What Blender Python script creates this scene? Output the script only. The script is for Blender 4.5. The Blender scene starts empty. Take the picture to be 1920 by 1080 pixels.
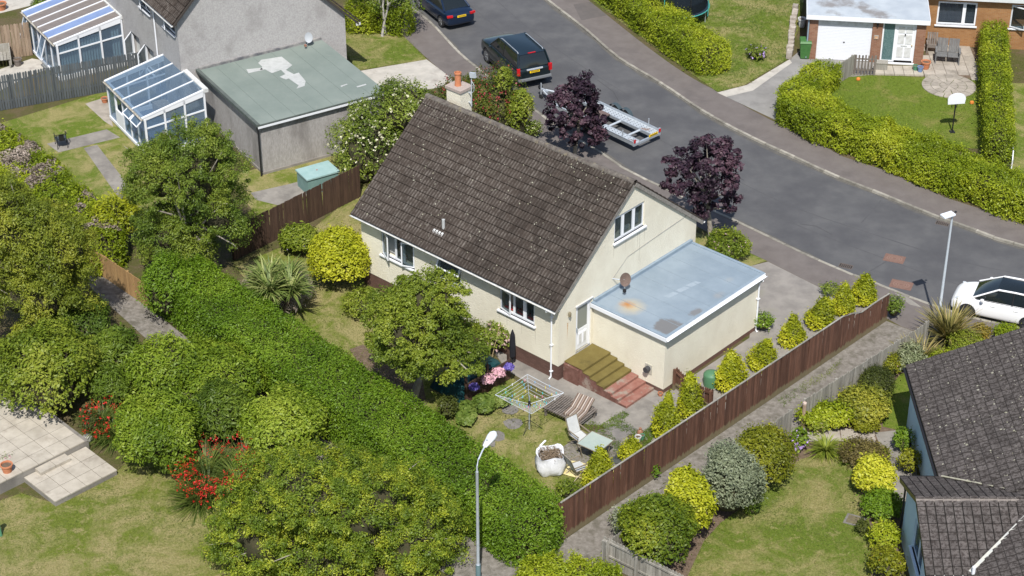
import bpy, bmesh, math, random
import numpy as np
from mathutils import Vector, Matrix
random.seed(11); rng = np.random.default_rng(11)
R = math.radians
S = bpy.context.scene; COL = S.collection

# ---------------------------------------------------------------- camera, sky, sun, exposure
CAM_H, PITCH, FPX = 45.0, R(32.0), 70 / 36 * 1920
cd = bpy.data.cameras.new('camera'); cam = bpy.data.objects.new('camera', cd); COL.objects.link(cam)
cam.location = (0, 0, CAM_H); cam.rotation_euler = (R(90) - PITCH, 0, 0)
cd.lens = 70; cd.sensor_width = 36; cd.clip_start = 1; cd.clip_end = 1000
S.camera = cam
SUN_EL, SUN_AZ = R(55), R(88)            # shadows run along SUN_AZ (from +x towards +y)
W = bpy.data.worlds.new('World'); S.world = W; W.use_nodes = True
wn = W.node_tree.nodes; wl = W.node_tree.links; wn.clear()
sky = wn.new('ShaderNodeTexSky'); sky.sky_type = 'NISHITA'; sky.sun_disc = False
sky.sun_elevation = SUN_EL
sdir = Vector((-math.cos(SUN_AZ) * math.cos(SUN_EL), -math.sin(SUN_AZ) * math.cos(SUN_EL), math.sin(SUN_EL)))
sky.sun_rotation = math.atan2(sdir.x, sdir.y)
sky.altitude = 50; sky.air_density = 1.0; sky.dust_density = 1.2; sky.ozone_density = 1.0
bg = wn.new('ShaderNodeBackground'); bg.inputs[1].default_value = 0.11
wo = wn.new('ShaderNodeOutputWorld'); wl.new(sky.outputs[0], bg.inputs[0]); wl.new(bg.outputs[0], wo.inputs[0])
sl = bpy.data.lights.new('sun', 'SUN'); sl.energy = 4.6; sl.angle = R(0.53); sl.color = (1.0, 0.965, 0.91)
sun = bpy.data.objects.new('sun', sl); COL.objects.link(sun)
sun.rotation_euler = (-sdir).to_track_quat('-Z', 'Y').to_euler(); sun.location = (0, 20, 80)
S.view_settings.view_transform = 'Standard'; S.view_settings.look = 'None'
S.view_settings.exposure = 0.37; S.view_settings.gamma = 1.0; S.view_settings.use_curve_mapping = False

# ---------------------------------------------------------------- survey helper: where a sight line of the photo meets a level
def at(px, py, z=0.0):
    u = (px - 960) / FPX; v = -(py - 540) / FPX
    d = Vector((u, math.cos(PITCH) + v * math.sin(PITCH), -math.sin(PITCH) + v * math.cos(PITCH)))
    return Vector((0, 0, CAM_H)) + d * ((z - CAM_H) / d.z)
def at2(px, py, z=0.0):
    p = at(px, py, z); return (p.x, p.y)

# ---------------------------------------------------------------- mesh helpers
class MB:
    def __init__(s): s.v = []; s.f = []
    def add(s, vs, fs):
        o = len(s.v); s.v += [tuple(v) for v in vs]; s.f += [tuple(i + o for i in f) for f in fs]; return s
    def box(s, x0, x1, y0, y1, z0, z1):
        return s.add([(x0,y0,z0),(x1,y0,z0),(x1,y1,z0),(x0,y1,z0),(x0,y0,z1),(x1,y0,z1),(x1,y1,z1),(x0,y1,z1)],
                     [(0,3,2,1),(4,5,6,7),(0,1,5,4),(1,2,6,5),(2,3,7,6),(3,0,4,7)])
    def bar(s, a, b, w, h, up=(0,0,1)):
        a = Vector(a); b = Vector(b); d = (b - a).normalized(); u = Vector(up)
        sd = d.cross(u)
        if sd.length < 1e-4: sd = Vector((1,0,0))
        sd.normalize(); u = sd.cross(d)
        q = []
        for p in (a, b):
            q += [p - sd*w/2 - u*h/2, p + sd*w/2 - u*h/2, p + sd*w/2 + u*h/2, p - sd*w/2 + u*h/2]
        return s.add(q, [(0,1,2,3),(7,6,5,4),(0,4,5,1),(1,5,6,2),(2,6,7,3),(3,7,4,0)])
    def tube(s, pts, rs, n=6, cap=True):
        pts = [Vector(p) for p in pts]
        if not hasattr(rs, '__len__'): rs = [rs] * len(pts)
        ring = []; ref = Vector((0.31, 0.22, 0.93))
        vs = []; fs = []
        for i, p in enumerate(pts):
            d = (pts[min(i+1, len(pts)-1)] - pts[max(i-1, 0)]).normalized()
            a = d.cross(ref)
            if a.length < .05: a = d.cross(Vector((1,0,0)))
            a.normalize(); b = d.cross(a)
            for k in range(n):
                t = 2*math.pi*k/n; vs.append(p + (a*math.cos(t) + b*math.sin(t)) * rs[i])
        for i in range(len(pts)-1):
            for k in range(n):
                k2 = (k+1) % n; fs.append((i*n+k, i*n+k2, (i+1)*n+k2, (i+1)*n+k))
        if cap: fs += [tuple(range(n-1, -1, -1)), tuple(range((len(pts)-1)*n, len(pts)*n))]
        return s.add(vs, fs)
    def prism(s, poly, z0, z1):
        n = len(poly); ar = sum(poly[i][0]*poly[(i+1)%n][1] - poly[(i+1)%n][0]*poly[i][1] for i in range(n))
        if ar < 0: poly = poly[::-1]
        vs = [(p[0], p[1], z0) for p in poly] + [(p[0], p[1], z1) for p in poly]
        return s.add(vs, [tuple(range(n-1,-1,-1)), tuple(range(n, 2*n))] + [(i, (i+1)%n, (i+1)%n+n, i+n) for i in range(n)])
    def lathe(s, prof, c=(0,0,0), n=12):
        vs = []; fs = []
        for r, z in prof:
            for k in range(n):
                t = 2*math.pi*k/n; vs.append((c[0]+r*math.cos(t), c[1]+r*math.sin(t), c[2]+z))
        for i in range(len(prof)-1):
            for k in range(n):
                k2 = (k+1)%n; fs.append((i*n+k, i*n+k2, (i+1)*n+k2, (i+1)*n+k))
        fs += [tuple(range(n-1,-1,-1)), tuple(range((len(prof)-1)*n, len(prof)*n))]
        return s.add(vs, fs)
    def mesh(s, name, mat, smooth=False):
        m = bpy.data.meshes.new(name); m.from_pydata(s.v, [], s.f); m.update()
        if mat: m.materials.append(mat)
        if smooth:
            m.shade_smooth()
            try: m.set_sharp_from_angle(angle=R(40))
            except Exception: pass
        return m
    def obj(s, name, mat, parent=None, loc=(0,0,0), rot=(0,0,0), smooth=False):
        return put(name, s.mesh(name, mat, smooth), parent, loc, rot)
def put(name, mesh, parent=None, loc=(0,0,0), rot=(0,0,0), scale=(1,1,1)):
    o = bpy.data.objects.new(name, mesh); COL.objects.link(o)
    o.location = loc; o.rotation_euler = rot; o.scale = scale
    if parent: o.parent = parent
    return o
def tag(o, label, cat, group=None):
    o['label'] = label; o['category'] = cat
    if group: o['group'] = group
    return o
def thing(name, label, cat, loc=(0,0,0), rz=0, group=None):
    o = bpy.data.objects.new(name, None); COL.objects.link(o); o.empty_display_size = .2
    o.location = loc; o.rotation_euler = (0,0,rz); return tag(o, label, cat, group)
def struct(o, kind='structure'): o['kind'] = kind; return o
def box(*a): return MB().box(*a)
def cut(o, cutter):
    c = put('cutter', cutter.mesh('cutter', None)); c.parent = o.parent; c.location = o.location; c.rotation_euler = o.rotation_euler
    m = o.modifiers.new('b', 'BOOLEAN'); m.operation = 'DIFFERENCE'; m.solver = 'EXACT'; m.object = c
    bpy.context.view_layer.update()
    dg = bpy.context.evaluated_depsgraph_get()
    me = bpy.data.meshes.new_from_object(o.evaluated_get(dg))
    o.modifiers.clear(); o.data = me; bpy.data.objects.remove(c)
def subsurf(o, lv=1):
    m = o.modifiers.new('s', 'SUBSURF'); m.levels = lv; m.render_levels = lv
    bpy.context.view_layer.update(); dg = bpy.context.evaluated_depsgraph_get()
    me = bpy.data.meshes.new_from_object(o.evaluated_get(dg)); o.modifiers.clear(); o.data = me
    me.shade_smooth()
def copy_tree(o, parent=None):
    c = o.copy(); COL.objects.link(c); c.parent = parent
    for ch in list(o.children): copy_tree(ch, c)
    return c
def catmull(pts, step=1.0):
    P = [Vector(p) for p in pts]; P = [P[0]*2-P[1]] + P + [P[-1]*2-P[-2]]; out = []
    for i in range(1, len(P)-2):
        n = max(1, int((P[i+1]-P[i]).length/step))
        for k in range(n):
            t = k/n; a,b,c,d = P[i-1],P[i],P[i+1],P[i+2]
            out.append(.5*((2*b)+(c-a)*t+(2*a-5*b+4*c-d)*t*t+(3*b-a-3*c+d)*t**3))
    out.append(P[-2]); return out

# ---------------------------------------------------------------- materials
def mixc(nt, fac, a, b):
    m = nt.nodes.new('ShaderNodeMix'); m.data_type = 'RGBA'; m.clamp_factor = True
    for sock, v in ((m.inputs[0], fac), (m.inputs[6], a), (m.inputs[7], b)):
        if hasattr(v, 'links'): nt.links.new(v, sock)
        elif isinstance(v, (int, float)): sock.default_value = v
        else: sock.default_value = (*v, 1)
    return m.outputs[2]
def ramp(nt, fac, stops):
    r = nt.nodes.new('ShaderNodeValToRGB'); e = r.color_ramp.elements
    while len(e) < len(stops): e.new(.5)
    for i, (p, c) in enumerate(stops):
        e[i].position = p; e[i].color = (*c, 1) if hasattr(c, '__len__') else (c, c, c, 1)
    nt.links.new(fac, r.inputs[0]); return r.outputs[0]
def noise(nt, vec, scale, detail=4, rough=.6, dist=0):
    n = nt.nodes.new('ShaderNodeTexNoise'); n.inputs['Scale'].default_value = scale; n.inputs['Detail'].default_value = detail
    n.inputs['Roughness'].default_value = rough; n.inputs['Distortion'].default_value = dist
    if vec: nt.links.new(vec, n.inputs['Vector'])
    return n.outputs[0]
def base_mat(name):
    m = bpy.data.materials.new(name); m.use_nodes = True; nt = m.node_tree
    b = nt.nodes['Principled BSDF']; b.inputs['Specular IOR Level'].default_value = .3
    g = nt.nodes.new('ShaderNodeNewGeometry'); return m, nt, b, g.outputs['Position']
def bump(nt, b, h, strength=.3, dist=.02):
    n = nt.nodes.new('ShaderNodeBump'); n.inputs['Strength'].default_value = strength; n.inputs['Distance'].default_value = dist
    nt.links.new(h, n.inputs['Height']); nt.links.new(n.outputs[0], b.inputs['Normal'])
def M(name, c, c2=None, scale=3, rough=.8, bmp=0, bscale=60, c3=None, s3=.7, lo=.35, hi=.65, vary=0, metal=0, spec=.3, lo3=.55, hi3=.7, stretch=None, coat=0):
    m, nt, b, pos = base_mat(name)
    if stretch:
        mp = nt.nodes.new('ShaderNodeMapping'); mp.inputs['Scale'].default_value = stretch; nt.links.new(pos, mp.inputs[0]); vec = mp.outputs[0]
    else: vec = pos
    col = None
    if c2:
        col = mixc(nt, ramp(nt, noise(nt, vec, scale, 6), [(lo, 0), (hi, 1)]), c, c2)
        if c3: col = mixc(nt, ramp(nt, noise(nt, vec, s3, 7, .65), [(lo3, 0), (hi3, 1)]), col, c3)
    if vary:
        oi = nt.nodes.new('ShaderNodeObjectInfo'); hs = nt.nodes.new('ShaderNodeHueSaturation')
        mr = nt.nodes.new('ShaderNodeMapRange'); mr.inputs[3].default_value = 1-vary; mr.inputs[4].default_value = 1+vary
        nt.links.new(oi.outputs['Random'], mr.inputs[0]); nt.links.new(mr.outputs[0], hs.inputs['Value'])
        if col: nt.links.new(col, hs.inputs['Color'])
        else: hs.inputs['Color'].default_value = (*c, 1)
        col = hs.outputs[0]
    if col: nt.links.new(col, b.inputs['Base Color'])
    else: b.inputs['Base Color'].default_value = (*c, 1)
    b.inputs['Roughness'].default_value = rough; b.inputs['Metallic'].default_value = metal; b.inputs['Specular IOR Level'].default_value = spec
    b.inputs['Coat Weight'].default_value = coat; b.inputs['Coat Roughness'].default_value = .03
    if bmp: bump(nt, b, noise(nt, vec, bscale, 3), bmp, .03)
    return m
def glass_mat(name, tint=(.55,.65,.68), clear=.6, rough=.02, body=(.03,.04,.045)):
    m = bpy.data.materials.new(name); m.use_nodes = True; nt = m.node_tree; nt.nodes.clear()
    t = nt.nodes.new('ShaderNodeBsdfTransparent'); t.inputs[0].default_value = (*tint, 1)
    p = nt.nodes.new('ShaderNodeBsdfPrincipled'); p.inputs['Base Color'].default_value = (*body,1); p.inputs['Roughness'].default_value = rough
    p.inputs['Specular IOR Level'].default_value = .6
    mx = nt.nodes.new('ShaderNodeMixShader'); mx.inputs[0].default_value = clear
    o = nt.nodes.new('ShaderNodeOutputMaterial')
    nt.links.new(p.outputs[0], mx.inputs[1]); nt.links.new(t.outputs[0], mx.inputs[2]); nt.links.new(mx.outputs[0], o.inputs[0]); return m
def leaf_mat(name, dark, mid, light, trans=.38, rough=.5, spec=.35):
    m = bpy.data.materials.new(name); m.use_nodes = True; nt = m.node_tree; b = nt.nodes['Principled BSDF']
    a = nt.nodes.new('ShaderNodeAttribute'); a.attribute_name = 'tint'
    col = ramp(nt, a.outputs['Fac'], [(0.05, dark), (.5, mid), (.95, light)])
    nt.links.new(col, b.inputs['Base Color']); b.inputs['Roughness'].default_value = rough; b.inputs['Specular IOR Level'].default_value = spec
    t = nt.nodes.new('ShaderNodeBsdfTranslucent'); nt.links.new(col, t.inputs[0])
    mx = nt.nodes.new('ShaderNodeMixShader'); mx.inputs[0].default_value = trans
    nt.links.new(b.outputs[0], mx.inputs[1]); nt.links.new(t.outputs[0], mx.inputs[2])
    nt.links.new(mx.outputs[0], nt.nodes['Material Output'].inputs[0]); return m

ASPHALT = M('asphalt', (.082,.082,.085), (.104,.103,.104), 1.1, .85, .3, 90, c3=(.070,.070,.074), s3=.35, lo3=.45, hi3=.65)
PAVE = M('pavement_asphalt', (.125,.108,.100), (.150,.132,.122), 1.3, .9, .25, 90, c3=(.105,.092,.087), s3=.4)
KERB = M('kerb_concrete', (.20,.185,.155), (.32,.30,.255), 3, .9, .3, 60, vary=.28)
CONC = M('drive_concrete', (.19,.175,.155), (.27,.25,.22), 1.2, .9, .3, 70, c3=(.12,.11,.10), s3=.8, lo3=.5, hi3=.75)
CONC_L = M('pale_concrete', (.36,.34,.30), (.46,.43,.38), 1.5, .9, .25, 60, c3=(.28,.25,.22), s3=.9)
LANE = M('lane_concrete', (.15,.135,.115), (.235,.215,.19), 5.5, .92, .5, 60, c3=(.11,.10,.078), s3=2.2, lo3=.48, hi3=.66)
SLAB = M('paving_slab', (.34,.305,.25), (.42,.38,.315), 2.2, .85, .2, 80, c3=(.27,.235,.19), s3=1.3, vary=.07)
SLAB_G = M('old_paving_slab', (.28,.25,.21), (.37,.33,.28), 2.2, .85, .2, 80, c3=(.20,.175,.145), s3=1.3, vary=.12)
SOIL = M('soil', (.10,.068,.045), (.17,.125,.09), 6, .95, .6, 40, c3=(.07,.05,.035), s3=2)
def grass_mat(name, g1, g2, dry, amount=.5, s=.55):
    m, nt, b, pos = base_mat(name)
    c = mixc(nt, ramp(nt, noise(nt, pos, 9, 6, .7), [(.3, 0), (.7, 1)]), g1, g2)
    c = mixc(nt, ramp(nt, noise(nt, pos, s, 8, .68, .6), [(amount-.07, 0), (amount+.09, .85)]), c, dry)
    c = mixc(nt, ramp(nt, noise(nt, pos, s*4.2, 6, .7, .3), [(amount+.02, 0), (amount+.16, .85)]), c, dry)
    c = mixc(nt, ramp(nt, noise(nt, pos, 15, 6, .85), [(.40, 0), (.66, .55)]), c, tuple(x*.55 for x in g1))
    c = mixc(nt, ramp(nt, noise(nt, pos, 21, 5, .85), [(.56, 0), (.72, .6)]), c, tuple(min(.5, x*1.25) for x in dry))
    nt.links.new(c, b.inputs['Base Color']); b.inputs['Roughness'].default_value = .9; b.inputs['Specular IOR Level'].default_value = .1
    bump(nt, b, noise(nt, pos, 22, 5, .8), .9, .06); return m
GRASS = grass_mat('lawn_grass', (.095,.150,.018), (.16,.205,.03), (.36,.30,.14), .515)
GRASS_DRY = grass_mat('dry_lawn_grass', (.110,.155,.020), (.18,.21,.035), (.37,.305,.15), .50)
GRASS_LUSH = grass_mat('lush_lawn_grass', (.105,.165,.018), (.17,.215,.03), (.27,.24,.08), .58)
ROUGH_GROUND = grass_mat('rough_ground', (.07,.085,.02), (.12,.11,.04), (.15,.11,.07), .5)
CREAM = M('cream_render', (.665,.62,.50), (.725,.685,.56), 1.1, .92, .8, 26, c3=(.60,.55,.43), s3=.8, lo3=.5, hi3=.85, stretch=(1,1,.6))
PLINTH = M('brown_painted_brick', (.115,.060,.047), (.15,.085,.068), 4, .75, .2, 40)
WHITE = M('white_upvc', (.70,.715,.74), rough=.35)
WHITE_W = M('weathered_white', (.60,.61,.60), (.46,.46,.44), 5, .5)
GLASS = glass_mat('window_glass', (.75,.8,.82), .74); GLASS_C = glass_mat('conservatory_glass', (.86,.92,.97), .70, body=(.16,.22,.29))  # conservatory glass body is blue-grey: sky reflection painted into its colour
GLASS_TABLE = M('frosted_table_glass', (.30,.36,.33), (.36,.41,.36), 2, .12, spec=.5)
DARKGLASS = M('car_glass', (.012,.016,.018), rough=.04, spec=.6)
BLACK = M('black_plastic', (.018,.018,.02), rough=.45)
RUBBER = M('tyre_rubber', (.022,.022,.024), rough=.8)
GALV = M('galvanised_steel', (.42,.46,.50), (.52,.56,.60), 8, .42, metal=.55)
GALV_L = M('light_galvanised', (.44,.485,.525), (.53,.57,.61), 6, .5, metal=.25)
ALLOY = M('alloy_wheel', (.35,.36,.37), rough=.3, metal=.9)
RED = M('red_lens', (.45,.012,.015), rough=.15); AMBER = M('amber_lens', (.6,.2,.02), rough=.2)
YPLATE = M('yellow_plate', (.75,.50,.01), rough=.4); LENS = M('clear_lens', (.5,.53,.55), rough=.08)
TERRA = M('terracotta', (.42,.15,.07), (.50,.21,.11), 12, .85)
CURTAIN = M('pale_curtain', (.50,.51,.49), (.42,.43,.42), 3, .9); REDCLOTH = M('red_cloth', (.45,.02,.02), rough=.8)
BARK = M('bark', (.13,.10,.075), (.20,.165,.13), 9, .95, .5, 40); BARK_PALE = M('pale_bark', (.34,.31,.26), (.24,.21,.17), 8, .95, .4, 40)
TWIG = M('twig_mass', (.035,.036,.016), (.05,.042,.022), 5, .95)
def wood(name, a, b, c=None, vary=.15, rough=.8):
    return M(name, a, b, 2.2, rough, .25, 50, c3=c, s3=1.5, vary=vary, stretch=(6, 6, .6))
def foot_stain(m, col, h=.22):
    nt = m.node_tree; b = nt.nodes['Principled BSDF']; src = b.inputs['Base Color'].links[0].from_socket
    g = nt.nodes.new('ShaderNodeNewGeometry'); sx = nt.nodes.new('ShaderNodeSeparateXYZ'); nt.links.new(g.outputs['Position'], sx.inputs[0])
    ad = nt.nodes.new('ShaderNodeMath'); ad.operation = 'MULTIPLY_ADD'; ad.inputs[1].default_value = -.45; mp = nt.nodes.new('ShaderNodeMapping'); mp.inputs['Scale'].default_value = (7,7,.5)
    nt.links.new(g.outputs['Position'], mp.inputs[0]); nt.links.new(noise(nt, mp.outputs[0], 1.2, 3), ad.inputs[0]); nt.links.new(sx.outputs[2], ad.inputs[2])
    c = mixc(nt, ramp(nt, ad.outputs[0], [(0, .8), (max(.02, h-.18), 0)]), src, col); nt.links.new(c, b.inputs['Base Color']); return m
W_BROWN = wood('brown_stained_wood', (.085,.040,.025), (.125,.062,.040), (.165,.088,.058), .28)
foot_stain(W_BROWN, (.17,.15,.085), .27)
W_DARK = wood('dark_brown_wood', (.055,.032,.022), (.085,.05,.033), None, .2)
W_GREY = wood('weathered_grey_wood', (.21,.195,.165), (.30,.285,.25), (.15,.145,.115), .2)
W_BLUE = wood('blue_grey_painted_wood', (.070,.080,.086), (.098,.108,.114), None, .16)
W_TAN = wood('orange_tan_wood', (.29,.175,.075), (.37,.23,.10), None, .12)
W_OLD = wood('old_garden_timber', (.12,.10,.085), (.20,.175,.155), None, .15)
W_PALE = wood('pale_brown_wood', (.22,.155,.105), (.31,.235,.17), None, .2)

# ================================================================ THE GROUND, ROAD AND PATHS
def sheet(name, poly, z, mat, depth=.03, kind='structure', px=True):
    pts = [at2(*p) for p in poly] if px else [tuple(p[:2]) for p in poly]
    return struct(MB().prism(pts, z - depth, z).obj(name, mat))
def V3(l, z=0): return [at(x, y, z) for x, y in l]
kn = catmull(V3([(700,-50),(735,-15),(808,43),(877,113),(1000,204),(1055,244),(1124,284),(1169,315),(1251,355),(1377,413),(1440,443),(1507,475),(1587,510),(1647,533),(1707,557),(1803,590),(1900,612),(1975,627),(2150,655)]), 1)
kf = catmull(V3([(960,-58),(1000,-22),(1028,0),(1097,53),(1160,107),(1237,153),(1320,208),(1403,253),(1500,298),(1570,330),(1647,360),(1753,403),(1823,428),(1873,447),(1920,460),(1980,478),(2200,530)]), 1)
pn = catmull(V3([(610,-65),(690,0),(757,68),(827,132),(905,190),(985,245),(1070,297),(1150,340),(1250,393),(1350,447),(1440,490),(1540,540),(1645,587),(1690,612),(1740,630),(1850,655),(1960,680),(2150,712)]), 1)
pf = catmull(V3([(1010,-78),(1060,-35),(1107,3),(1217,90),(1293,143),(1347,172),(1440,222),(1533,267),(1580,293),(1653,317),(1730,350),(1773,370),(1913,415),(1980,440),(2200,498)]), 1)
def ext(l, d=60):
    return [l[0] + (l[0]-l[1]).normalized()*d] + l + [l[-1] + (l[-1]-l[-2]).normalized()*d]
kn, kf, pn, pf = map(ext, (kn, kf, pn, pf))
def strip(name, a, b, z, mat, depth):
    return sheet(name, list(a) + list(b)[::-1], z, mat, depth, px=False)
struct(MB().prism([(-400,-200),(400,-200),(400,600),(-400,600)], -.5, -.20).obj('ground', ROUGH_GROUND))
strip('road', kn, kf, -.10, ASPHALT, .08)
strip('pavement', kn, pn, -.006, PAVE, .17)
strip('pavement', kf, pf, -.006, PAVE, .17)
def big_side(name, line, far):
    pts = [(p.x, p.y) for p in line]
    pts += [(400, -200), (-400, -200), (-400, 300)] if not far else [(400, 500), (-100, 500)]
    return sheet(name, pts, 0, ROUGH_GROUND, .18, px=False)
big_side('garden_ground', pn, False); big_side('garden_ground', pf, True)
# kerb stones
ks = MB().add([(-.45,-.075,-.2),(.45,-.075,-.2),(.45,.075,-.2),(-.45,.075,-.2),(-.445,-.07,.012),(.445,-.07,.012),(.445,.07,.012),(-.445,.07,.012)],
              [(0,3,2,1),(4,5,6,7),(0,1,5,4),(1,2,6,5),(2,3,7,6),(3,0,4,7)]).mesh('kerb_stone', KERB)
def kerb(line):
    k = struct(bpy.data.objects.new('kerb', None)); COL.objects.link(k)
    l = line[1:-1]; acc = 0; nxt = .45
    for a, b in zip(l, l[1:]):
        d = (b-a).length
        while nxt <= acc + d:
            p = a + (b-a)*((nxt-acc)/d); t = (b-a)
            put('kerb_stone', ks, k, (p.x, p.y, random.uniform(-.006,.004)), (0,0,math.atan2(t.y,t.x))); nxt += .915
        acc += d
kerb(kn); kerb(kf)
# worn seam strips and patches in the tarmac
def patch(name, poly, z, mat): return sheet(name, poly, z, mat, .003)
SEAM = M('tarmac_seam', (.085,.085,.088), (.07,.07,.073), 6, .9)
DARKTAR = M('fresh_tarmac', (.048,.048,.052), (.058,.058,.062), 2, .85, .2, 90)
def seam(pts, w=.05, z=-.096, mat=SEAM):
    l = catmull(V3(pts, -.1), .8); a = []; b = []
    for i, p in enumerate(l):
        t = (l[min(i+1,len(l)-1)] - l[max(i-1,0)]).normalized(); n = Vector((-t.y, t.x, 0)); j = random.uniform(.6,1.4)
        a.append(p + n*w*j/2); b.append(p - n*w*j/2)
    m = MB(); n = len(a); m.add([(p.x,p.y,z) for p in a+b], [(i, i+1, n+i+1, n+i) for i in range(n-1)][::1])
    return struct(m.obj('tarmac_seam', mat))
seam([(870,0),(960,75),(1060,150),(1200,240),(1330,312),(1480,385),(1640,440),(1800,490),(1920,515)])
seam([(1440,400),(1560,448),(1700,500),(1800,535)], .04)
seam([(1615,418),(1652,376)], .05); seam([(1632,508),(1662,490)], .05)
CRACK = M('tar_crack', (.052,.052,.054), (.062,.062,.064), 6, .9); GRIT = M('gutter_grit', (.115,.108,.095), (.085,.082,.078), 4, .95, .4, 60)
seam([(1330,285),(1352,300),(1368,325),(1395,338)], .03, -.095, CRACK); seam([(1120,150),(1150,172),(1160,190)], .03, -.095, CRACK); seam([(1500,420),(1530,424),(1560,440)], .03, -.095, CRACK)
seam([(930,0),(1000,60),(1100,130),(1180,180)], .04, -.0955, SEAM)
patch('tarmac_patch', [(1275,330),(1330,352),(1352,338),(1300,316)], -.0965, DARKTAR)
def gutter_strip(line, toward, w=.22):
    l = line[1:-1]; a = []; b = []
    for i, p in enumerate(l):
        t = (l[min(i+1,len(l)-1)] - l[max(i-1,0)]).normalized(); n = Vector((-t.y, t.x, 0))*toward; a.append(p + n*.06); b.append(p + n*(.07+w*random.uniform(.35,1.2)))
    n_ = len(a); struct(MB().add([(p.x,p.y,-.0975) for p in a+b], [(i,i+1,n_+i+1,n_+i) for i in range(n_-1)]).obj('gutter_dirt', GRIT))
gutter_strip(kn, 1); gutter_strip(kf, -1)
sheet('pavement_patch', [(1090,38),(1140,28),(1110,3),(1075,8)], -.001, M('pavement_patch_tar', (.10,.09,.085), (.12,.105,.098), 2, .9), .004)
sheet('pavement_patch', [(1677,549),(1700,556),(1730,577),(1706,571)], -.001, CONC, .004)
# main plot surfaces
DRIVE_M = M('stained_drive_concrete', (.19,.175,.16), (.265,.245,.22), 1.4, .9, .35, 80, c3=(.155,.155,.10), s3=.35, lo3=.55, hi3=.72)
sheet('driveway', [(1405,500),(1440,491),(1540,541),(1645,588),(1662,600),(1500,706),(1300,842),(1215,812),(1160,800),(1205,745),(1240,745),(1405,634),(1415,560)], .014, DRIVE_M)
sheet('front_lawn', [(1270,425),(1350,450),(1437,489),(1405,500),(1290,470)], .010, GRASS)
sheet('back_lawn', [(560,450),(690,345),(700,520),(760,560),(950,700),(1075,800),(1160,835),(1140,870),(1050,985),(960,930),(800,800),(560,640),(440,500)], .006, GRASS_DRY)
sheet('back_path', [(930,650),(955,642),(1050,716),(1075,735),(1150,782),(1205,745),(1235,760),(1215,812),(1160,800),(1090,795),(1040,740),(955,690)], .018, CONC)
sheet('patio_base', [(1030,855),(1090,815),(1150,800),(1215,850),(1130,915),(1075,890)], .012, LANE)
DARKSLAB = M('dark_worn_slab', (.15,.14,.13), (.20,.185,.17), 3, .9, .4, 60)
sheet('paving_slab_bed', [(1130,800),(1165,790),(1195,805),(1160,830)], .022, DARKSLAB)
sheet('tree_bed', [(655,655),(700,640),(790,700),(800,760),(760,760),(680,690)], .012, SOIL)
for i, (x, y, w) in enumerate([(932,818,.35),(962,795,.38),(936,757,.3),(957,769,.33),(917,832,.3)]):
    p = at(x, y); m = MB(); n = 9
    m.prism([(p.x+w*random.uniform(.8,1.1)*math.cos(6.283*k/n), p.y+w*random.uniform(.8,1.1)*math.sin(6.283*k/n)) for k in range(n)], 0, .02)
    tag(m.obj('stepping_stone', DARKSLAB), ['round grey stepping stone in lawn, nearest the white rubble bag','flat grey stepping stone under the washing line','grey stepping stone just below the hosta leaves','grey stepping stone right of the hosta leaves','pale stepping stone in lawn near the street lamp head'][i], 'stepping stone', 'stepping stones in the back lawn')
sheet('lane', [(1662,602),(1690,613),(1742,632),(1737,650),(1505,797),(1300,930),(1130,1062),(1075,1110),(990,1160),(880,1180),(1050,1018)], .010, LANE)
sheet('footpath', [(150,470),(190,480),(320,610),(560,790),(900,1020),(1010,1075),(1010,1130),(880,1110),(600,900),(290,650),(170,540)], .008, LANE)
sheet('apron', [(905,628),(960,640),(1050,690),(1250,690),(1255,760),(1240,835),(1150,800),(1040,745),(950,695)], .009, CONC)
# right-hand garden
sheet('flower_bed', [(1135,1065),(1300,932),(1505,800),(1737,652),(1860,655),(1700,730),(1710,900),(1690,1090),(1300,1090)], .006, SOIL)
sheet('right_lawn', [(1285,1090),(1320,1015),(1352,980),(1420,930),(1447,905),(1500,862),(1545,850),(1592,855),(1607,900),(1625,960),(1635,1000),(1632,1090)], .014, GRASS)
sheet('side_lawn', [(1655,740),(1690,700),(1720,700),(1745,830),(1690,808),(1655,800)], .012, GRASS_LUSH)
sheet('side_path', [(1640,812),(1690,806),(1718,850),(1720,920),(1712,960),(1680,960),(1670,880)], .016, CONC)
for i, q in enumerate([[(1512,812),(1540,806),(1545,828),(1514,828)],[(1541,806),(1573,804),(1577,827),(1546,828)],[(1575,804),(1608,806),(1612,828),(1578,827)],[(1610,807),(1639,811),(1643,832),(1613,829)]]):
    tag(MB().prism([at2(*p) for p in q], 0, .03).obj('stepping_slab', SLAB_G), ['grey slab of garden row, beside the purple hydrangea','second grey slab of the garden row from hydrangea','third grey slab of the garden row from hydrangea','grey slab of the row, meeting the house side path'][i], 'paving slab', 'slab row in the right garden')
# left-hand gardens
sheet('upper_left_lawn', [(-60,250),(205,168),(345,330),(260,440),(120,340),(-60,262)], .004, GRASS)
sheet('garage_side_lawn', [(420,330),(650,280),(700,330),(500,425)], .004, GRASS_DRY)
sheet('left_lawn', [(-60,960),(40,925),(105,945),(225,880),(250,850),(330,880),(420,950),(440,1000),(560,1130),(-80,1130)], .010, GRASS_DRY)
sheet('upper_left_lawn', [(0,232),(200,175),(205,230),(100,262),(60,250)], .010, GRASS)
sheet('upper_left_lawn', [(115,290),(160,277),(235,350),(330,400),(250,420),(160,330)], .010, GRASS)
sheet('upper_left_lawn', [(185,275),(225,260),(340,330),(330,400),(250,360)], .010, GRASS_DRY)
sheet('garden_path', [(88,270),(200,243),(225,258),(110,286)], .018, CONC)
sheet('garden_path', [(157,278),(182,272),(250,360),(225,375)], .016, CONC)
sheet('garden_path', [(160,195),(200,182),(212,238),(196,228)], .018, SLAB_G)
sheet('garage_side_lawn', [(440,350),(560,330),(640,290),(670,312),(600,350),(500,400)], .010, GRASS_DRY)
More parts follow.
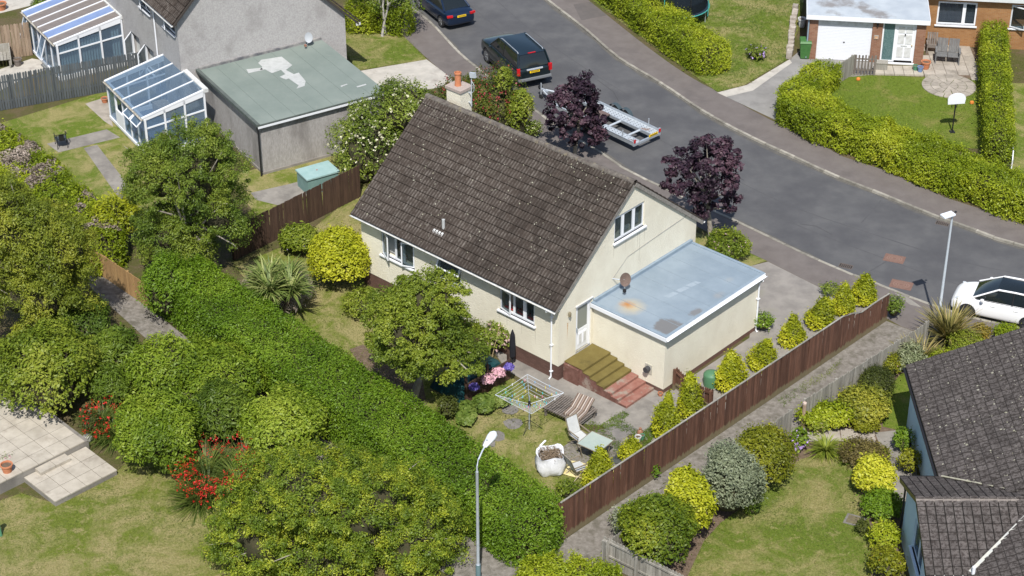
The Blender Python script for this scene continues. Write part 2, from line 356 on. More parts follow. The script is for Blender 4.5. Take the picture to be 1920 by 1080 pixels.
sheet('garage_side_path', [(470,362),(545,345),(600,330),(640,345),(520,385),(480,375)], .016, CONC)
sheet('yard', [(-60,150),(60,110),(120,120),(60,140),(-60,200)], .012, CONC_L)
sheet('yard', [(-60,40),(60,10),(150,-30),(-60,-40)], .012, CONC_L)
sheet('front_lawn', [(645,95),(650,30),(757,68),(800,112),(670,132)], .012, GRASS)
sheet('driveway', [(640,145),(672,134),(800,112),(827,132),(860,158),(700,185),(640,180)], .016, CONC_L)
# far side of the road
sheet('far_left_lawn', [(1110,0),(1100,-60),(1520,-60),(1495,60),(1475,112),(1395,160),(1345,172),(1230,90)], .008, GRASS)
sheet('driveway', [(1345,174),(1400,160),(1480,112),(1500,95),(1530,110),(1650,118),(1640,140),(1540,150),(1460,228)], .014, M('far_drive_concrete', (.19,.183,.172), (.26,.25,.235), .8, .9, .2, 60, c3=(.16,.153,.145), s3=.5))
sheet('driveway_edging', [(1345,174),(1400,160),(1480,112),(1485,118),(1412,170),(1362,182)], .019, CONC_L, .02)
sheet('far_lawn', [(1540,150),(1600,140),(1740,145),(1845,150),(1850,280),(1700,270),(1545,200)], .010, GRASS_LUSH)
sheet('far_right_lawn', [(1880,155),(2000,160),(2000,420),(1900,330),(1875,280)], .010, GRASS)
sheet('patio_base', [(1735,88),(1845,90),(1845,150),(1735,148)], .010, SOIL)

# ---------------------------------------------------------------- paving slabs laid one by one
def slabs(root, o, ux, uy, nx, ny, sx, sy, z, mat, gap=.02, keep=None, th=.05):
    ms = [MB().box(gap/2, sx-gap/2, gap/2, sy-gap/2, -th, 0).mesh('slab', mat)]
    rz = math.atan2(ux[1], ux[0])
    for i in range(nx):
        for j in range(ny):
            if keep and not keep(i, j): continue
            p = Vector(o) + Vector(ux)*(i*sx) + Vector(uy)*(j*sy)
            put('slab', ms[0], root, (p.x, p.y, z + random.uniform(-.004,.004)), (0,0,rz))
a = R(44.5); ux = (math.cos(a), math.sin(a), 0); uy = (-math.sin(a), math.cos(a), 0)
pt = struct(bpy.data.objects.new('patio', None)); COL.objects.link(pt)
o = at(102.7, 941, .25); sz = .68
C1 = Vector(o)
def quadp(o, l, w): 
    o = Vector(o); X = Vector(ux); Y = Vector(uy); return [tuple((o+X*a+Y*b)[:2]) for a,b in ((0,0),(l,0),(l,w),(0,w))]
MB().prism(quadp(C1+Vector(ux)*.02+Vector(uy)*.02, 4*sz-.04, 3*sz), -.05, .198).obj('patio_wall', CONC, pt)
slabs(pt, C1, ux, uy, 4, 3, sz, sz, .25, SLAB)
o2 = C1 + Vector(uy)*(3*sz) - Vector(ux)*(4*sz)
MB().prism(quadp(o2+Vector(ux)*.02+Vector(uy)*.02, 8.2*sz, 8*sz), -.05, .448).obj('patio_wall', CONC, pt)
slabs(pt, o2, ux, uy, 8, 8, sz, sz, .50, SLAB)
o3 = C1 + Vector(uy)*(2.45*sz) + Vector(ux)*(.75*sz)
slabs(pt, o3, ux, uy, 2, 1, .66, .5, .37, SLAB, th=.12)
# patio of the brick house and its round feature
pt2 = struct(bpy.data.objects.new('patio', None)); COL.objects.link(pt2)
o = at(1736, 150); slabs(pt2, o, (1,-.03,0), (.03,1,0), 5, 8, .58, .58, .035, SLAB_G, keep=lambda i,j: random.random()>.02)
cc = at(1779, 162); rp = tag(bpy.data.objects.new('round_patio', None), 'circular pale stone patio ringed with wedge slabs on lawn', 'patio'); COL.objects.link(rp); rp.location = (cc.x, cc.y, 0)
def wedge(r0, r1, t0, t1, n=4):
    m = MB(); po = [(r1*math.cos(t0+(t1-t0)*k/n), r1*math.sin(t0+(t1-t0)*k/n)) for k in range(n+1)]
    pi = [(r0*math.cos(t0+(t1-t0)*k/n), r0*math.sin(t0+(t1-t0)*k/n)) for k in range(n, -1, -1)] if r0 > .02 else [(0,0)]
    return m.prism(po + pi, 0, .05)
for r0, r1, n in ((0,.45,6),(.47,.9,12),(.92,1.36,16)):
    w = wedge(r0, r1, .0+.02/r1, 6.2832/n-.02/r1).mesh('slab', SLAB_G)
    for k in range(n): put('slab', w, rp, (0,0,random.uniform(0,.006)), (0,0,6.2832*k/n))
dst = struct(bpy.data.objects.new('door_terrace', None)); COL.objects.link(dst)
slabs(dst, at(1640, 141), (1,-.06,0), (.06,1,0), 5, 2, .5, .5, .10, SLAB, th=.14)

# ================================================================ THE CREAM HOUSE
HA = R(-42.04); H0 = Vector((-6.695, 72.31, 0))
HX = Vector((math.cos(HA), math.sin(HA), 0)); HY = Vector((-math.sin(HA), math.cos(HA), 0))
def hl(u, v, z=0): return H0 + HX*u + HY*v + Vector((0,0,z))
def inframe(poly_px, z=0): return [at2(x, y, z) for x, y in poly_px]
house = thing('house', 'cream rendered bungalow with steep brown tiled roof and dormer gable', 'house', H0, HA)
RZ = .806
def gprism(m, u0, u1, inset, z0):
    v0, v1 = .3+inset, 9.0-inset; vm = 4.65
    zt = lambda v: 3.5 + RZ*min(v, 9.3-v) - .14 - inset*1.2
    prof = [(v0, z0), (v1, z0), (v1, zt(v1)), (vm, zt(vm)), (v0, zt(v0))]; n = 5
    m.add([(u0, v, z) for v, z in prof] + [(u1, v, z) for v, z in prof],
          [(0,1,2,3,4), (9,8,7,6,5)] + [(i, i+5, (i+1)%5+5, (i+1)%5) for i in range(5)])
    return m
wall = gprism(MB(), .2, 11.2, 0, .70).obj('wall', CREAM, house)
bmesh_fix = bmesh.new(); bmesh_fix.from_mesh(wall.data); bmesh.ops.recalc_face_normals(bmesh_fix, faces=bmesh_fix.faces); bmesh_fix.to_mesh(wall.data); bmesh_fix.free()
inner = gprism(MB(), .45, 10.95, .25, .9)
cut(wall, inner)
WIN = [(1.40,1.95,1.92,1.25),(4.68,2.12,1.30,1.02),(8.08,2.06,1.86,1.08)]   # u, z, width, height on the garden side
hc = MB()
for u, z, w, h in WIN: hc.box(u, u+w, .1, .8, z, z+h)
hc.box(10.7, 11.5, 3.58, 5.46, 4.92, 6.06)       # gable window
hc.box(10.7, 11.5, 1.34, 2.28, .80, 3.0)         # side door
cut(wall, hc)
pl = MB().box(.22, 11.18, .32, 8.98, -.2, .70).obj('plinth', PLINTH, house)

def window(parent, loc, rz, w, h, splits, open_=None, sill=True, drape=None, frame=.07, y=.06, fm=WHITE, gm=GLASS, top_hung=None, transom=None):
    """frame in its own axes: x along the wall, -y outwards, z up, origin at the lower left corner"""
    f = MB(); f.box(0, w, y, y+.07, 0, frame); f.box(0, w, y, y+.07, h-frame, h)
    f.box(0, frame, y, y+.07, frame, h-frame); f.box(w-frame, w, y, y+.07, frame, h-frame)
    xs = [0] + [s*w for s in splits] + [w]
    for s in xs[1:-1]: f.box(s-.035, s+.035, y-.002, y+.072, frame, h-frame)
    if transom: f.box(frame, w-frame, y-.003, y+.073, transom*h-.03, transom*h+.03)
    fo = f.obj('window', fm, parent, loc, (0,0,rz))
    for i in range(len(xs)-1):
        x0, x1 = xs[i]+.035, xs[i+1]-.035; ang = (open_ or {}).get(i)
        s = MB(); ww, hh = x1-x0, h-2*frame+.02; t = .05
        s.box(0, ww, -.025, .025, 0, t); s.box(0, ww, -.025, .025, hh-t, hh); s.box(0, t, -.025, .025, t, hh-t); s.box(ww-t, ww, -.025, .025, t, hh-t)
        g = box(t-.01, ww-t+.01, -.008, .008, t-.01, hh-t+.01)
        if ang is None: L, rot, off = (x0, y+.01, frame-.01), (0,0,0), 0
        elif ang == 'top': L, rot, off = (x0, y-.02, frame-.01), (R(-22),0,0), 'top'
        elif ang > 0: L, rot, off = (x0, y-.02, frame-.01), (0,0,-R(ang)), 0
        else: L, rot, off = (x1, y-.02, frame-.01), (0,0,R(-ang)), 'right'
        if off == 'right':
            s.v = [(a-ww, b, c) for a, b, c in s.v]; g.v = [(a-ww, b, c) for a, b, c in g.v]
        if off == 'top':
            s.v = [(a, b, c-hh) for a, b, c in s.v]; g.v = [(a, b, c-hh) for a, b, c in g.v]; L = (x0, y-.02, h-frame)
        s.obj('sash', fm, fo, L, rot); g.obj('pane', gm, fo, L, rot)
    if sill: box(-.08, w+.08, -.10, y+.02, -.06, 0).obj('sill', fm, fo)
    for d in (drape or []):
        x0, x1, z0, z1, mt = d; m = MB(); n = 10
        for k in range(n):
            a, b = x0+(x1-x0)*k/n, x0+(x1-x0)*(k+1)/n; yy = y+.18+.03*(k%2)
            m.add([(a, y+.18+.03*(k%2), z0), (b, y+.18+.03*((k+1)%2), z0), (b, y+.18+.03*((k+1)%2), z1), (a, yy, z1)], [(0,1,2,3)])
        m.obj('curtain', mt, fo)
    return fo
w1 = window(house, (WIN[0][0], .3, WIN[0][1]), 0, WIN[0][2], WIN[0][3], [.40,.66], {0:28, 2:-24}, drape=[(.08,.7,.1,1.2,CURTAIN)])
w2 = window(house, (WIN[1][0], .3, WIN[1][1]), 0, WIN[1][2], WIN[1][3], [], None)
TEAL_IN = M('bathroom_blind', (.09,.16,.17), rough=.6)
sa = MB(); sa.box(0,1.26,-.025,.025,-.42,-.36); sa.box(0,1.26,-.025,.025,-.06,0); sa.box(0,.06,-.025,.025,-.36,-.06); sa.box(1.2,1.26,-.025,.025,-.36,-.06)
sa.obj('sash', WHITE, w2, (.02,.02,1.0), (R(-25),0,0)); box(.05,1.21,-.008,.008,-.37,-.05).obj('pane', GLASS, w2, (.02,.02,1.0), (R(-25),0,0))
box(.07,1.23,.30,.32,.05,.6).obj('blind', TEAL_IN, w2)
w3 = window(house, (WIN[2][0], .3, WIN[2][1]), 0, WIN[2][2], WIN[2][3], [.38,.70], {0:12}, drape=[(.06,.22,.1,1.0,CURTAIN)])
box(.75,1.75,.2,.42,.06,.17).obj('window_cushion', REDCLOTH, w3); box(.1,.62,.2,.42,.06,.14).obj('window_cushion', REDCLOTH, w3)
for x in (1.0, 1.25, 1.5): MB().lathe([(.05,0),(.07,.1),(.05,.22),(.02,.3)], (x,.3,.17), 8).obj('ornament', [M('ornament_grey',(.2,.2,.2)),TERRA,WHITE_W][int(x*4)%3], w3)
for x in (.95, 1.15): MB().lathe([(.05,0),(.08,.12),(.03,.3)], (x,.25,.08), 8).obj('ornament', TERRA, w1)
wg = window(house, (11.2, 3.58, 4.92), R(90), 1.88, 1.14, [.30,.66], None, drape=[(1.3,1.8,.1,1.0,CURTAIN),(.62,1.2,.06,.3,CURTAIN)])
# side door
dr = MB(); y = .05
dr.box(0,.94,y,y+.08,2.12,2.2); dr.box(0,.08,y,y+.08,0,2.12); dr.box(.86,.94,y,y+.08,0,2.12); dr.box(.08,.86,y+.02,y+.07,.07,.16)
for a0, a1 in ((.08,.17),(.77,.86)): dr.box(a0,a1,y+.02,y+.07,.16,2.12)
dr.box(.17,.77,y+.02,y+.07,2.02,2.12); dr.box(.17,.77,y+.02,y+.07,.16,1.0)
door = dr.obj('door', WHITE, house, (11.2,1.34,.80), (0,0,R(90)))
for x in (.22,.50): 
    p = MB(); p.box(x,x+.22,y-.005,y+.03,.28,.82); p.obj('door_panel', WHITE, door); box(x+.04,x+.18,y-.018,y+.0,.34,.76).obj('door_panel', WHITE_W, door)
box(.16,.78,y+.035,y+.05,.98,2.04).obj('pane', M('frosted_glass', (.20,.215,.19), rough=.25), door)
box(-.02,.96,-.10,.06,-.05,.0).obj('threshold', WHITE, door); box(.10,.13,y-.05,y+.02,.92,1.14).obj('handle', GALV, door)
box(-.06,1.0,-.05,.02,2.2,2.24).obj('drip_bar', WHITE_W, door)
lt = MB().lathe([(.02,0),(.06,.03),(.07,.16),(.05,.22),(.015,.25)], (0,0,0), 8).obj('wall_light', M('lamp_bronze',(.20,.17,.11),rough=.4), house, (11.29,.85,2.80))
MB().add([(11.202,.80,2.50),(11.202,.87,2.50),(11.202,.85,2.2),(11.202,.82,1.75)],[(0,3,2,1)]).obj('rust_streak', M('rust_stain', (.42,.22,.10), (.62,.48,.30), 14, .9), house)

GRIME = M('sill_grime', (.50,.46,.36), (.58,.54,.44), 6, .95)
for (u, z, w, h) in WIN:
    for x_ in (u-.05, u+.2*w, u+.62*w, u+w+.02): MB().add([(x_,.297,z-.06),(x_+.05,.297,z-.06),(x_+.035,.297,z-.4-random.random()*.5),(x_+.015,.297,z-.35-random.random()*.3)],[(0,3,2,1)]).obj('rain_streak', GRIME, house)
for y_ in (3.55,4.3,5.05,5.48): MB().add([(11.203,y_,4.86),(11.203,y_+.05,4.86),(11.203,y_+.035,4.3-random.random()*.5),(11.203,y_+.015,4.4)],[(0,1,2,3)]).obj('rain_streak', GRIME, house)
MB().add([(11.203,5.2,4.86),(11.203,5.215,4.86),(11.203,5.23,3.4),(11.203,5.215,3.4)],[(0,1,2,3)]).obj('wall_crack', M('crack_line',(.36,.33,.26)), house)
# --- tiled roof
def tile_mat(name, dark, lite, spots, wf=1.0):
    m, nt, b, pos = base_mat(name)
    uv = nt.nodes.new('ShaderNodeUVMap'); uv.uv_map = 'UV'
    sx = nt.nodes.new('ShaderNodeSeparateXYZ'); nt.links.new(uv.outputs[0], sx.inputs[0])
    oi = nt.nodes.new('ShaderNodeObjectInfo')
    big = ramp(nt, noise(nt, pos, 1.1, 5, .65), [(.38, 0), (.66, 1)])
    fine = ramp(nt, noise(nt, pos, 4.5, 6, .72), [(.40, 0), (.62, 1)])
    col = mixc(nt, big, dark, tuple(x*1.35 for x in dark))
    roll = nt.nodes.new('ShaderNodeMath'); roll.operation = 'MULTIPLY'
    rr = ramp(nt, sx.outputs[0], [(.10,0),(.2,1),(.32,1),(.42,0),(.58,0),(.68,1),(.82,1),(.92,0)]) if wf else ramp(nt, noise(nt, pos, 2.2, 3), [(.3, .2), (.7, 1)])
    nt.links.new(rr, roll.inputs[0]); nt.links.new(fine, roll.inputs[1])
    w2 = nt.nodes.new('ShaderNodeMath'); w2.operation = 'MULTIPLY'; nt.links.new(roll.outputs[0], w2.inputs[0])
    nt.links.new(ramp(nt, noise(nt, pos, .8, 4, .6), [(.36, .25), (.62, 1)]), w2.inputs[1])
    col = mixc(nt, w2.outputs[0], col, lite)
    col = mixc(nt, ramp(nt, noise(nt, pos, 26 if wf else 9, 3 if wf else 6, .8), [(.66, 0), (.74, .8)] if wf else [(.47, 0), (.55, .9)]), col, spots)
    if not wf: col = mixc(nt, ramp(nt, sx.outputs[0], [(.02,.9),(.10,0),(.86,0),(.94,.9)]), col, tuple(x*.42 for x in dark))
    col = mixc(nt, ramp(nt, sx.outputs[1], [(.0, 1), (.09, 0)]), col, tuple(x*.32 for x in dark))  # dirty lower edge, with the course's shadow gap painted into the colour
    hs = nt.nodes.new('ShaderNodeHueSaturation'); mr = nt.nodes.new('ShaderNodeMapRange'); mr.inputs[3].default_value = .84; mr.inputs[4].default_value = 1.18
    nt.links.new(oi.outputs['Random'], mr.inputs[0]); nt.links.new(mr.outputs[0], hs.inputs['Value']); nt.links.new(col, hs.inputs['Color'])
    nt.links.new(hs.outputs[0], b.inputs['Base Color']); b.inputs['Roughness'].default_value = .92; b.inputs['Specular IOR Level'].default_value = .15
    bump(nt, b, noise(nt, pos, 40, 3), .5, .02); return m
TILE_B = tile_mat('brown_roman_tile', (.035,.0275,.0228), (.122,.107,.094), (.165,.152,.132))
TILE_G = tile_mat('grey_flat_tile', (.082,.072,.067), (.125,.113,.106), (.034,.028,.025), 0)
def tile_geo(w, ln, prof, th=.018):
    vs = []; n = len(prof)
    for yy in (0, ln):
        for x, h in prof: vs.append((x*w, yy, h + th))
    for x, h in prof: vs.append((x*w, 0, h - .012))
    fs = [(i, i+1, n+i+1, n+i) for i in range(n-1)] + [(2*n+i, 2*n+i+1, i+1, i) for i in range(n-1)]
    fs += [(2*n, 0, n), (n-1, 3*n-1, 2*n-1)]
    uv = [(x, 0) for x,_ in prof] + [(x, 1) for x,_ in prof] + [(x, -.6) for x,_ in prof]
    return vs, fs, uv
def uvmesh(name, vs, fs, uv, mat):
    m = bpy.data.meshes.new(name); m.from_pydata(vs, [], fs); l = m.uv_layers.new(name='UV')
    li = np.zeros(len(m.loops), dtype=np.int32); m.loops.foreach_get('vertex_index', li)
    l.data.foreach_set('uv', np.array(uv, dtype=np.float32)[li].ravel()); m.materials.append(mat); m.update(); return m
ROMAN = [(0,0),(.06,.030),(.2,.040),(.34,.030),(.40,0),(.5,0),(.56,.030),(.7,.040),(.84,.030),(.90,0),(1,0)]
FLAT = [(0.02,0),(.03,.008),(.5,.012),(.93,.010),(.95,-.01)]
def tile_roof(roof, geo, mat, items, cam_near, name='tile', limit=300, rest='tile_courses'):
    """items: list of (origin Vector in roof axes, rotation Matrix 3x3); nearest ones become single tiles"""
    vs, fs, uv = geo; me = uvmesh(name, vs, fs, uv, mat)
    items = sorted(items, key=lambda t: cam_near(t[0]))
    for o, r in items[:limit]:
        ob = put(name, me, roof); ob.matrix_local = Matrix.Translation(o) @ r.to_4x4() @ Matrix.Rotation(random.gauss(0,.006 if random.random() > .04 else .04), 4, 'Z') @ Matrix.Rotation(random.gauss(0,.010), 4, 'X')
    if len(items) > limit:
        A = np.array(vs); V = []; F = []; U = []; nv = len(vs)
        for q, (o, r) in enumerate(items[limit:]):
            rr = r @ Matrix.Rotation(random.gauss(0,.006), 3, 'Z') @ Matrix.Rotation(random.gauss(0,.008), 3, 'X')
            V.append(A @ np.array(rr).T + np.array(o)); F += [tuple(i + q*nv for i in f) for f in fs]; U += uv
        ob = put(rest, uvmesh(rest, np.concatenate(V).tolist(), F, U, mat), roof); ob['kind'] = 'stuff'
def slope_items(o, along, up, n_along, n_up, w, gauge, lift=.085, keep=None):
    """o: lower corner; along = course direction, up = direction up the slope (unit vectors)"""
    along = Vector(along).normalized(); up = Vector(up).normalized(); nr = along.cross(up); it = []
    tu = (up - nr*lift).normalized(); tn = along.cross(tu)
    rot = Matrix((along, tu, tn)).transposed()
    for j in range(n_up):
        for i in range(n_along):
            p = Vector(o) + along*(i*w) + up*(j*gauge) + nr*.045
            if keep and not keep(p, i, j): continue
            it.append((p + Vector((0,0,random.uniform(-.003,.003))), rot))
    return it
roof = MB()
sl_ = math.hypot(4.65, 4.65*RZ); un = Vector((0, 4.65, 4.65*RZ)).normalized()
for sgn in (0, 1):
    yy = (0, 4.65) if sgn == 0 else (9.3, 4.65)
    q = [(0,yy[0],3.5),(11.3,yy[0],3.5),(11.3,yy[1],3.5+4.65*RZ),(0,yy[1],3.5+4.65*RZ)]
    roof.add(q + [(a,b,c-.12) for a,b,c in q], [(0,1,2,3),(7,6,5,4),(0,4,5,1),(1,5,6,2),(2,6,7,3),(3,7,4,0)])
roof = roof.obj('roof', M('roof_underlay', (.05,.042,.036), rough=.95), house)
gw, gg = 11.34/38, sl_/17
hi = house.matrix_world if False else (Matrix.Translation(H0) @ Matrix.Rotation(HA, 4, 'Z'))
camv = Vector((0,0,CAM_H))
near = lambda p: (hi @ Vector(p) - camv).length
items = slope_items((-.02,-.06,3.46), (1,0,0), (0,un.y,un.z), 38, 17, gw, gg)
items2 = slope_items((11.32,9.36,3.46), (-1,0,0), (0,-un.y,un.z), 38, 17, gw, gg)
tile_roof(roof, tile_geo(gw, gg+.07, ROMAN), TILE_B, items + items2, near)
rt = MB(); n = 8
for k in range(n):
    t0, t1 = math.pi*k/n, math.pi*(k+1)/n
    rt.add([(0, .15*math.cos(t0), .13*math.sin(t0)), (0, .15*math.cos(t1), .13*math.sin(t1)), (.452, .14*math.cos(t1), .12*math.sin(t1)), (.452, .14*math.cos(t0), .12*math.sin(t0))], [(0,3,2,1)])
rm = rt.mesh('ridge_tile', M('ridge_tile_clay', (.075,.062,.055), (.15,.135,.115), 7, .95, .5, 40, c3=(.20,.17,.11), s3=3, lo3=.55, hi3=.68))
for k in range(25): put('ridge_tile', rm, roof, (-.02+k*.4535, 4.65, 3.5+4.65*RZ-.01+random.uniform(-.006,.006)))
MORT = M('verge_mortar', (.27,.25,.22), (.17,.155,.14), 8, .95, .4, 40)
for u in (-.015, 11.27):
    for y0, y1 in ((-.02,4.6),(9.32,4.7)):
        z0 = 3.5+RZ*min(y0,9.3-y0); z1 = 3.5+RZ*min(y1,9.3-y1)
        MB().bar((u+.022,y0,z0-.06),(u+.022,y1,z1-.06),.05,.15).obj('verge', MORT, roof)
# white tile clips, vent pipe, gutters
for k, (u, v) in enumerate([(4.22,.50),(4.37,.50),(4.52,.5),(4.67,.5)]):
    MB().bar((u,v,3.5+RZ*v+.10),(u,v+.14,3.5+RZ*(v+.14)+.10),.09,.03).obj('vent_tile', WHITE_W, roof)
MB().tube([(4.55,.8,4.05),(4.55,.8,4.62)], .065, 10).obj('vent_pipe', M('pale_pipe',(.42,.43,.42),rough=.6), roof)
def gutter(parent, a, b, name='gutter', r=.06, mat=WHITE_W):
    a = Vector(a); b = Vector(b); d = (b-a).normalized(); sd = Vector((-d.y, d.x, 0)); m = MB(); n = 8; vs = []
    for p in (a, b):
        for rr in (r, r-.012):
            for k in range(n+1):
                t = math.pi + math.pi*k/n; vs.append(p + sd*rr*math.cos(t) + Vector((0,0,rr*math.sin(t))))
    q = n+1; fs = []
    for k in range(n):
        fs += [(k, k+1, 2*q+k+1, 2*q+k), (q+k+1, q+k, 3*q+k, 3*q+k+1), (k, q+k, q+k+1, k+1), (2*q+k, 2*q+k+1, 3*q+k+1, 3*q+k)]
    for k in (0, n): fs.append((k, 2*q+k, 3*q+k, q+k))
    return m.add(vs, fs).obj(name, mat, parent)
gutter(house, (-.02,-.10,3.46), (11.32,-.10,3.44)); gutter(house, (-.02,9.40,3.46), (11.32,9.40,3.44))
box(0,11.28,-.035,-.012,3.36,3.50).obj('fascia', WHITE_W, house)
box(0.02,11.26,-.01,.3,3.36,3.38).obj('soffit', WHITE, house)
box(0,11.28,9.312,9.335,3.36,3.50).obj('fascia', WHITE_W, house)
dp = MB(); dp.tube([(10.88,-.10,3.42),(10.88,-.10,3.33),(10.88,.22,3.14),(10.88,.235,3.0),(10.88,.235,.12),(10.88,.12,.04)], .036, 8)
for z in (.35,1.6,2.9): dp.box(10.82,10.94,.19,.31,z,z+.04)
dp.obj('downpipe', WHITE, house)
# chimney
ch = box(.75,1.55,5.05,5.75,6.2,7.72).obj('chimney', CREAM, house)
box(.70,1.60,5.0,5.8,7.721,7.84).obj('chimney_cap', M('flaunching', (.30,.25,.22), (.40,.33,.29), 12, .95), ch)
MB().lathe([(.15,0),(.135,.1),(.13,.52),(.155,.53),(.155,.60),(.125,.61),(.11,.4)], (1.1,5.38,7.84), 14).obj('chimney_pot', TERRA, ch, smooth=True)
# aerial on the chimney
ae = thing('aerial', 'slim grey television aerial fixed to the cream chimney', 'aerial', hl(1.72,5.55,7.0), HA)
MB().tube([(0,0,0),(0,0,1.55)], .022, 6).obj('mast', GALV_L, ae)
b_ = MB()
b_.bar((-.05,-.02,1.45),(.22,.03,1.50),.10,.22); b_.bar((0,0,.15),(-.17,0,.15),.04,.04); b_.bar((0,0,.6),(-.17,0,.6),.04,.04)
b_.obj('antenna_head', GALV_L, ae)
MB().tube([(0,0,1.2),(.14,.02,1.0),(.12,.02,.75),(0,0,.6)], .012, 5).obj('cable', GALV_L, ae)
# satellite dish
LICH = M('roof_lichen', (.30,.29,.24), (.22,.21,.14), 9, .95)
lm_ = MB()
for k in range(340):
    u_, v_ = random.uniform(.05,11.2), random.uniform(.05,4.6)
    if k > 260: v_ = 4.6-abs(random.gauss(0,.5))
    z_ = 3.5+RZ*v_+.095+random.uniform(0,.02); r_ = random.uniform(.012,.042); n_ = 6
    c_ = Vector((u_, v_, z_)); e1_ = Vector((1,0,0)); e2_ = un; nn_ = e1_.cross(e2_)
    lm_.add([c_+nn_*.018]+[c_+(e1_*math.cos(6.283*j/n_)+e2_*math.sin(6.283*j/n_))*r_*random.uniform(.7,1.3) for j in range(n_)], [(0,1+j,1+(j+1)%n_) for j in range(n_)])
lm_.obj('lichen', LICH, roof)['kind'] = 'stuff'
sd_ = thing('satellite_dish', 'brown mesh satellite dish on cream gable above flat roof', 'satellite dish', hl(11.2,3.55,3.3), HA)
DISH = M('dish_brown', (.12,.085,.07), (.17,.12,.10), 10, .6)
d = MB(); n = 16
vs = [(0,0,0)]; fs = []
for j in (1,2,3):
    for k in range(n):
        t = 6.2832*k/n; r = j/3; vs.append((.27*r*math.cos(t), .36*r*math.sin(t), .07*r*r))
for k in range(n): fs.append((0, 1+k, 1+(k+1)%n))
for j in range(2):
    for k in range(n): fs.append((1+j*n+k, 1+(j+1)*n+k, 1+(j+1)*n+(k+1)%n, 1+j*n+(k+1)%n))
d.add(vs, fs); dob = d.obj('reflector', DISH, sd_, (.42,.28,.02), (R(82),0,R(52)), smooth=True); dob.scale = (.85,.85,.85)
MB().tube([(0,0,0),(.2,.1,.0),(.4,.26,.0)], .02, 6).obj('bracket', GALV, sd_)
MB().tube([(.42,.28,-.3),(.62,.02,-.32)], .014, 5).obj('feed_arm', GALV, sd_)
box(.57,.68,-.04,.06,-.38,-.26).obj('receiver', BLACK, sd_)
MB().tube([(.015,.0,0),(.02,.9,.62),(.02,2.6,.75),(.02,5.0,.9)], .008, 4).obj('cable', M('cable_grey',(.35,.33,.3)), sd_)

# ---------------------------------------------------------------- flat roofed extension
exn = thing('extension', 'cream flat roofed side extension with blue grey felt roof', 'extension', H0, HA)
E0, E1, EV0, EV1 = 11.2, 14.85, 2.38, 8.55
ew = box(E0+.004,E1,EV0,EV1,.22,2.62).obj('wall', CREAM, exn)
box(E0+.006,E1-.02,EV0+.02,EV1-.02,-.2,.22).obj('plinth', PLINTH, exn)
def felt_mat():
    m, nt, b, pos = base_mat('blue_grey_felt')
    tc = nt.nodes.new('ShaderNodeTexCoord'); ob = tc.outputs['Object']
    c = mixc(nt, ramp(nt, noise(nt, ob, .9, 5, .6), [(.35,0),(.65,1)]), (.19,.238,.280), (.235,.286,.33))
    def spot(x, y, r0, r1, col, c, s=1.0, ns=2.0, dist=.5):
        mp = nt.nodes.new('ShaderNodeMapping'); mp.inputs['Location'].default_value = (-x*s, -y, 0); mp.inputs['Scale'].default_value = (s,1,0)
        nt.links.new(ob, mp.inputs[0]); ln = nt.nodes.new('ShaderNodeVectorMath'); ln.operation = 'LENGTH'; nt.links.new(mp.outputs[0], ln.inputs[0])
        ad = nt.nodes.new('ShaderNodeMath'); ad.operation = 'MULTIPLY_ADD'; ad.inputs[1].default_value = dist; 
        nt.links.new(noise(nt, ob, ns, 6, .7), ad.inputs[0]); nt.links.new(ln.outputs['Value'], ad.inputs[2])
        f = ramp(nt, ad.outputs[0], [(r0, 1), (r1, 0)]); return mixc(nt, f, c, col)
    c = spot(12.55, 3.1, .30, .95, (.42,.36,.24), c, 1, 3, .5)
    c = spot(12.35, 3.12, .20, .52, (.36,.16,.045), c, .8, 5, .4)
    c = spot(14.55, 2.95, .86, .98, (.155,.155,.155), c, 1.0, 2.2, .7)
    c = spot(14.70, 4.45, .62, .80, (.17,.175,.18), c, 1.9, 2.2, .75)
    c = spot(14.60, 6.1, .42, .70, (.23,.25,.265), c, 1.8, 3, .6)
    c = spot(14.2, 7.3, .25, .6, (.25,.28,.30), c, 1.5, 3, .6)
    nt.links.new(c, b.inputs['Base Color']); b.inputs['Roughness'].default_value = .55; b.inputs['Specular IOR Level'].default_value = .35
    bump(nt, b, noise(nt, ob, 5, 5), .25, .03); return m
FELT = felt_mat()
fr = box(E0+.006,E1+.14,EV0-.14,EV1+.12,2.62,2.76).obj('flat_roof', FELT, exn)
EDGE_F = M('felt_upstand', (.19,.245,.295), (.235,.29,.34), 3, .6)
box(E0+.008,E1+.15,EV0-.16,EV0-.02,2.74,2.815).obj('roof_upstand', EDGE_F, fr); box(E1+.03,E1+.15,EV0-.02,EV1+.12,2.74,2.80).obj('roof_upstand', EDGE_F, fr)
box(E0+.004,E0+.12,EV0-.02,EV1+.1,2.74,2.90).obj('wall_flashing', EDGE_F, fr); box(E0+.12,E1+.03,EV1+.0,EV1+.13,2.74,2.80).obj('roof_upstand', EDGE_F, fr)
LAP = M('felt_lap', (.185,.228,.265), (.225,.272,.31), 3, .6)
for k in range(6): box(E0+.12,E1+.03,EV0+.85+k*.98,EV0+.87+k*.98,2.758,2.766).obj('felt_lap', LAP, fr)
SCUFF = M('pale_scuff', (.29,.34,.385), (.25,.30,.345), 4, .6)
for k in range(3):
    x = 13.0+.08*k; yv = 4.55+.62*k; MB().add([(x,yv,2.763),(x+.26,yv+.05,2.763),(x+.34,yv+.60,2.763),(x+.10,yv+.52,2.763)],[(0,1,2,3)]).obj('roof_scuff', SCUFF, fr)
box(E0+.01,E1+.17,EV0-.185,EV0-.162,2.60,2.77).obj('fascia', WHITE, exn); box(E1+.152,E1+.175,EV0-.18,EV1+.12,2.60,2.78).obj('fascia', WHITE, exn)
gutter(exn, (E1+.235,EV0-.18,2.72), (E1+.235,EV1+.12,2.70), mat=WHITE)
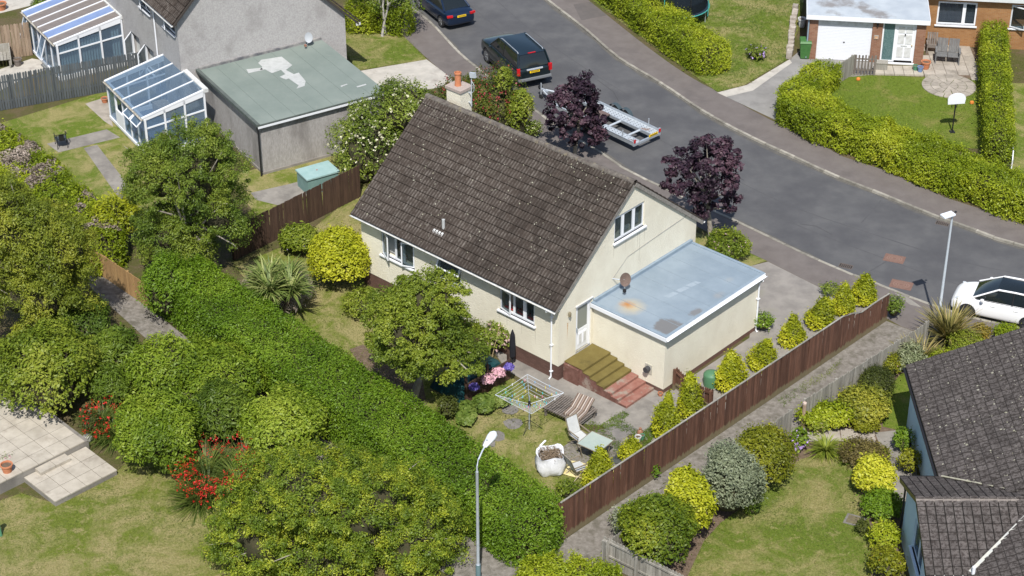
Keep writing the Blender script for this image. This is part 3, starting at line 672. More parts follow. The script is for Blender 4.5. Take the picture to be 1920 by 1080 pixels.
dp = MB(); dp.tube([(E1+.235,EV1-.1,2.66),(E1+.235,EV1-.1,2.55),(E1+.08,EV1-.1,2.40),(E1+.06,EV1-.1,2.2),(E1+.06,EV1-.1,.1),(E1+.14,EV1-.1,.03)], .038, 8)
for z in (.4,1.6): dp.box(E1+.0,E1+.12,EV1-.17,EV1-.03,z,z+.04)
dp.obj('downpipe', WHITE, exn)
fb = MB(); fb.box(-.17,.17,-.03,0,-.22,.22); fbo = fb.obj('flue_plate', M('flue_plate_grey',(.48,.45,.38),(.40,.38,.32),8), exn, (14.1,EV0,.88))
MB().tube([(0,0,.03),(0,-.22,.03)], [.12,.12], 14).obj('flue_pipe', M('flue_black',(.05,.05,.055),rough=.5), fbo)

# ---------------------------------------------------------------- steps to the side door
st = thing('steps', 'side door steps with olive green carpet on upper treads and red painted bottom', 'steps', H0, HA)
OLIVE = M('olive_carpet', (.130,.100,.028), (.162,.128,.038), 2, .95, .4, 120, c3=(.10,.078,.024), s3=1.2)
REDP = M('worn_red_paint', (.215,.090,.068), (.27,.135,.105), 4, .85, .2, 60, c3=(.26,.22,.18), s3=2.5, lo3=.5, hi3=.64)
BR = M('rough_side_brick', (.12,.055,.040), (.20,.10,.08), 4, .9, .5, 30, c3=(.28,.22,.18), s3=2.2, lo3=.55, hi3=.66)
sv0, sv1 = .66, EV0-.02; zs = .80; x = 11.22; top = [(.95, OLIVE), (.36, OLIVE), (.36, OLIVE), (.36, OLIVE), (.36, REDP), (.38, REDP), (.42, REDP)]
body = MB(); xx = x; h = zs
for i, (dx, mt) in enumerate(top):
    body.box(xx, xx+dx, sv0, sv1, -.15, h-.012) if False else None
    xx += dx; h -= .114
prof = []; xx = x; h = zs-.02
prof.append((xx, h))
for i, (dx, mt) in enumerate(top): prof += [(xx+dx-.01, h)]; xx += dx; h -= .114; prof += [(xx-.01, h)] if i < 6 else []
poly = [(x, -.15)] + [(prof[-1][0], -.15)] + prof[::-1]
m = MB(); n = len(poly)
m.add([(a, sv0, b) for a, b in poly] + [(a, sv1, b) for a, b in poly], [tuple(range(n)), tuple(range(2*n-1, n-1, -1))] + [(i, i+n, (i+1)%n+n, (i+1)%n) for i in range(n)])
so = m.obj('step_block', BR, st); bm = bmesh.new(); bm.from_mesh(so.data); bmesh.ops.recalc_face_normals(bm, faces=bm.faces); bm.to_mesh(so.data); bm.free()
xx = x; h = zs
for i, (dx, mt) in enumerate(top):
    t = MB(); a0 = sv0-.012; 
    t.box(xx, xx+dx+.008, a0, sv1, h-.022, h+.006); t.box(xx+dx-.012, xx+dx+.01, a0, sv1, h-.114, h-.0225)
    t.obj('step', mt, st); xx += dx; h -= .114
box(11.25,12.0,.56,.645,-.1,.74).obj('side_wall', BR, st)

# ================================================================ GREY PEBBLEDASHED HOUSE, GARAGE, CONSERVATORIES
GA = R(-58.5); G0 = Vector((-15.3, 87.76, 0)); GX = Vector((math.cos(GA), math.sin(GA), 0)); GY = Vector((-math.sin(GA), math.cos(GA), 0))
def gl(x, y, z=0): return G0 + GX*x + GY*y + Vector((0,0,z))
DASH = M('grey_pebbledash', (.33,.315,.305), (.44,.425,.41), 14, .95, .7, 45, c3=(.27,.255,.245), s3=.9, lo3=.5, hi3=.75)
DASH_D = M('stained_pebbledash', (.29,.275,.26), (.38,.36,.345), 14, .95, .7, 45, c3=(.18,.165,.155), s3=.7, lo3=.48, hi3=.7, stretch=(1,1,.35))
gh = thing('house', 'grey pebbledashed house with plain gable beside the green felt garage', 'house', G0, GA)
m = MB(); prof = [(-.83,0),(8.1,0),(8.1,3.75),(2.7,9.05),(-.83,5.55)]
m.add([(0,a,b) for a,b in prof] + [(-11,a,b) for a,b in prof], [(0,1,2,3,4),(9,8,7,6,5)] + [(i,i+5,(i+1)%5+5,(i+1)%5) for i in range(5)])
gwall = m.obj('wall', DASH, gh); bm = bmesh.new(); bm.from_mesh(gwall.data); bmesh.ops.recalc_face_normals(bm, faces=bm.faces); bm.to_mesh(gwall.data); bm.free()
GW = [(-1.70,4.55,1.35,.95),(-4.75,4.45,1.3,1.0),(-4.8,1.1,1.25,1.3),(-6.6,1.1,1.2,1.3)]
c_ = MB()
for x, z, w, h in GW: c_.box(x, x+w, -1.2, -.45, z, z+h)
cut(gwall, c_)
for i, (x, z, w, h) in enumerate(GW):
    wo_ = window(gh, (x,-.83,z), 0, w, h, [.5] if i < 2 else [], {0:25} if i < 2 else {0:40}, drape=[(.1,w-.1,.1,h*.7,CURTAIN)])
groof = MB()
for y0,z0,y1,z1 in ((-1.1,5.38,2.7,9.25),(8.75,3.2,2.7,9.25)):
    q = [(.25,y0,z0),(-11.2,y0,z0),(-11.2,y1,z1),(.25,y1,z1)]
    groof.add(q + [(a,b,c-.14) for a,b,c in q], [(0,1,2,3),(7,6,5,4),(0,4,5,1),(1,5,6,2),(2,6,7,3),(3,7,4,0)])
gro = groof.obj('roof', M('roof_underlay_dark', (.05,.042,.036)), gh)
up = Vector((0,3.8,3.87)).normalized()
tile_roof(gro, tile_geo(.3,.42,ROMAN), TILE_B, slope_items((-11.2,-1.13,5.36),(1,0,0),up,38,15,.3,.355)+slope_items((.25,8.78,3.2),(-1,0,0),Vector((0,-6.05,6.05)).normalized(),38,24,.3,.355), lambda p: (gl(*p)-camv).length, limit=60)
gutter(gh, (-11,-1.17,5.36), (.2,-1.17,5.34), mat=WHITE_W); box(.2,.24,8.6,8.85,3.05,3.2).obj('verge_end', WHITE_W, gh)
MB().tube([(-2.85,-1.15,5.3),(-2.85,-.92,5.1),(-2.85,-.89,4.9),(-2.85,-.89,.1)], .04, 8).obj('downpipe', WHITE, gh)
d2 = thing('satellite_dish', 'pale grey satellite dish on pebbledash gable above green garage roof', 'satellite dish', gl(.03,5.95,3.0), GA)
dd = MB(); dd.add(vs, fs); dd.obj('reflector', M('dish_grey',(.36,.38,.40),rough=.5), d2, (.38,-.1,.15), (R(75),0,R(60)), smooth=True).scale = (.75,.75,.75)
MB().tube([(0,0,0),(.36,-.1,.1)], .022, 6).obj('bracket', M('rusty_bracket',(.24,.12,.08)), d2); MB().tube([(.36,-.1,-.15),(.6,-.4,-.12)], .015, 5).obj('feed_arm', GALV, d2); box(.55,.66,-.46,-.36,-.18,-.08).obj('receiver', M('rusty_receiver',(.26,.13,.09)), d2)
# garage
gg_ = thing('garage', 'grey pebbledash garage with flat green felt roof and pale patch', 'garage', G0, GA)
gb = box(.02,6.75,.15,6.55,-.1,2.5).obj('wall', DASH_D, gg_); box(.0,6.80,.10,6.60,-.1,.12).obj('plinth', CONC, gg_)
def green_felt():
    m, nt, b, pos = base_mat('green_felt'); tc = nt.nodes.new('ShaderNodeTexCoord'); ob = tc.outputs['Object']
    c = mixc(nt, ramp(nt, noise(nt, ob, .5, 6, .6), [(.35,0),(.68,1)]), (.155,.188,.168), (.20,.232,.208))
    c = mixc(nt, ramp(nt, noise(nt, ob, 2.5, 6, .7), [(.58,0),(.75,.6)]), c, (.225,.24,.215))
    nt.links.new(c, b.inputs['Base Color']); b.inputs['Roughness'].default_value = .8; bump(nt, b, noise(nt, ob, 3, 5), .2, .03); return m
GFELT = green_felt()
grf = box(-.02,6.92,-.02,6.72,2.5,2.68).obj('flat_roof', GFELT, gg_)
for k in range(6): box(.1,6.9,.9+k*1.0,.925+k*1.0,2.678,2.6865).obj('felt_lap', M('green_lap%d'%k,(.150,.180,.162),rough=.8), grf)
GEDGE = M('dark_felt_edge', (.07,.085,.078), (.10,.115,.105), 3, .8)
box(0,6.94,-.10,.06,2.60,2.74).obj('roof_edge', GEDGE, grf); box(0,.10,.06,6.7,2.66,2.80).obj('wall_flashing', M('lead_flashing',(.10,.10,.11),(.30,.29,.27),2,.7), grf)
box(6.925,6.96,-.05,6.74,2.52,2.62).obj('fascia', WHITE, gg_); box(6.90,6.94,-.06,6.74,2.62,2.705).obj('roof_edge', GEDGE, grf)
PATCH = M('pale_sealant', (.36,.37,.36), (.44,.45,.44), 5, .7, c3=(.24,.27,.25), s3=2.5, lo3=.58, hi3=.72)
pz = 2.690
# pale sealant strips brushed on along the roof
def rpatch(l): 
    q = [G0 for _ in l]; pts = []
    for x, y in l:
        p = at(x, y, pz); r = p - G0; pts.append((r.dot(GX), r.dot(GY)))
    MB().prism(pts, pz-.003, pz).obj('sealant_patch', PATCH, grf)
rpatch([(490,112),(528,106),(548,122),(536,131),(551,139),(560,136),(573,152),(571,161),(556,166),(560,160),(541,147),(536,149),(524,144),(535,139),(527,131),(510,137),(497,130),(487,131),(492,125),(484,118)])
rpatch([(462,130),(490,127),(494,131),(466,137)]); rpatch([(638,161),(650,157),(652,158),(640,163)]); rpatch([(668,162),(686,157),(687,159),(670,164)])
bp = MB(); bp.tube([(6.80,-.04,2.55),(6.86,-.02,2.3),(6.86,-.02,.02)], .045, 8); bp.obj('downpipe', BLACK, gg_)

def conservatory(label, x0, x1, y0, y1, zl, zh, nbars, panels, polys=None, doors=True):
    o = gl(x0, y0); t = thing('conservatory', label, 'conservatory', o, GA); w = x1-x0; d = y1-y0
    fl = MB().box(0,w,0,d,0,.08).obj('floor', CONC_L, t)
    f = MB()                                            # sill walls and posts
    f.box(-.03,w+.03,-.05,.10,.08,.22); f.box(w-.12,w+.03,.10,d,.08,.30); f.box(-.03,.12,.10,d,.08,.30)
    def post(x, y, z1, s=.09): f.box(x-s/2,x+s/2,y-s/2,y+s/2,.22,z1)
    nf = 5
    for k in range(nf+1): post(w*k/nf, .02, zl)
    for k in range(1, 4):
        yy = d*k/3; zz = zl+(zh-zl)*k/3; post(w-.045, yy, zz); post(.045, yy, zz)
    f.box(0,w,-.04,.08,zl-.10,zl+.02)
    for xx in (0, w-.09):
        f.add([(xx,0,zl-.1),(xx+.09,0,zl-.1),(xx+.09,d,zh-.25),(xx,d,zh-.25),(xx,0,zl+.02),(xx+.09,0,zl+.02),(xx+.09,d,zh+.02),(xx,d,zh+.02)],[(0,3,2,1),(4,5,6,7),(0,1,5,4),(1,2,6,5),(2,3,7,6),(3,0,4,7)])
        f.bar((xx+.045,.05,1.55),(xx+.045,d,1.75),.07,.07)
    fr_ = f.obj('frame', WHITE, t)
    for k in range(nbars+1):
        xx = .04+(w-.08)*k/nbars; wd = .10 if k in (0,nbars) else .06
        MB().bar((xx,-.12,zl+.055),(xx,d+.02,zh+.075),wd,.07).obj('glazing_bar', WHITE, t)
    MB().box(-.03,w+.03,d-.02,d+.22,zh-.05,zh+.13).obj('wall_plate', WHITE_W, t)
    for k in range(nbars):
        a = .04+(w-.08)*k/nbars+.03; b = .04+(w-.08)*(k+1)/nbars-.03
        MB().add([(a,-.10,zl+.04),(b,-.10,zl+.04),(b,d,zh+.055),(a,d,zh+.055),(a,-.10,zl+.055),(b,-.10,zl+.055),(b,d,zh+.07),(a,d,zh+.07)],[(0,3,2,1),(4,5,6,7),(0,1,5,4),(1,2,6,5),(2,3,7,6),(3,0,4,7)]).obj('roof_pane', (polys or {}).get(k, GLASS_C), t)
    gutter(t, (-.05,-.16,zl+.03), (w+.05,-.16,zl+.02), r=.05, mat=M('dirty_gutter',(.45,.43,.38),(.22,.19,.14),9))
    for k in range(nf):
        if k == panels.get('door'): continue
        box(w*k/nf+.045,w*(k+1)/nf-.045,.01,.03,.22,zl-.1).obj('pane', GLASS_C, t)
    for xx in (.03, w-.06):
        for k in range(3):
            y0_, y1_ = d*k/3+.045, d*(k+1)/3-.045; z0_ = zl+(zh-zl)*k/3-.12; z1_ = zl+(zh-zl)*(k+1)/3-.12
            MB().add([(xx,y0_,.3),(xx+.02,y0_,.3),(xx+.02,y1_,.3),(xx,y1_,.3),(xx,y0_,z0_),(xx+.02,y0_,z0_),(xx+.02,y1_,z1_-.05),(xx,y1_,z1_-.05)],[(0,3,2,1),(4,5,6,7),(0,1,5,4),(1,2,6,5),(2,3,7,6),(3,0,4,7)]).obj('pane', GLASS_C, t)
    return t, w, d
def hopper(t, x, z, w, h, ang, y=-.05):
    s = MB(); tt = .05; s.box(0,w,-.02,.02,-h,-h+tt); s.box(0,w,-.02,.02,-tt,0); s.box(0,tt,-.02,.02,-h+tt,-tt); s.box(w-tt,w,-.02,.02,-h+tt,-tt)
    o = s.obj('opening_sash', WHITE, t, (x,y,z), (R(-ang),0,0)); box(tt-.01,w-tt+.01,-.006,.006,-h+tt-.01,-tt+.01).obj('pane', GLASS_C, o)
c1, w, d = conservatory('white lean to conservatory with clear glass roof beside grey garage', -2.3, 2.45, -3.85, -.75, 2.08, 2.72, 4, {'door':1})
hopper(c1, w*.62, 2.0, w*.17, .45, 55); hopper(c1, w*.80, 2.0, w*.18, .45, 50)
BLUEG = M('conservatory_floor_blue', (.10,.16,.24), (.13,.19,.27), 3, .5)
box(.15,w-.15,.12,d-.1,.081,.10).obj('floor_rug', BLUEG, c1); box(.3,1.5,d-1.0,d-.3,.10,.55).obj('bench_seat', M('cane_seat',(.35,.30,.24),(.25,.2,.16),8), c1); box(2.4,4.2,d-1.0,d-.25,.10,.5).obj('bench_seat', M('grey_seat',(.36,.36,.36),(.28,.28,.27),8), c1)
box(.95,1.85,-.03,.05,.10,1.0).obj('door_leaf', WHITE, c1)
PB = M('blue_polycarbonate', (.16,.22,.38), (.19,.26,.43), 2, .35); PG = M('brown_roof_blind', (.14,.12,.11), (.20,.175,.16), 3, .6, stretch=(1,9,1))
c2, w, d = conservatory('white conservatory with blue and brown striped roof at corner', -12.3, -7.55, -4.45, -.9, 2.08, 2.72, 6, {}, {0:PB,1:PG,2:PG,3:PG,4:PB,5:PG})
hopper(c2, .15, 2.05, .55, 1.3, 18); hopper(c2, w*.58, 2.05, .7, 1.3, 20)
BL = M('green_blind_slat', (.30,.37,.35), (.36,.43,.40), 3, .7); sm = box(-.05,.05,-.008,.008,.35,2.05).mesh('blind_slat', BL)
for k in range(22):
    if k in (16,17,18): continue
    put('blind_slat', sm, c2, (w-.22,.25+k*.148,0), (0,0,R(70)))
bsm = MB(); x0, y0 = 0, 0
bs = thing('storage_box', 'low teal storage box with pale turquoise lid beside brown fence', 'storage box', gl(8.55,.95), GA)
TEAL = M('teal_box', (.13,.22,.21), (.17,.27,.25), 4, .6); TEAL_L = M('teal_lid', (.25,.38,.37), (.30,.43,.42), 3, .55)
box(.05,1.15,.05,1.65,0,.80).obj('body', TEAL, bs); box(0,1.2,0,1.7,.80,.87).obj('lid', TEAL_L, bs); box(.55,.6,.8,.86,.87,.89).obj('handle', M('red_handle',(.4,.08,.06)), bs)

# ================================================================ BRICK HOUSE OVER THE ROAD
def brick_mat(name, c1, c2, mort, k=1.0):
    m, nt, b, pos = base_mat(name); tc = nt.nodes.new('ShaderNodeTexCoord'); sx = nt.nodes.new('ShaderNodeSeparateXYZ'); nt.links.new(tc.outputs['Object'], sx.inputs[0])
    ad = nt.nodes.new('ShaderNodeMath'); nt.links.new(sx.outputs[0], ad.inputs[0]); nt.links.new(sx.outputs[1], ad.inputs[1])
    cx = nt.nodes.new('ShaderNodeCombineXYZ'); nt.links.new(ad.outputs[0], cx.inputs[0]); nt.links.new(sx.outputs[2], cx.inputs[1])
    br = nt.nodes.new('ShaderNodeTexBrick'); nt.links.new(cx.outputs[0], br.inputs[0]); br.inputs['Scale'].default_value = 1
    br.inputs['Brick Width'].default_value = .225; br.inputs['Row Height'].default_value = .075; br.inputs['Mortar Size'].default_value = .006
    br.inputs['Color1'].default_value = (*c1,1); br.inputs['Color2'].default_value = (*c2,1); br.inputs['Mortar'].default_value = (*mort,1)
    c = mixc(nt, ramp(nt, noise(nt, pos, 1.2, 5), [(.4,0),(.75,.5)]), br.outputs[0], tuple(x*.7 for x in c1))
    nt.links.new(c, b.inputs['Base Color']); b.inputs['Roughness'].default_value = .9; bump(nt, b, br.outputs[1], -.4, .01); return m
BRICK = brick_mat('red_brown_brick', (.21,.095,.055), (.27,.14,.085), (.24,.19,.15)); BRICK_O = brick_mat('orange_brown_brick', (.27,.125,.045), (.33,.165,.065), (.28,.21,.13))
PLBR = brick_mat('painted_plinth_brick', (.100,.055,.043), (.135,.075,.06), (.085,.047,.038)); pl.data.materials[0] = PLBR
BA = R(-7); B0 = Vector((15.35, 94.6, 0)); BX = Vector((math.cos(BA), math.sin(BA), 0)); BY = Vector((-math.sin(BA), math.cos(BA), 0))
def bl(x, y, z=0): return B0 + BX*x + BY*y + Vector((0,0,z))
bh = thing('house', 'brick house with white garage door and white front door', 'house', B0, BA)
bw = box(.05,6.0,0,7.5,-.1,2.36).obj('wall', BRICK, bh); cut(bw, MB().box(.50,3.28,-.3,.6,-.2,2.37).box(3.80,5.52,-.3,.6,.08,2.30))
mw = box(6.004,16,2.55,9.5,-.1,2.75).obj('wall', BRICK_O, bh); cut(mw, MB().box(6.72,8.75,2.2,3.1,1.2,2.52).box(10.5,12.3,2.2,3.1,1.2,2.52))
rg = box(-.12,6.12,-.22,7.6,2.44,2.62).obj('flat_roof', M('grey_felt', (.34,.375,.41), (.42,.455,.48), 1.0, .6, c3=(.22,.21,.205), s3=.35, lo3=.52, hi3=.62), bh)
box(-.13,6.13,-.25,-.225,2.36,2.60).obj('fascia', WHITE, bh); box(-.15,-.122,-.24,7.6,2.36,2.64).obj('fascia', WHITE, bh); box(6.122,6.15,-.24,2.5,2.36,2.64).obj('fascia', WHITE, bh)
box(-.12,6.12,-.21,0,2.37,2.44).obj('soffit', WHITE, bh); box(6.16,16,2.2,9.6,2.76,2.95).obj('flat_roof', M('light_fascia_roof',(.6,.62,.62),(.5,.52,.52),2,.6), bh)
gd = MB().box(.50,3.28,.10,.14,0,2.0).obj('garage_door', WHITE, bh)
gs = box(.52,3.26,-.012,.012,0,.075).mesh('door_slat', WHITE)
for k in range(24): put('door_slat', gs, gd, (0,.092,.02+k*.083))
box(.50,3.28,.02,.10,2.0,2.365).obj('door_header', WHITE_W, bh); box(1.85,1.93,.06,.085,1.0,1.06).obj('handle', BLACK, gd)
fu = MB(); fu.box(3.80,5.52,.06,.14,2.22,2.30); fu.box(3.80,3.88,.06,.14,.08,2.22); fu.box(5.44,5.52,.06,.14,.08,2.22); fu.box(4.42,4.52,.06,.14,.08,2.22); fu.box(3.88,4.42,.06,.14,.08,.16)
fd = fu.obj('front_door', WHITE, bh); lf = box(4.52,5.44,.09,.13,.16,2.22).obj('door_leaf', WHITE, fd)
for z0, z1 in ((.34,.92),(1.10,1.62),(1.72,2.06)):
    for x in (4.62, 5.02): box(x,x+.32,.07,.095,z0,z1).obj('door_panel', WHITE_W, fd)
box(4.80,5.14,.06,.09,.98,1.04).obj('letterbox', WHITE_W, fd); MB().tube([(4.98,.05,1.58),(4.98,.06,1.68)], .03, 6).obj('knocker', BLACK, fd); box(5.34,5.39,.03,.09,1.0,1.06).obj('handle', M('brass',(.6,.4,.1),metal=.8,rough=.3), fd)
box(3.88,4.42,.09,.11,.16,2.22).obj('pane', M('patterned_glass', (.05,.10,.10), (.13,.20,.20), 22, .15, c3=(.25,.10,.12), s3=2.2, lo3=.62, hi3=.7), fd)
box(3.75,5.57,-.08,.14,.0,.08).obj('threshold', WHITE, fd)
wb = window(bh, (6.72,2.55,1.2), 0, 2.03, 1.32, [.68], None, drape=[(.1,1.3,.08,1.2,M('lilac_blind',(.30,.28,.34),(.36,.34,.40),2,.8,stretch=(.2,.2,8))),(1.45,1.95,.08,1.2,M('grey_blind',(.25,.25,.29),(.31,.31,.35),2,.8,stretch=(.2,.2,8)))])
window(bh, (10.5,2.55,1.2), 0, 1.8, 1.32, [.5], {0:30})
pq = box(3.40,3.62,-.035,0,1.34,1.56).obj('number_plaque', M('plaque_grey',(.33,.31,.28),rough=.7), bh); box(3.43,3.59,-.045,-.034,1.36,1.50).obj('plaque_face', M('plaque_orange',(.45,.22,.07),rough=.6), pq)
fc = bpy.data.curves.new('number', 'FONT'); fc.body = '12'; fc.size = .12; fc.extrude = .003; fc.align_x = 'CENTER'
fo_ = bpy.data.objects.new('number', fc); COL.objects.link(fo_); fo_.rotation_euler = (R(90),0,0); fo_.location = (3.51,-.052,1.385)
bpy.context.view_layer.update(); fm_ = bpy.data.meshes.new_from_object(fo_.evaluated_get(bpy.context.evaluated_depsgraph_get())); bpy.data.objects.remove(fo_)
fm_.materials.clear(); fm_.materials.append(WHITE); put('number', fm_, pq, (3.51,-.049,1.385), (R(90),0,0))
MB().lathe([(.02,0),(.05,.02),(.05,.2),(.03,.26)], (3.52,-.08,2.08), 8).obj('wall_light', BLACK, bh); MB().tube([(.0,-.05,2.4),(.0,-.05,.1)], .04, 8).obj('downpipe', M('blue_grey_pipe',(.22,.28,.33)), bh)
# side wall of the garage alley (old stones)
al = thing('garden_wall', 'low rough stone wall along the alley beside white garage door', 'wall', at(1478,112), R(80))
sm_ = [MB().prism([(0,-.14),(.30,-.16),(.33,.13),(.02,.15)],0,h).mesh('stone', M('rubble_stone', (.30,.26,.22), (.42,.38,.33), 5, .95, .5, 30, vary=.2)) for h in (.22,.28,.34)]
for k in range(18): put('stone', random.choice(sm_), al, (k*.36, random.uniform(-.04,.04), random.uniform(0,.12)), (0,0,random.uniform(-.12,.12)))

# ================================================================ BLUE-WALLED HOUSE, LOWER RIGHT
rh = thing('house', 'pale blue house with grey lichened tile roof at right edge', 'house', (13.6, 50.2, 0), 0)
BLUE = M('pale_blue_render', (.46,.60,.67), (.50,.64,.71), 1.2, .9, .3, 30)
ox, oy = 13.6, 50.2
mwall = box(15.15-ox,27-ox,44-oy,62.05-oy,-.1,2.50).obj('wall', BLUE, rh)
# projecting gable
gm = MB(); prof = [(50.50,-.1),(55.15,-.1),(55.15,2.50),(52.83,3.52),(50.50,2.50)]
gm.add([(13.78-ox,a-oy,b) for a,b in prof] + [(15.146-ox,a-oy,b) for a,b in prof], [(0,1,2,3,4),(9,8,7,6,5)] + [(i,i+5,(i+1)%5+5,(i+1)%5) for i in range(5)])
gw_ = gm.obj('gable_wall', BLUE, rh); bm = bmesh.new(); bm.from_mesh(gw_.data); bmesh.ops.recalc_face_normals(bm, faces=bm.faces); bm.to_mesh(gw_.data); bm.free()
cut(gw_, MB().box(13.5-ox,14.05-ox,51.9-oy,53.5-oy,1.05,2.35).box(14.0-ox,15.0-ox,50.3-oy,50.8-oy,1.0,2.25))
window(rh, (13.78-ox,53.5-oy,1.05), R(-90), 1.6, 1.30, [.55], None, fm=M('pale_blue_frame',(.52,.62,.70),rough=.4))
window(rh, (14.0-ox,50.50-oy,1.0), 0, 1.0, 1.25, [.5], None)
ga_ = Matrix.Translation((ox,oy,0))
tp = .404; ev = Vector((14.9-ox, 0, 2.55)); upm = Vector((1,0,tp)).normalized()
mr = MB(); q = [(14.95-ox,44-oy,2.55),(14.95-ox,62.3-oy,2.55),(22-ox,62.3-oy,2.55+7.05*tp),(22-ox,44-oy,2.55+7.05*tp)]
mr.add(q + [(a,b,c-.12) for a,b,c in q], [(3,2,1,0),(4,5,6,7),(0,1,5,4),(1,2,6,5),(2,3,7,6),(3,0,4,7)])
mr_ = mr.obj('roof', M('roof_underlay_grey',(.05,.045,.04)), rh)
def zsm(y): return 3.66 - abs(y-52.83)*.432
def keepm(p, i, j):
    X, Y, Z = p.x+ox, p.y+oy, p.z
    return not (50.2 < Y-.15 < 55.5 and Z < zsm(Y-.15)-.02)
it = slope_items((14.9-ox,62.34-oy,2.55),(0,-1,0),upm,56,22,.305,.335,lift=.05,keep=keepm)
ngr = lambda p: (Vector((p[0]+ox,p[1]+oy,p[2]))-camv).length
FL = tile_geo(.305,.40,FLAT)
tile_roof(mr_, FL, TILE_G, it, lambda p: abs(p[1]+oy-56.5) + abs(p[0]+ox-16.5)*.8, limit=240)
# small gable roof
sr = MB()
for ye, sg in ((55.42,1),(50.24,-1)):
    zb = zsm(ye)-.03
    q = [(13.55-ox,ye-oy,zb),(17.9-ox,ye-oy,zb),(17.9-ox,52.83-oy,3.62),(13.55-ox,52.83-oy,3.62)]
    sr.add(q + [(a,b,c-.08) for a,b,c in q], [(0,1,2,3),(7,6,5,4),(0,4,5,1),(1,5,6,2),(2,6,7,3),(3,7,4,0)])
sr_ = sr.obj('gable_roof', M('roof_underlay_grey2',(.05,.045,.04)), rh)
def keeps(p, i, j):
    X, Y, Z = p.x+ox, p.y+oy, p.z; zm = 2.55+(X+.3-14.95)*tp; return Z > zm - .05
su = Vector((0,-1,.432)).normalized(); sn = Vector((0,1,.432)).normalized()
itn = slope_items((13.52-ox,50.20-oy,zsm(50.2)-.02),(1,0,0),sn,15,9,.305,.318,lift=.05,keep=keeps)
itf = slope_items((13.52-ox+15*.305,55.46-oy,zsm(55.46)-.02),(-1,0,0),su,15,9,.305,.318,lift=.05,keep=lambda p,i,j: p.z > 2.55+(p.x+ox-.3-14.95)*tp-.05)
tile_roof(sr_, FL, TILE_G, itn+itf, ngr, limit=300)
rmm = uvmesh('ridge_tile', [tuple(v) for v in rt.v], rt.f, [(0,0)]*len(rt.v), M('grey_ridge', (.15,.13,.12), (.21,.185,.165), 7, .95, .5, 40, c3=(.24,.21,.18), s3=3))
for k in range(9): put('ridge_tile', rmm, sr_, (13.52-ox+k*.4535, 52.83-oy, 3.61), (0,0,0), (1,.9,.7))
lm_ = MB()
for k in range(420):
    x_, y_ = random.uniform(15.0,20.5), random.uniform(52.5,62.2); r_ = random.uniform(.015,.05); z_ = 2.55+(x_-14.95)*tp+.085
    if 50.2 < y_ < 55.6 and z_ < zsm(y_)+.12: continue
    e1_, e2_ = Vector((0,-1,0)), upm; nn_ = e1_.cross(e2_); c_ = Vector((x_-ox,y_-oy,z_)); lm_.add([c_+nn_*.015]+[c_+(e1_*math.cos(6.283*j/6)+e2_*math.sin(6.283*j/6))*r_*random.uniform(.7,1.3) for j in range(6)], [(0,1+j,1+(j+1)%6) for j in range(6)])
lm_.obj('lichen', LICH, mr_)['kind'] = 'stuff'
VAL = M('valley_mortar', (.34,.33,.24), (.44,.42,.33), 6, .9)
xt = 14.95+(3.66-2.55)/tp
MB().bar((14.97-ox,55.4-oy,2.66),(xt+.1-ox,52.9-oy,3.74),.05,.03).obj('valley', VAL, sr_); MB().bar((14.97-ox,50.25-oy,2.66),(xt+.1-ox,52.76-oy,3.74),.13,.03).obj('valley', M('lead_valley',(.42,.43,.41),(.5,.49,.42),5,.6), sr_)
gutter(rh, (14.83-ox,62.3-oy,2.54), (14.83-ox,55.45-oy,2.52), mat=BLACK); box(14.90-ox,14.93-ox,55.45-oy,62.3-oy,2.42,2.56).obj('fascia', BLACK, rh)
gutter(rh, (13.55-ox,50.12-oy,2.54), (15.0-ox,50.12-oy,2.53), mat=BLACK); box(13.56-ox,15.0-ox,50.19-oy,50.22-oy,2.42,2.56).obj('fascia', WHITE_W, rh)
gutter(rh, (13.55-ox,55.52-oy,2.54), (14.85-ox,55.52-oy,2.53), mat=BLACK)
MB().bar((13.55-ox,55.42-oy,2.47),(13.55-ox,52.83-oy,3.59),.03,.16).obj('bargeboard', M('mossy_board',(.16,.135,.03),(.20,.17,.05),5), rh); MB().bar((13.55-ox,50.24-oy,2.47),(13.55-ox,52.83-oy,3.59),.03,.16).obj('bargeboard', BLACK, rh)
MB().tube([(15.05-ox,50.16-oy,2.2),(15.05-ox,50.16-oy,2.95)], .06, 10).obj('soil_pipe', WHITE, rh)
MB().tube([(13.66-ox,55.30-oy,2.45),(13.72-ox,55.18-oy,2.2),(13.72-ox,55.18-oy,.05)], .035, 8).obj('downpipe', BLACK, rh)

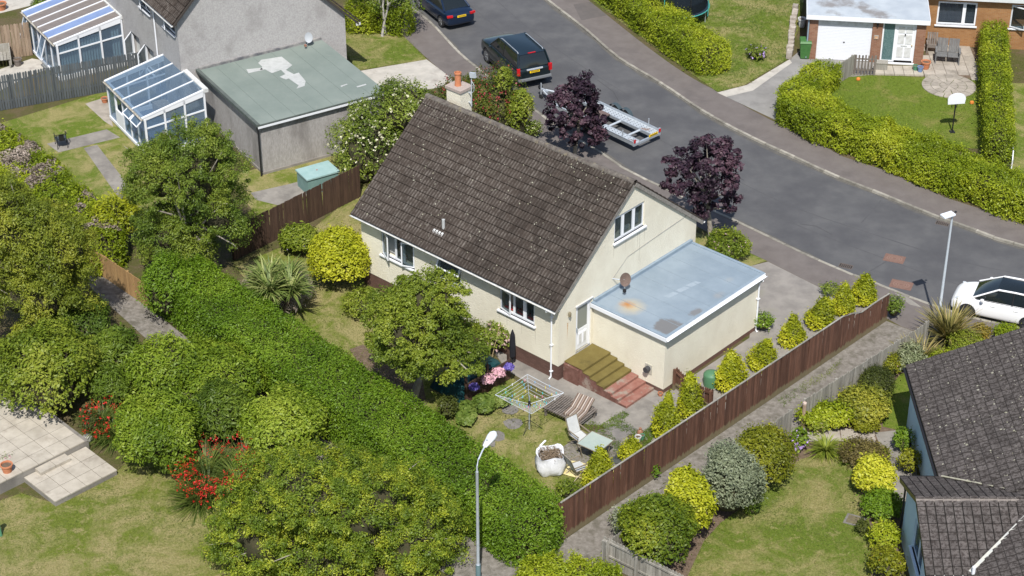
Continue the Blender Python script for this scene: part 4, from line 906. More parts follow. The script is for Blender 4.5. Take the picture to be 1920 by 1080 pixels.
# ================================================================ FENCES
def board_mesh(name, w, t, style, mat):
    n = {'flat':0,'round':4,'point':1,'slope':0}[style]; poly = [(-w/2,0),(w/2,0)]
    if style == 'flat': poly += [(w/2,1),(-w/2,1)]
    elif style == 'point': poly += [(w/2,.93),(0,1),(-w/2,.93)]
    else: poly += [(w/2*math.cos(a), .955+.045*math.sin(a)) for a in [math.pi*k/5 for k in range(6)]]
    k = len(poly); m = MB()
    m.add([(x,-t/2,z) for x,z in poly] + [(x,t/2,z) for x,z in poly], [tuple(range(k)), tuple(range(2*k-1,k-1,-1))] + [(i,(i+k),(i+1)%k+k,(i+1)%k) for i in range(k)])
    me = m.mesh(name, mat); bm = bmesh.new(); bm.from_mesh(me); bmesh.ops.recalc_face_normals(bm, faces=bm.faces); bm.to_mesh(me); bm.free(); return me
def fence(label, a, b, h, bw, gap, mat, style='flat', post=1.8, rails=(.25,.8), side=1, cap=None, t=.022, name='fence', post_h=None, alt=0, jit=.012, lean=.008):
    a = Vector(a); b = Vector(b); d = b-a; L = math.hypot(d.x, d.y); hf = h if callable(h) else (lambda s: h)
    th = thing(name, label, 'fence' if name != 'gate' else 'gate', a, math.atan2(d.y, d.x))
    bm_ = board_mesh('board', bw, t, style, mat); n = max(1, int(L/(bw+gap))); st_ = L/n
    for k in range(n):
        s = (k+.5)*st_
        put('board', bm_, th, (s, (alt if k%2 else 0)+random.gauss(0,.003), .02), (random.gauss(0,lean),random.gauss(0,lean*.8),0), (1,1,hf(s)+random.uniform(-jit,jit)))
    for r in rails:
        q = 8; 
        for k in range(q): 
            s0, s1 = L*k/q, L*(k+1)/q
            MB().bar((s0, side*(t/2+.022), hf(s0)*r),(s1, side*(t/2+.022), hf(s1)*r),.04,.075,(0,0,1)).obj('rail', mat, th)
    if post:
        np_ = max(1, round(L/post)); pm = MB().box(-.045,.045,-.045,.045,0,1).mesh('post', mat)
        for k in range(np_+1):
            s = min(max(L*k/np_, .05), L-.05); put('post', pm, th, (s, side*(t/2+.09), 0), (0,0,0), (1,1,(post_h or hf(s)*.96)))
    if cap:
        q = 30
        for k in range(q):
            s0, s1 = L*k/q, L*(k+1)/q
            MB().bar((s0-.004, 0, hf(s0)+.035),(s1+.004, 0, hf(s1)+.035),.06,.03).obj('cap_rail', cap, th)
    return th
bfa, bfb = at(1050,1017), at(1662,602); BFL = (bfb-bfa).length
def bfh(s):
    x = s/BFL
    if x < .842: return 1.74
    if x < .90: k = (x-.842)/.058; return 1.74 - .42*(.5-.5*math.cos(math.pi*k))
    return 1.32 + .03*math.sin((x-.9)*30)
fence('long dark brown board fence between back garden and concrete lane', bfa, bfb, bfh, .125, .003, W_BROWN, cap=W_GREY, side=1, jit=.004, alt=.004)
fence('weathered grey board fence beside phormium and lane, round end post', at(1507,800), at(1736,652), lambda s: 1.30, .115, .008, W_GREY, 'round', side=1, jit=.03)
fence('weathered grey scalloped fence along lane behind golden euonymus', at(1136,1066), at(1482,815), lambda s: 1.18, .115, .008, W_GREY, 'round', side=1, jit=.02)
f3a = at(1133,1006,1.2); f3b = at(1330,1104,1.2); f3a.z = f3b.z = 0
fence('grey scalloped board fence with pale rails at bottom edge of lawn', f3a, f3b, 1.2, .12, .006, W_GREY, 'round', side=-1, rails=(.40,.90), post=1.7, post_h=1.12)
rp_ = thing('gate_post', 'thick round topped timber post at open end of lane fence', 'post', at(1505,800))
MB().lathe([(.075,0),(.075,1.10),(.06,1.14)], (0,0,0), 10).obj('shaft', W_PALE, rp_); MB().lathe([(.078,1.05),(.080,1.135),(.05,1.152)], (0,0,0), 10).obj('cap', M('pale_end_grain',(.50,.40,.34),(.42,.33,.28),10), rp_)
fence('blue grey round topped picket fence behind upper left lawn', gl(-6.6,-12), gl(-4.95,-.95), 1.88, .105, .022, W_BLUE, 'round', side=1, post=2.2, jit=.01, alt=.02)
fence('pale brown board fence beside striped conservatory at image corner', at(-40,118), at(62,104), 1.9, .15, .006, W_PALE, 'round', side=1)
fence('dark brown board fence running from teal storage box to rowan tree', at(676,369), at(440,489), lambda s: 1.64, .11, .006, W_DARK, 'flat', side=-1, alt=.02, jit=.006)
fence('orange tan board fence along shaded footpath under the trees', at(120,470), at(282,579), 1.15, .14, .004, W_TAN, 'flat', side=1)
fence('grey weathered board fence between driveway and lawn of brick house', at(1527,187), at(1599,140), lambda s: 1.15, .12, .006, W_GREY, 'round', side=1)
fence('short dark picket fence with pointed pales beside brick house door', at(1599,140), at(1641,142), 1.12, .085, .075, W_OLD, 'round', side=1, post=1.0)
fence('low brown pointed gate between extension wall and golden conifers', hl(14.95,3.0), hl(17.0,2.75), lambda s: 1.05-.22*math.sin(math.pi*min(1,s/2.05)), .10, .02, W_BROWN, 'point', side=-1, post=2.1, name='gate')
# plank screen with hanging baskets
sc = thing('screen', 'dark plank screen with hanging flower baskets beside apple tree', 'screen', hl(9.62,-3.34), HA+R(88))
for k in range(8): MB().box(0,2.48,-.012,.012,.06+k*.118,.06+k*.118+.110).obj('plank', W_DARK, sc, (0,random.uniform(-.004,.004),0))
for x in (.06,1.25,2.42):
    MB().box(x-.045,x+.045,.014,.10,0,1.25).add([(x-.045,.014,1.25),(x+.045,.014,1.25),(x+.045,.10,1.25),(x-.045,.10,1.25),(x,.057,1.4)],[(0,1,4),(1,2,4),(2,3,4),(3,0,4)]).obj('post', W_DARK, sc)

# ================================================================ STREET FURNITURE
L1 = at(1757,617); lp = thing('street_lamp', 'pale grey street lamp with flat panel head beside white car', 'street lamp', L1)
MB().tube([(0,0,0),(0,0,1.0)], [.085,.085], 12).obj('base', GALV_L, lp, smooth=True)
MB().tube([(0,0,1.0),(0,0,1.06),(0,0,5.45)], [.085,.058,.042], 12).obj('column', GALV_L, lp, smooth=True)
hd = MB(); hd.box(-.10,.42,-.16,.16,5.46,5.52); hd.obj('head', M('lamp_head_white',(.70,.74,.80),rough=.4), lp, (0,0,0), (0,R(-4),R(25)))
MB().lathe([(.05,0),(.05,.04)], (0,0,0), 8).obj('photocell', BLACK, lp, (.12,.04,5.53))
L2 = at(897,1100); l2 = thing('street_lamp', 'street lamp with bent arm and white bowl head before the hedge', 'street lamp', L2)
MB().tube([(0,0,0),(0,0,1.0)], .09, 12).obj('base', M('blue_green_post',(.10,.17,.18),(.14,.21,.22),3,.6), l2, smooth=True)
MB().tube([(0,0,1.0),(0,0,1.06),(0,0,4.95)], [.09,.055,.05], 12).obj('column', GALV, l2, smooth=True)
MB().tube([(0,0,4.9),(0,0,5.2),(.05,.1,5.38),(.18,.36,5.55),(.26,.52,5.60)], .028, 8).obj('arm', GALV_L, l2, smooth=True)
hb = MB(); 
prof = [(.02,0),(.07,.03),(.10,.22),(.135,.42),(.13,.58),(.06,.68),(.01,.69)]
hb.lathe(prof, (0,0,0), 10); ho = hb.obj('head', M('lamp_bowl',(.68,.70,.72),(.60,.62,.63),6,.45), l2, (.24,.48,5.60), (R(-80),0,R(-27)), smooth=True); ho.scale = (1.2,.9,1.12)
MB().lathe([(.03,0),(.03,.05)], (0,0,0), 8).obj('photocell', GALV, l2, (.33,.66,5.72))
IRON = M('rusty_cover', (.15,.085,.065), (.19,.115,.09), 12, .9); IRON_D = M('iron_grate', (.10,.085,.075), (.14,.11,.095), 8, .8)
def cover(label, px, py, s, ang):
    t = thing('manhole_cover', label, 'manhole cover', at(px,py,-.1) , ang); t.location.z = -.1
    box(-s,s,-s*.72,s*.72,-.01,.006).obj('plate', IRON, t)
    for r in (.3,.55,.8):
        m = MB(); n = 20; vs_ = []
        for k in range(n):
            a_ = 6.2832*k/n
            for rr in (r-.05, r+.05): vs_.append((s*rr*.9*math.cos(a_), s*.66*rr*math.sin(a_), .011))
        m.add(vs_, [(2*k,2*k+1,(2*k+3)%(2*n),(2*k+2)%(2*n)) for k in range(n)]).obj('ring', M('cover_ring%d'%int(r*100),(.22,.14,.11),rough=.9), t)
cover('rust brown square manhole cover out in the road lane', 1677,485,.45,R(-22)); cover('rust brown manhole cover against the kerb near street lamp', 1690,534,.47,R(-22))
def grate(label, px, py, ang, z=-.1):
    t = thing('drain_grate', label, 'drain', at(px,py,z), ang)
    m = MB(); m.box(-.30,.30,-.17,-.14,-.02,.008); m.box(-.30,.30,.14,.17,-.02,.008); m.box(-.30,-.27,-.14,.14,-.02,.008); m.box(.27,.30,-.14,.14,-.02,.008); m.obj('frame', IRON_D, t)
    box(-.27,.27,-.14,.14,-.03,.002).obj('pit', M('pit_black',(.012,.011,.01)), t)
    bm_ = box(-.02,.02,-.14,.14,-.01,.007).mesh('bar', IRON_D)
    for k in range(6): put('bar', bm_, t, (-.2+k*.08,0,0))
grate('iron drain grate against the near kerb by the driveway', 1586,499,R(-24)); grate('iron drain grate against the far kerb behind the street lamp', 1767,419,R(-24))

# ================================================================ VEHICLES
def patch4(m, a, b, c, d, bulge=(0,0,0), nu=5, nv=4):
    a, b, c, d, bg_ = map(Vector, (a,b,c,d,bulge)); o = len(m.v)
    for j in range(nv+1):
        for i in range(nu+1):
            u, v = i/nu, j/nv; p = (a*(1-u)+b*u)*(1-v) + (d*(1-u)+c*u)*v + bg_*(16*u*(1-u)*v*(1-v)*.6 + .4*(4*u*(1-u) if bg_.y == 0 else 4*v*(1-v))*0)
            m.v.append(tuple(p))
    for j in range(nv):
        for i in range(nu): m.f.append((o+j*(nu+1)+i, o+j*(nu+1)+i+1, o+(j+1)*(nu+1)+i+1, o+(j+1)*(nu+1)+i))
    return m
def paint(name, c, metal=.3): return M(name, c, rough=.28, metal=metal, spec=.5, coat=.8)
def car(label, loc, rz, L, W, stn, gh_, wheels, wr, pnt, roofm=None, rails=False, plate_z=.85, tail=None, head=None, wheelm=ALLOY, tail_plate=True, clad=None):
    t = thing('car', label, 'car', loc, rz); hw = W/2
    m = MB(); rings = []
    for x, f, zb, zt in stn:
        w = hw*f; h = zt-zb
        half = [(0,zb),(w*.72,zb),(w*.94,zb+.07*h),(w,zb+.28*h),(w*.995,zb+.58*h),(w*.965,zb+.86*h),(w*.90,zt-.015),(w*.55,zt+.012),(0,zt+.02)]
        ring = half + [(-y,z) for y,z in half[-2:0:-1]]; rings.append([(x,y,z) for y,z in ring])
    n = len(rings[0])
    for r in rings: m.v += r
    for i in range(len(rings)-1):
        for k in range(n): m.f.append((i*n+k, i*n+(k+1)%n, (i+1)*n+(k+1)%n, (i+1)*n+k))
    m.f += [tuple(range(n)), tuple(range(len(rings)*n-1, (len(rings)-1)*n-1, -1))]
    bo = m.obj('body', pnt, t); bm = bmesh.new(); bm.from_mesh(bo.data); bmesh.ops.recalc_face_normals(bm, faces=bm.faces); bm.to_mesh(bo.data); bm.free()
    subsurf(bo, 2)
    cc = MB()
    for wx in wheels:
        for s in (-1,1): cc.tube([(wx,s*(hw-.30),wr),(wx,s*(hw+.2),wr)], wr*1.16, 24)
    cut(bo, cc); bo.data.shade_smooth(); bo.data.set_sharp_from_angle(angle=R(38))
    for wx in wheels:
        for s in (-1,1):
            ty = MB().tube([(0,-.10,0),(0,-.09,0),(0,.09,0),(0,.10,0)], [wr*.92,wr,wr,wr*.92], 24).obj('wheel', RUBBER, t, (wx,s*(hw-.115),wr+.0), smooth=True)
            MB().tube([(0,s*.085,0),(0,s*.103,0)], wr*.70, 20).obj('rim', M('rim_dark',(.05,.05,.055),rough=.4) if wheelm is not ALLOY else ALLOY, ty)
            sp = MB()
            for k in range(5):
                a_ = 6.2832*k/5; sp.bar((wr*.1*math.cos(a_),s*.108,wr*.1*math.sin(a_)),(wr*.66*math.cos(a_),s*.106,wr*.66*math.sin(a_)),.05,.02,(0,1,0))
            sp.obj('spokes', wheelm, ty)
    xr, xf, zb, wb, rr, rf, zr, wt, bx = gh_      # belt rear/front x, belt z, half width, roof rear/front x, roof z, half width, B pillar x
    C = dict(br=(xr,wb,zb), bf=(xf,wb*.97,zb-.02), tr=(rr,wt,zr), tf=(rf,wt,zr-.02))
    mir = lambda p: (p[0],-p[1],p[2])
    patch4(MB(), C['bf'], mir(C['bf']), mir(C['tf']), C['tf'], (.10,0,.05)).obj('windscreen', DARKGLASS, t, smooth=True)
    patch4(MB(), mir(C['br']), C['br'], C['tr'], mir(C['tr']), (-.07,0,.04)).obj('rear_window', DARKGLASS, t, smooth=True)
    fb_ = (bx-xr)/(xf-xr); ft = min(1, max(0, (bx-rr)/(rf-rr)))
    mb_ = tuple(Vector(C['br'])*(1-fb_)+Vector(C['bf'])*fb_); mt_ = tuple(Vector(C['tr'])*(1-ft)+Vector(C['tf'])*ft)
    for s in (1,-1):
        sg = (lambda p: p) if s == 1 else mir
        patch4(MB(), sg(C['br']), sg(mb_), sg(mt_), sg(C['tr']), (0,.03*s,0)).obj('side_window', DARKGLASS, t, smooth=True)
        patch4(MB(), sg(mb_), sg(C['bf']), sg(C['tf']), sg(mt_), (0,.03*s,0)).obj('side_window', DARKGLASS, t, smooth=True)
        pl_ = MB(); pl_.tube([sg(C['bf']), sg(C['tf'])], .035, 8); pl_.tube([sg(C['br']), sg(C['tr'])], .055, 8); pl_.tube([sg(C['tr']), tuple((Vector(sg(C['tr']))+Vector(sg(C['tf'])))/2+Vector((0,0,.015))), sg(C['tf'])], .04, 8)
        pl_.obj('pillar', pnt, t, smooth=True); MB().tube([sg(mb_), sg(mt_)], .03, 6).obj('pillar', BLACK, t)
        wm = MB().lathe([(.01,-.06),(.07,-.04),(.08,.04),(.03,.07)], (0,0,0), 8).obj('wing_mirror', pnt, t, (xf-.45, s*(hw+.08), zb+.06), (0,0,0), smooth=True)
        MB().tube([(xr+.1,s*(wb+.03),zb-.01),(xf-.15,s*(wb+.025),zb-.015)], .012, 5).obj('window_trim', BLACK, t)
        for hx in ((xr+xf)/2-.55, (xr+xf)/2+.4): MB().tube([(hx,s*(hw*.985),zb-.16),(hx+.2,s*(hw*.985),zb-.155)], .018, 5).obj('door_handle', pnt, t)
        if rails: MB().tube([(rr+.1,s*wt*.93,zr+.02),(rr+.2,s*wt*.93,zr+.07),(rf-.3,s*wt*.93,zr+.06),(rf-.15,s*wt*.93,zr+.01)], .022, 6).obj('roof_rail', GALV, t)
        if clad: MB().tube([(.45,s*hw*.93,.30),(L-.6,s*hw*.93,.30)], .06, 6).obj('sill', clad, t)
        if tail: 
            x_, y_, z_, sx, sy, sz = tail; MB().box(-sx,sx,-sy,sy,-sz,sz).obj('tail_light', RED, t, (x_, s*y_, z_), (0,0,s*R(-12))).modifiers.clear()
        if head:
            x_, y_, z_, sx, sy, sz = head; h_ = MB().lathe([(.02,-.09),(.09,-.05),(.11,.03),(.05,.10)], (0,0,0), 10).obj('headlight', LENS, t, (x_, s*y_, z_), (0,R(75),s*R(28)), smooth=True); h_.scale = (.6,.9,1.2)
    rfm = MB(); w_ = wt*.99
    patch4(rfm, (rr-.05,-w_,zr), (rf+.05,-w_,zr-.02), (rf+.05,w_,zr-.02), (rr-.05,w_,zr), (0,0,.07), 8, 6); rfm.obj('roof', roofm or pnt, t, smooth=True)
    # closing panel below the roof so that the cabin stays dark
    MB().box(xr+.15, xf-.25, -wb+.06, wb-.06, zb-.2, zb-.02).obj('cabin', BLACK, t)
    # number plate
    if tail_plate:
        p = MB().box(-.012,.0,-.26,.26,-.055,.055).obj('number_plate', YPLATE, t, (-.005,0,plate_z), (0,R(8),0))
        for k in range(7): MB().box(-.016,-.012,-.20+k*.062-.018,-.20+k*.062+.018,-.035,.035).obj('plate_mark', BLACK, p)
    return t
def rear_place(al, ar, z, inset=.0):
    a_, b_2 = at(*al, z), at(*ar, z); c_2 = (a_+b_2)/2; w_ = (b_2-a_); h_ = Vector((-w_.y, w_.x, 0)).normalized(); c_2.z = -.10
    return c_2 , math.atan2(h_.y, h_.x)
NAVY = paint('navy_paint', (.010,.024,.058), .5); DGREEN = paint('black_green_paint', (.008,.018,.022), .5); CWHITE = paint('white_paint', (.80,.80,.80), 0)
lc, rz = rear_place((836,33), (895,20), .8)
car('dark navy saloon car parked at top edge of road', lc, rz, 4.55, 1.80,
    [(0,.80,.38,.80),(.06,.90,.28,.93),(.35,.97,.22,1.00),(1.0,1,.19,1.0),(2.2,1,.19,.97),(3.2,1,.19,.94),(3.9,.97,.2,.85),(4.35,.90,.24,.74),(4.5,.78,.30,.64),(4.55,.6,.38,.55)],
    (.55,3.35,.97,.76,1.30,2.55,1.44,.57,1.95), (.82,3.55), .32, NAVY, plate_z=.80, tail=(.05,.68,.86,.05,.16,.055), head=(4.28,.6,.60,0,0,0))
rc = (at(969,137,.85)+at(1036,130,.85))/2; hv = at(908,111)-at(966,166); rz = math.atan2(hv.y, hv.x); lc = Vector((rc.x, rc.y, -.10))
frl = car('black green estate four by four with yellow plate ahead of trailer', lc, rz, 4.5, 1.91,
    [(0,.86,.45,.95),(.05,.93,.36,1.08),(.3,.97,.30,1.12),(1.0,1,.28,1.12),(2.2,1,.28,1.12),(3.2,1,.28,1.12),(3.9,.98,.30,1.08),(4.32,.93,.33,.98),(4.46,.82,.38,.86),(4.5,.7,.42,.7)],
    (.10,3.30,1.10,.84,.36,2.55,1.72,.70,1.85), (.85,3.55), .37, DGREEN, rails=True, plate_z=.90, tail=(.04,.84,.98,.06,.075,.17), head=(4.30,.66,.80,0,0,0), clad=BLACK)
MB().box(-.04,.02,-.42,.42,1.0,1.06).obj('boot_trim', GALV_L, frl); MB().box(-.09,.06,-.86,.86,.50,.60).obj('bumper', M('bumper_grey',(.16,.17,.18),rough=.5), frl); MB().box(.32,.38,-.2,.2,1.72,1.745).obj('brake_light', RED, frl)
a_, b_2 = at(1830,586,.28), at(1917,605,.28); dv = (a_-b_2); wang = math.atan2(dv.y, dv.x)
fwd = Vector((math.cos(wang), math.sin(wang), 0)); lft = Vector((-fwd.y, fwd.x, 0)); fw = at(1814,580,.31)
orig = fw - lft*(.86-.115) if False else fw - fwd*3.22 - lft*(.745); orig.z = -.10
wcar = car('white hatchback with black glass roof parked half on pavement', orig, wang, 4.0, 1.72,
    [(0,.80,.40,.85),(.06,.90,.28,.98),(.3,.96,.20,1.0),(1.0,1,.17,.99),(2.0,1,.17,.97),(2.9,1,.17,.95),(3.4,.97,.19,.87),(3.78,.90,.21,.76),(3.93,.80,.25,.64),(4.0,.62,.3,.52)],
    (.30,3.10,.96,.74,.75,2.10,1.46,.58,1.45), (.72,3.22), .315, CWHITE, roofm=DARKGLASS, plate_z=.7, tail=(.06,.7,.9,.04,.06,.14), head=(3.66,.62,.74,0,0,0), wheelm=BLACK)
frl.scale = (1.06,1.06,1.06); wcar.scale = (1,1,1.07)
# trailer
ra, rb = at(1184,273,.40), at(1241,244,.40); mid = (ra+rb)/2; hitch = at(1012,163,.40); dv = hitch-mid
tr = thing('trailer', 'galvanised two track car transporter trailer parked behind the estate', 'trailer', (mid.x, mid.y, -.10), math.atan2(dv.y, dv.x)); TL = dv.length
bl_ = TL*.70; RUST = M('galv_with_rust', (.40,.44,.475), (.48,.52,.55), 5, .5, c3=(.25,.15,.10), s3=1.6, lo3=.62, hi3=.70, metal=.2)
for s in (-1,1):
    b0 = MB(); b0.box(0,bl_,s*.68-.24,s*.68+.24,.46,.50).obj('track', RUST, tr)
    hm = MB().lathe([(.028,0),(.028,.004)], (0,0,0), 6).mesh('track_hole', BLACK)
    for k in range(24):
        for j in (-1,0,1): put('track_hole', hm, tr, (.15+k*bl_/24.5, s*.68+j*.13, .501))
    b0 = MB(); b0.box(0,bl_,s*.93-.015,s*.93+.015,.40,.60); b0.box(0,bl_,s*.93-.03*(s<0),s*.93+.03*(s>0),.598,.615); b0.obj('side_rail', GALV, tr)
    MB().box(0,bl_,s*.43-.02,s*.43+.02,.36,.50).obj('inner_rail', GALV, tr)
    MB().box(-.03,.05,s*.86-.07,s*.86+.07,.50,.72).obj('light_bracket', GALV, tr); MB().box(-.05,-.03,s*.86-.06,s*.86+.06,.53,.70).obj('rear_light', RED, tr)
    MB().tube([(.75,s*.90,.5),(.75,s*.90,.95)], .03, 8).obj('stake', GALV, tr)
    for wx in (bl_*.48, bl_*.48+.72):
        ty = MB().tube([(0,-.09,0),(0,.09,0)], [.32,.32], 18).obj('wheel', RUBBER, tr, (wx,s*1.12,.32)); MB().tube([(0,s*.08,0),(0,s*.1,0)], .17, 14).obj('rim', GALV, ty)
        mg = MB(); n = 8
        for k in range(n):
            t0, t1 = math.pi*k/n, math.pi*(k+1)/n
            for (r0) in (.42,): mg.add([(wx+r0*math.cos(t0),s*1.12-.12,0.34+r0*math.sin(t0)),(wx+r0*math.cos(t0),s*1.12+.12,0.34+r0*math.sin(t0)),(wx+r0*math.cos(t1),s*1.12+.12,0.34+r0*math.sin(t1)),(wx+r0*math.cos(t1),s*1.12-.12,0.34+r0*math.sin(t1))],[(0,1,2,3)])
        mg.obj('mudguard', M('mudguard_grey',(.05,.07,.08),rough=.5), tr)
for x in (.9, bl_*.42, bl_*.62, bl_-.1): MB().tube([(x,-.44,.42),(x,.44,.42)], .055, 8).obj('crossbar', GALV_L, tr)
MB().box(-.04,.06,-.93,.93,.36,.47).obj('tail_bar', GALV, tr)
pp = MB().box(-.012,.012,-.30,.30,-.06,.06).obj('number_plate', YPLATE, tr, (-.04,-.42,.55))
MB().box(-.03,.0,-.75,-.10,.46,.50).obj('plate_bracket', GALV, tr)
for k in range(7): MB().box(-.016,-.012,-.22+k*.07-.02,-.22+k*.07+.02,-.04,.04).obj('plate_mark', BLACK, pp)
for s in (-1,1): MB().tube([(bl_,s*.8,.44),(TL-.35,s*.08,.44)], .045, 8).obj('drawbar', GALV_L, tr)
MB().box(bl_-.06,bl_+.04,-.93,.93,.40,.52).obj('front_bar', GALV_L, tr)
MB().tube([(TL-.6,0,.44),(TL,0,.46)], .06, 8).obj('coupling', GALV, tr); MB().tube([(TL-.25,.14,.05),(TL-.25,.14,.85)], .035, 8).obj('jockey_leg', GALV, tr)
jw = MB().tube([(0,-.04,0),(0,.04,0)], .12, 12).obj('jockey_wheel', RUBBER, tr, (TL-.25,.14,.12)); MB().lathe([(.09,0),(.13,.1),(.08,.22)], (TL-.05,0,.42), 8).obj('hitch_cover', BLACK, tr)
MB().box(bl_*.55,bl_*.75,-.40,.40,.50,.56).obj('winch_plate', M('brown_board',(.14,.10,.09)), tr)

# ================================================================ GARDEN THINGS
# rotary washing line
cl = thing('rotary_washing_line', 'open square rotary washing line with coloured pegs over lawn', 'washing line', hl(12.5,-2.88), HA+R(45))
MB().tube([(0,0,0),(0,0,1.55)], .028, 8).obj('pole', GALV, cl); MB().lathe([(.05,0),(.06,.1),(.05,.25),(.03,.3)], (0,0,1.05), 8).obj('hub', BLACK, cl)
for k in range(3):
    a_ = 2.09*k; MB().tube([(0,0,.45),(.5*math.cos(a_),.5*math.sin(a_),.02)], .012, 5).obj('foot', BLACK, cl)
RL = 1.30
for k in range(4):
    a_ = math.pi/2*k; MB().tube([(.04*math.cos(a_),.04*math.sin(a_),1.2),(RL*math.cos(a_),RL*math.sin(a_),1.66)], .011, 6).obj('arm', GALV, cl)
LINE = M('line_white', (.50,.53,.56), rough=.5)
pcs = [M('peg%d'%i, c, rough=.5) for i, c in enumerate([(.05,.45,.45),(.6,.2,.3),(.15,.35,.6),(.6,.5,.1),(.2,.55,.3),(.7,.7,.7)])]; pm_ = [box(-.014,.014,-.014,.014,-.07,.02).mesh('peg', c) for c in pcs]
for j in range(6):
    f_ = .38 + .62*j/5; m = MB(); z_ = 1.2 + .46*f_
    for k in range(4):
        a0, a1 = math.pi/2*k, math.pi/2*(k+1); p0 = Vector((RL*f_*math.cos(a0), RL*f_*math.sin(a0), z_)); p1 = Vector((RL*f_*math.cos(a1), RL*f_*math.sin(a1), z_))
        m.tube([p0, (p0+p1)/2-Vector((0,0,.02)), p1], .0055 if j < 5 else .010, 4)
        for q in range(3 if j in (0,2,4) else 1):
            p = p0.lerp(p1, random.uniform(.1,.9)); put('peg', random.choice(pm_), cl, p)
    m.obj('line', LINE, cl)
# wooden slatted lounger with cushion
lo = thing('slatted_lounger', 'old dark slatted timber lounger carrying a striped cushion', 'lounger', hl(12.25,-1.85), HA+R(4))
sm2 = box(-.03,.03,0,1.2,.36,.39).mesh('slat', W_OLD)
for k in range(18): put('slat', sm2, lo, (.05+k*.1,0,random.uniform(-.006,.006)))
for y_ in (.08,1.1): MB().box(0,1.8,y_-.03,y_+.03,.28,.36).obj('side_beam', W_OLD, lo)
for x_ in (.12,1.68):
    for y_ in (.08,1.1): MB().box(x_-.04,x_+.04,y_-.04,y_+.04,0,.28).obj('leg', W_OLD, lo)
def stripe_mat():
    m, nt, b, pos = base_mat('striped_fabric'); tc = nt.nodes.new('ShaderNodeTexCoord'); sx = nt.nodes.new('ShaderNodeSeparateXYZ'); nt.links.new(tc.outputs['Object'], sx.inputs[0])
    mm = nt.nodes.new('ShaderNodeMath'); mm.operation = 'MULTIPLY'; mm.inputs[1].default_value = 5.2; nt.links.new(sx.outputs[0], mm.inputs[0]); fr2 = nt.nodes.new('ShaderNodeMath'); fr2.operation = 'FRACT'; nt.links.new(mm.outputs[0], fr2.inputs[0])
    r = ramp(nt, fr2.outputs[0], [(.0,(.13,.09,.07)),(.34,(.13,.09,.07)),(.36,(.46,.41,.34)),(.52,(.46,.41,.34)),(.54,(.17,.13,.12)),(.78,(.17,.13,.12)),(.80,(.26,.20,.15)),(1,(.26,.20,.15))]); nt.links.new(r, b.inputs['Base Color']); b.inputs['Roughness'].default_value = .9; return m
STRIPE = stripe_mat()
cu = thing('cushion', 'folded brown and cream striped cushion lying on slatted lounger', 'cushion', hl(13.2,-1.7,.40), HA+R(10))
sb_ = box(0,.75,0,.55,0,.09).obj('seat_pad', STRIPE, cu); bp_ = box(0,.75,0,.62,-.04,.05).obj('back_pad', STRIPE, cu, (0,.55,.06), (R(28),0,0))
# glass garden table and chairs
gt = thing('glass_table', 'square frosted glass garden table with metal rim beside conifer', 'table', hl(15.5,-2.55), HA+R(5))
box(-.48,.48,-.48,.48,.69,.705).obj('glass_top', GLASS_TABLE, gt); MET = M('bronze_metal', (.24,.20,.14), (.30,.25,.18), 6, .5, metal=.4)
rim = MB()
for a0,b0 in (((-.49,-.49),(.49,-.49)),((.49,-.49),(.49,.49)),((.49,.49),(-.49,.49)),((-.49,.49),(-.49,-.49))): rim.tube([(*a0,.70),(*b0,.70)], .016, 6)
rim.obj('rim', MET, gt)
for x_ in (-.42,.42):
    for y_ in (-.42,.42): MB().tube([(x_*.8,y_*.8,0),(x_,y_,.69)], .018, 6).obj('leg', MET, gt)
SLING = M('grey_sling', (.42,.43,.42), (.48,.49,.48), 6, .8)
def sling_chair(label, loc, rz):
    t = thing('garden_chair', label, 'chair', loc, rz, 'sling chairs at the glass table')
    box(-.25,.25,-.24,.24,.40,.42).obj('seat', SLING, t, (0,0,0), (R(4),0,0)); box(-.24,.24,-.012,.012,0,.66).obj('backrest', SLING, t, (0,.24,.42), (R(-22),0,0))
    for s in (-1,1):
        MB().tube([(s*.27,-.30,0),(s*.27,-.24,.43),(s*.27,.25,.42),(s*.27,.52,1.06)], .018, 6).obj('side_frame', MET, t)
        MB().tube([(s*.27,.38,0),(s*.27,-.1,.40)], .018, 6).obj('leg', MET, t); MB().tube([(s*.29,-.30,.62),(s*.29,.32,.63)], .025, 6).obj('armrest', MET, t); MB().tube([(s*.27,-.25,.43),(s*.29,-.28,.62)], .015, 6).obj('arm_post', MET, t)
    MB().tube([(-.27,.52,1.06),(.27,.52,1.06)], .018, 6).obj('top_rail', MET, t); MB().tube([(-.27,-.30,.02),(.27,-.30,.02)], .015, 6).obj('floor_rail', MET, t); return t
sling_chair('grey sling garden chair at the far side of glass table', hl(14.55,-2.35), HA+R(80)); sling_chair('grey sling garden chair between white rubble bag and glass table', hl(15.75,-3.85), HA+R(165))
mt_ = thing('parasol_base', 'round dark parasol base on paving beside glass table', 'parasol base', hl(16.25,-2.2), 0); MB().lathe([(.22,0),(.22,.04),(.06,.09),(.03,.30)], (0,0,.02), 14).obj('weight', M('dark_base',(.06,.065,.06),rough=.5), mt_)
yl_ = thing('ground_sheet', 'pale yellow plastic sheet lying under the garden chairs', 'sheet', hl(15.9,-3.5,.03), HA+R(20))
ym = MB(); n = 8
for i in range(n+1):
    for j in range(n+1): ym.v.append((-1.0+2.0*i/n+random.uniform(-.03,.03), -.45+.9*j/n+random.uniform(-.03,.03), random.uniform(0,.035)))
for i in range(n):
    for j in range(n): ym.f.append((i*(n+1)+j,(i+1)*(n+1)+j,(i+1)*(n+1)+j+1,i*(n+1)+j+1))
ym.obj('sheet', M('yellow_sheet',(.55,.46,.20),(.62,.55,.32),4,.7), yl_)
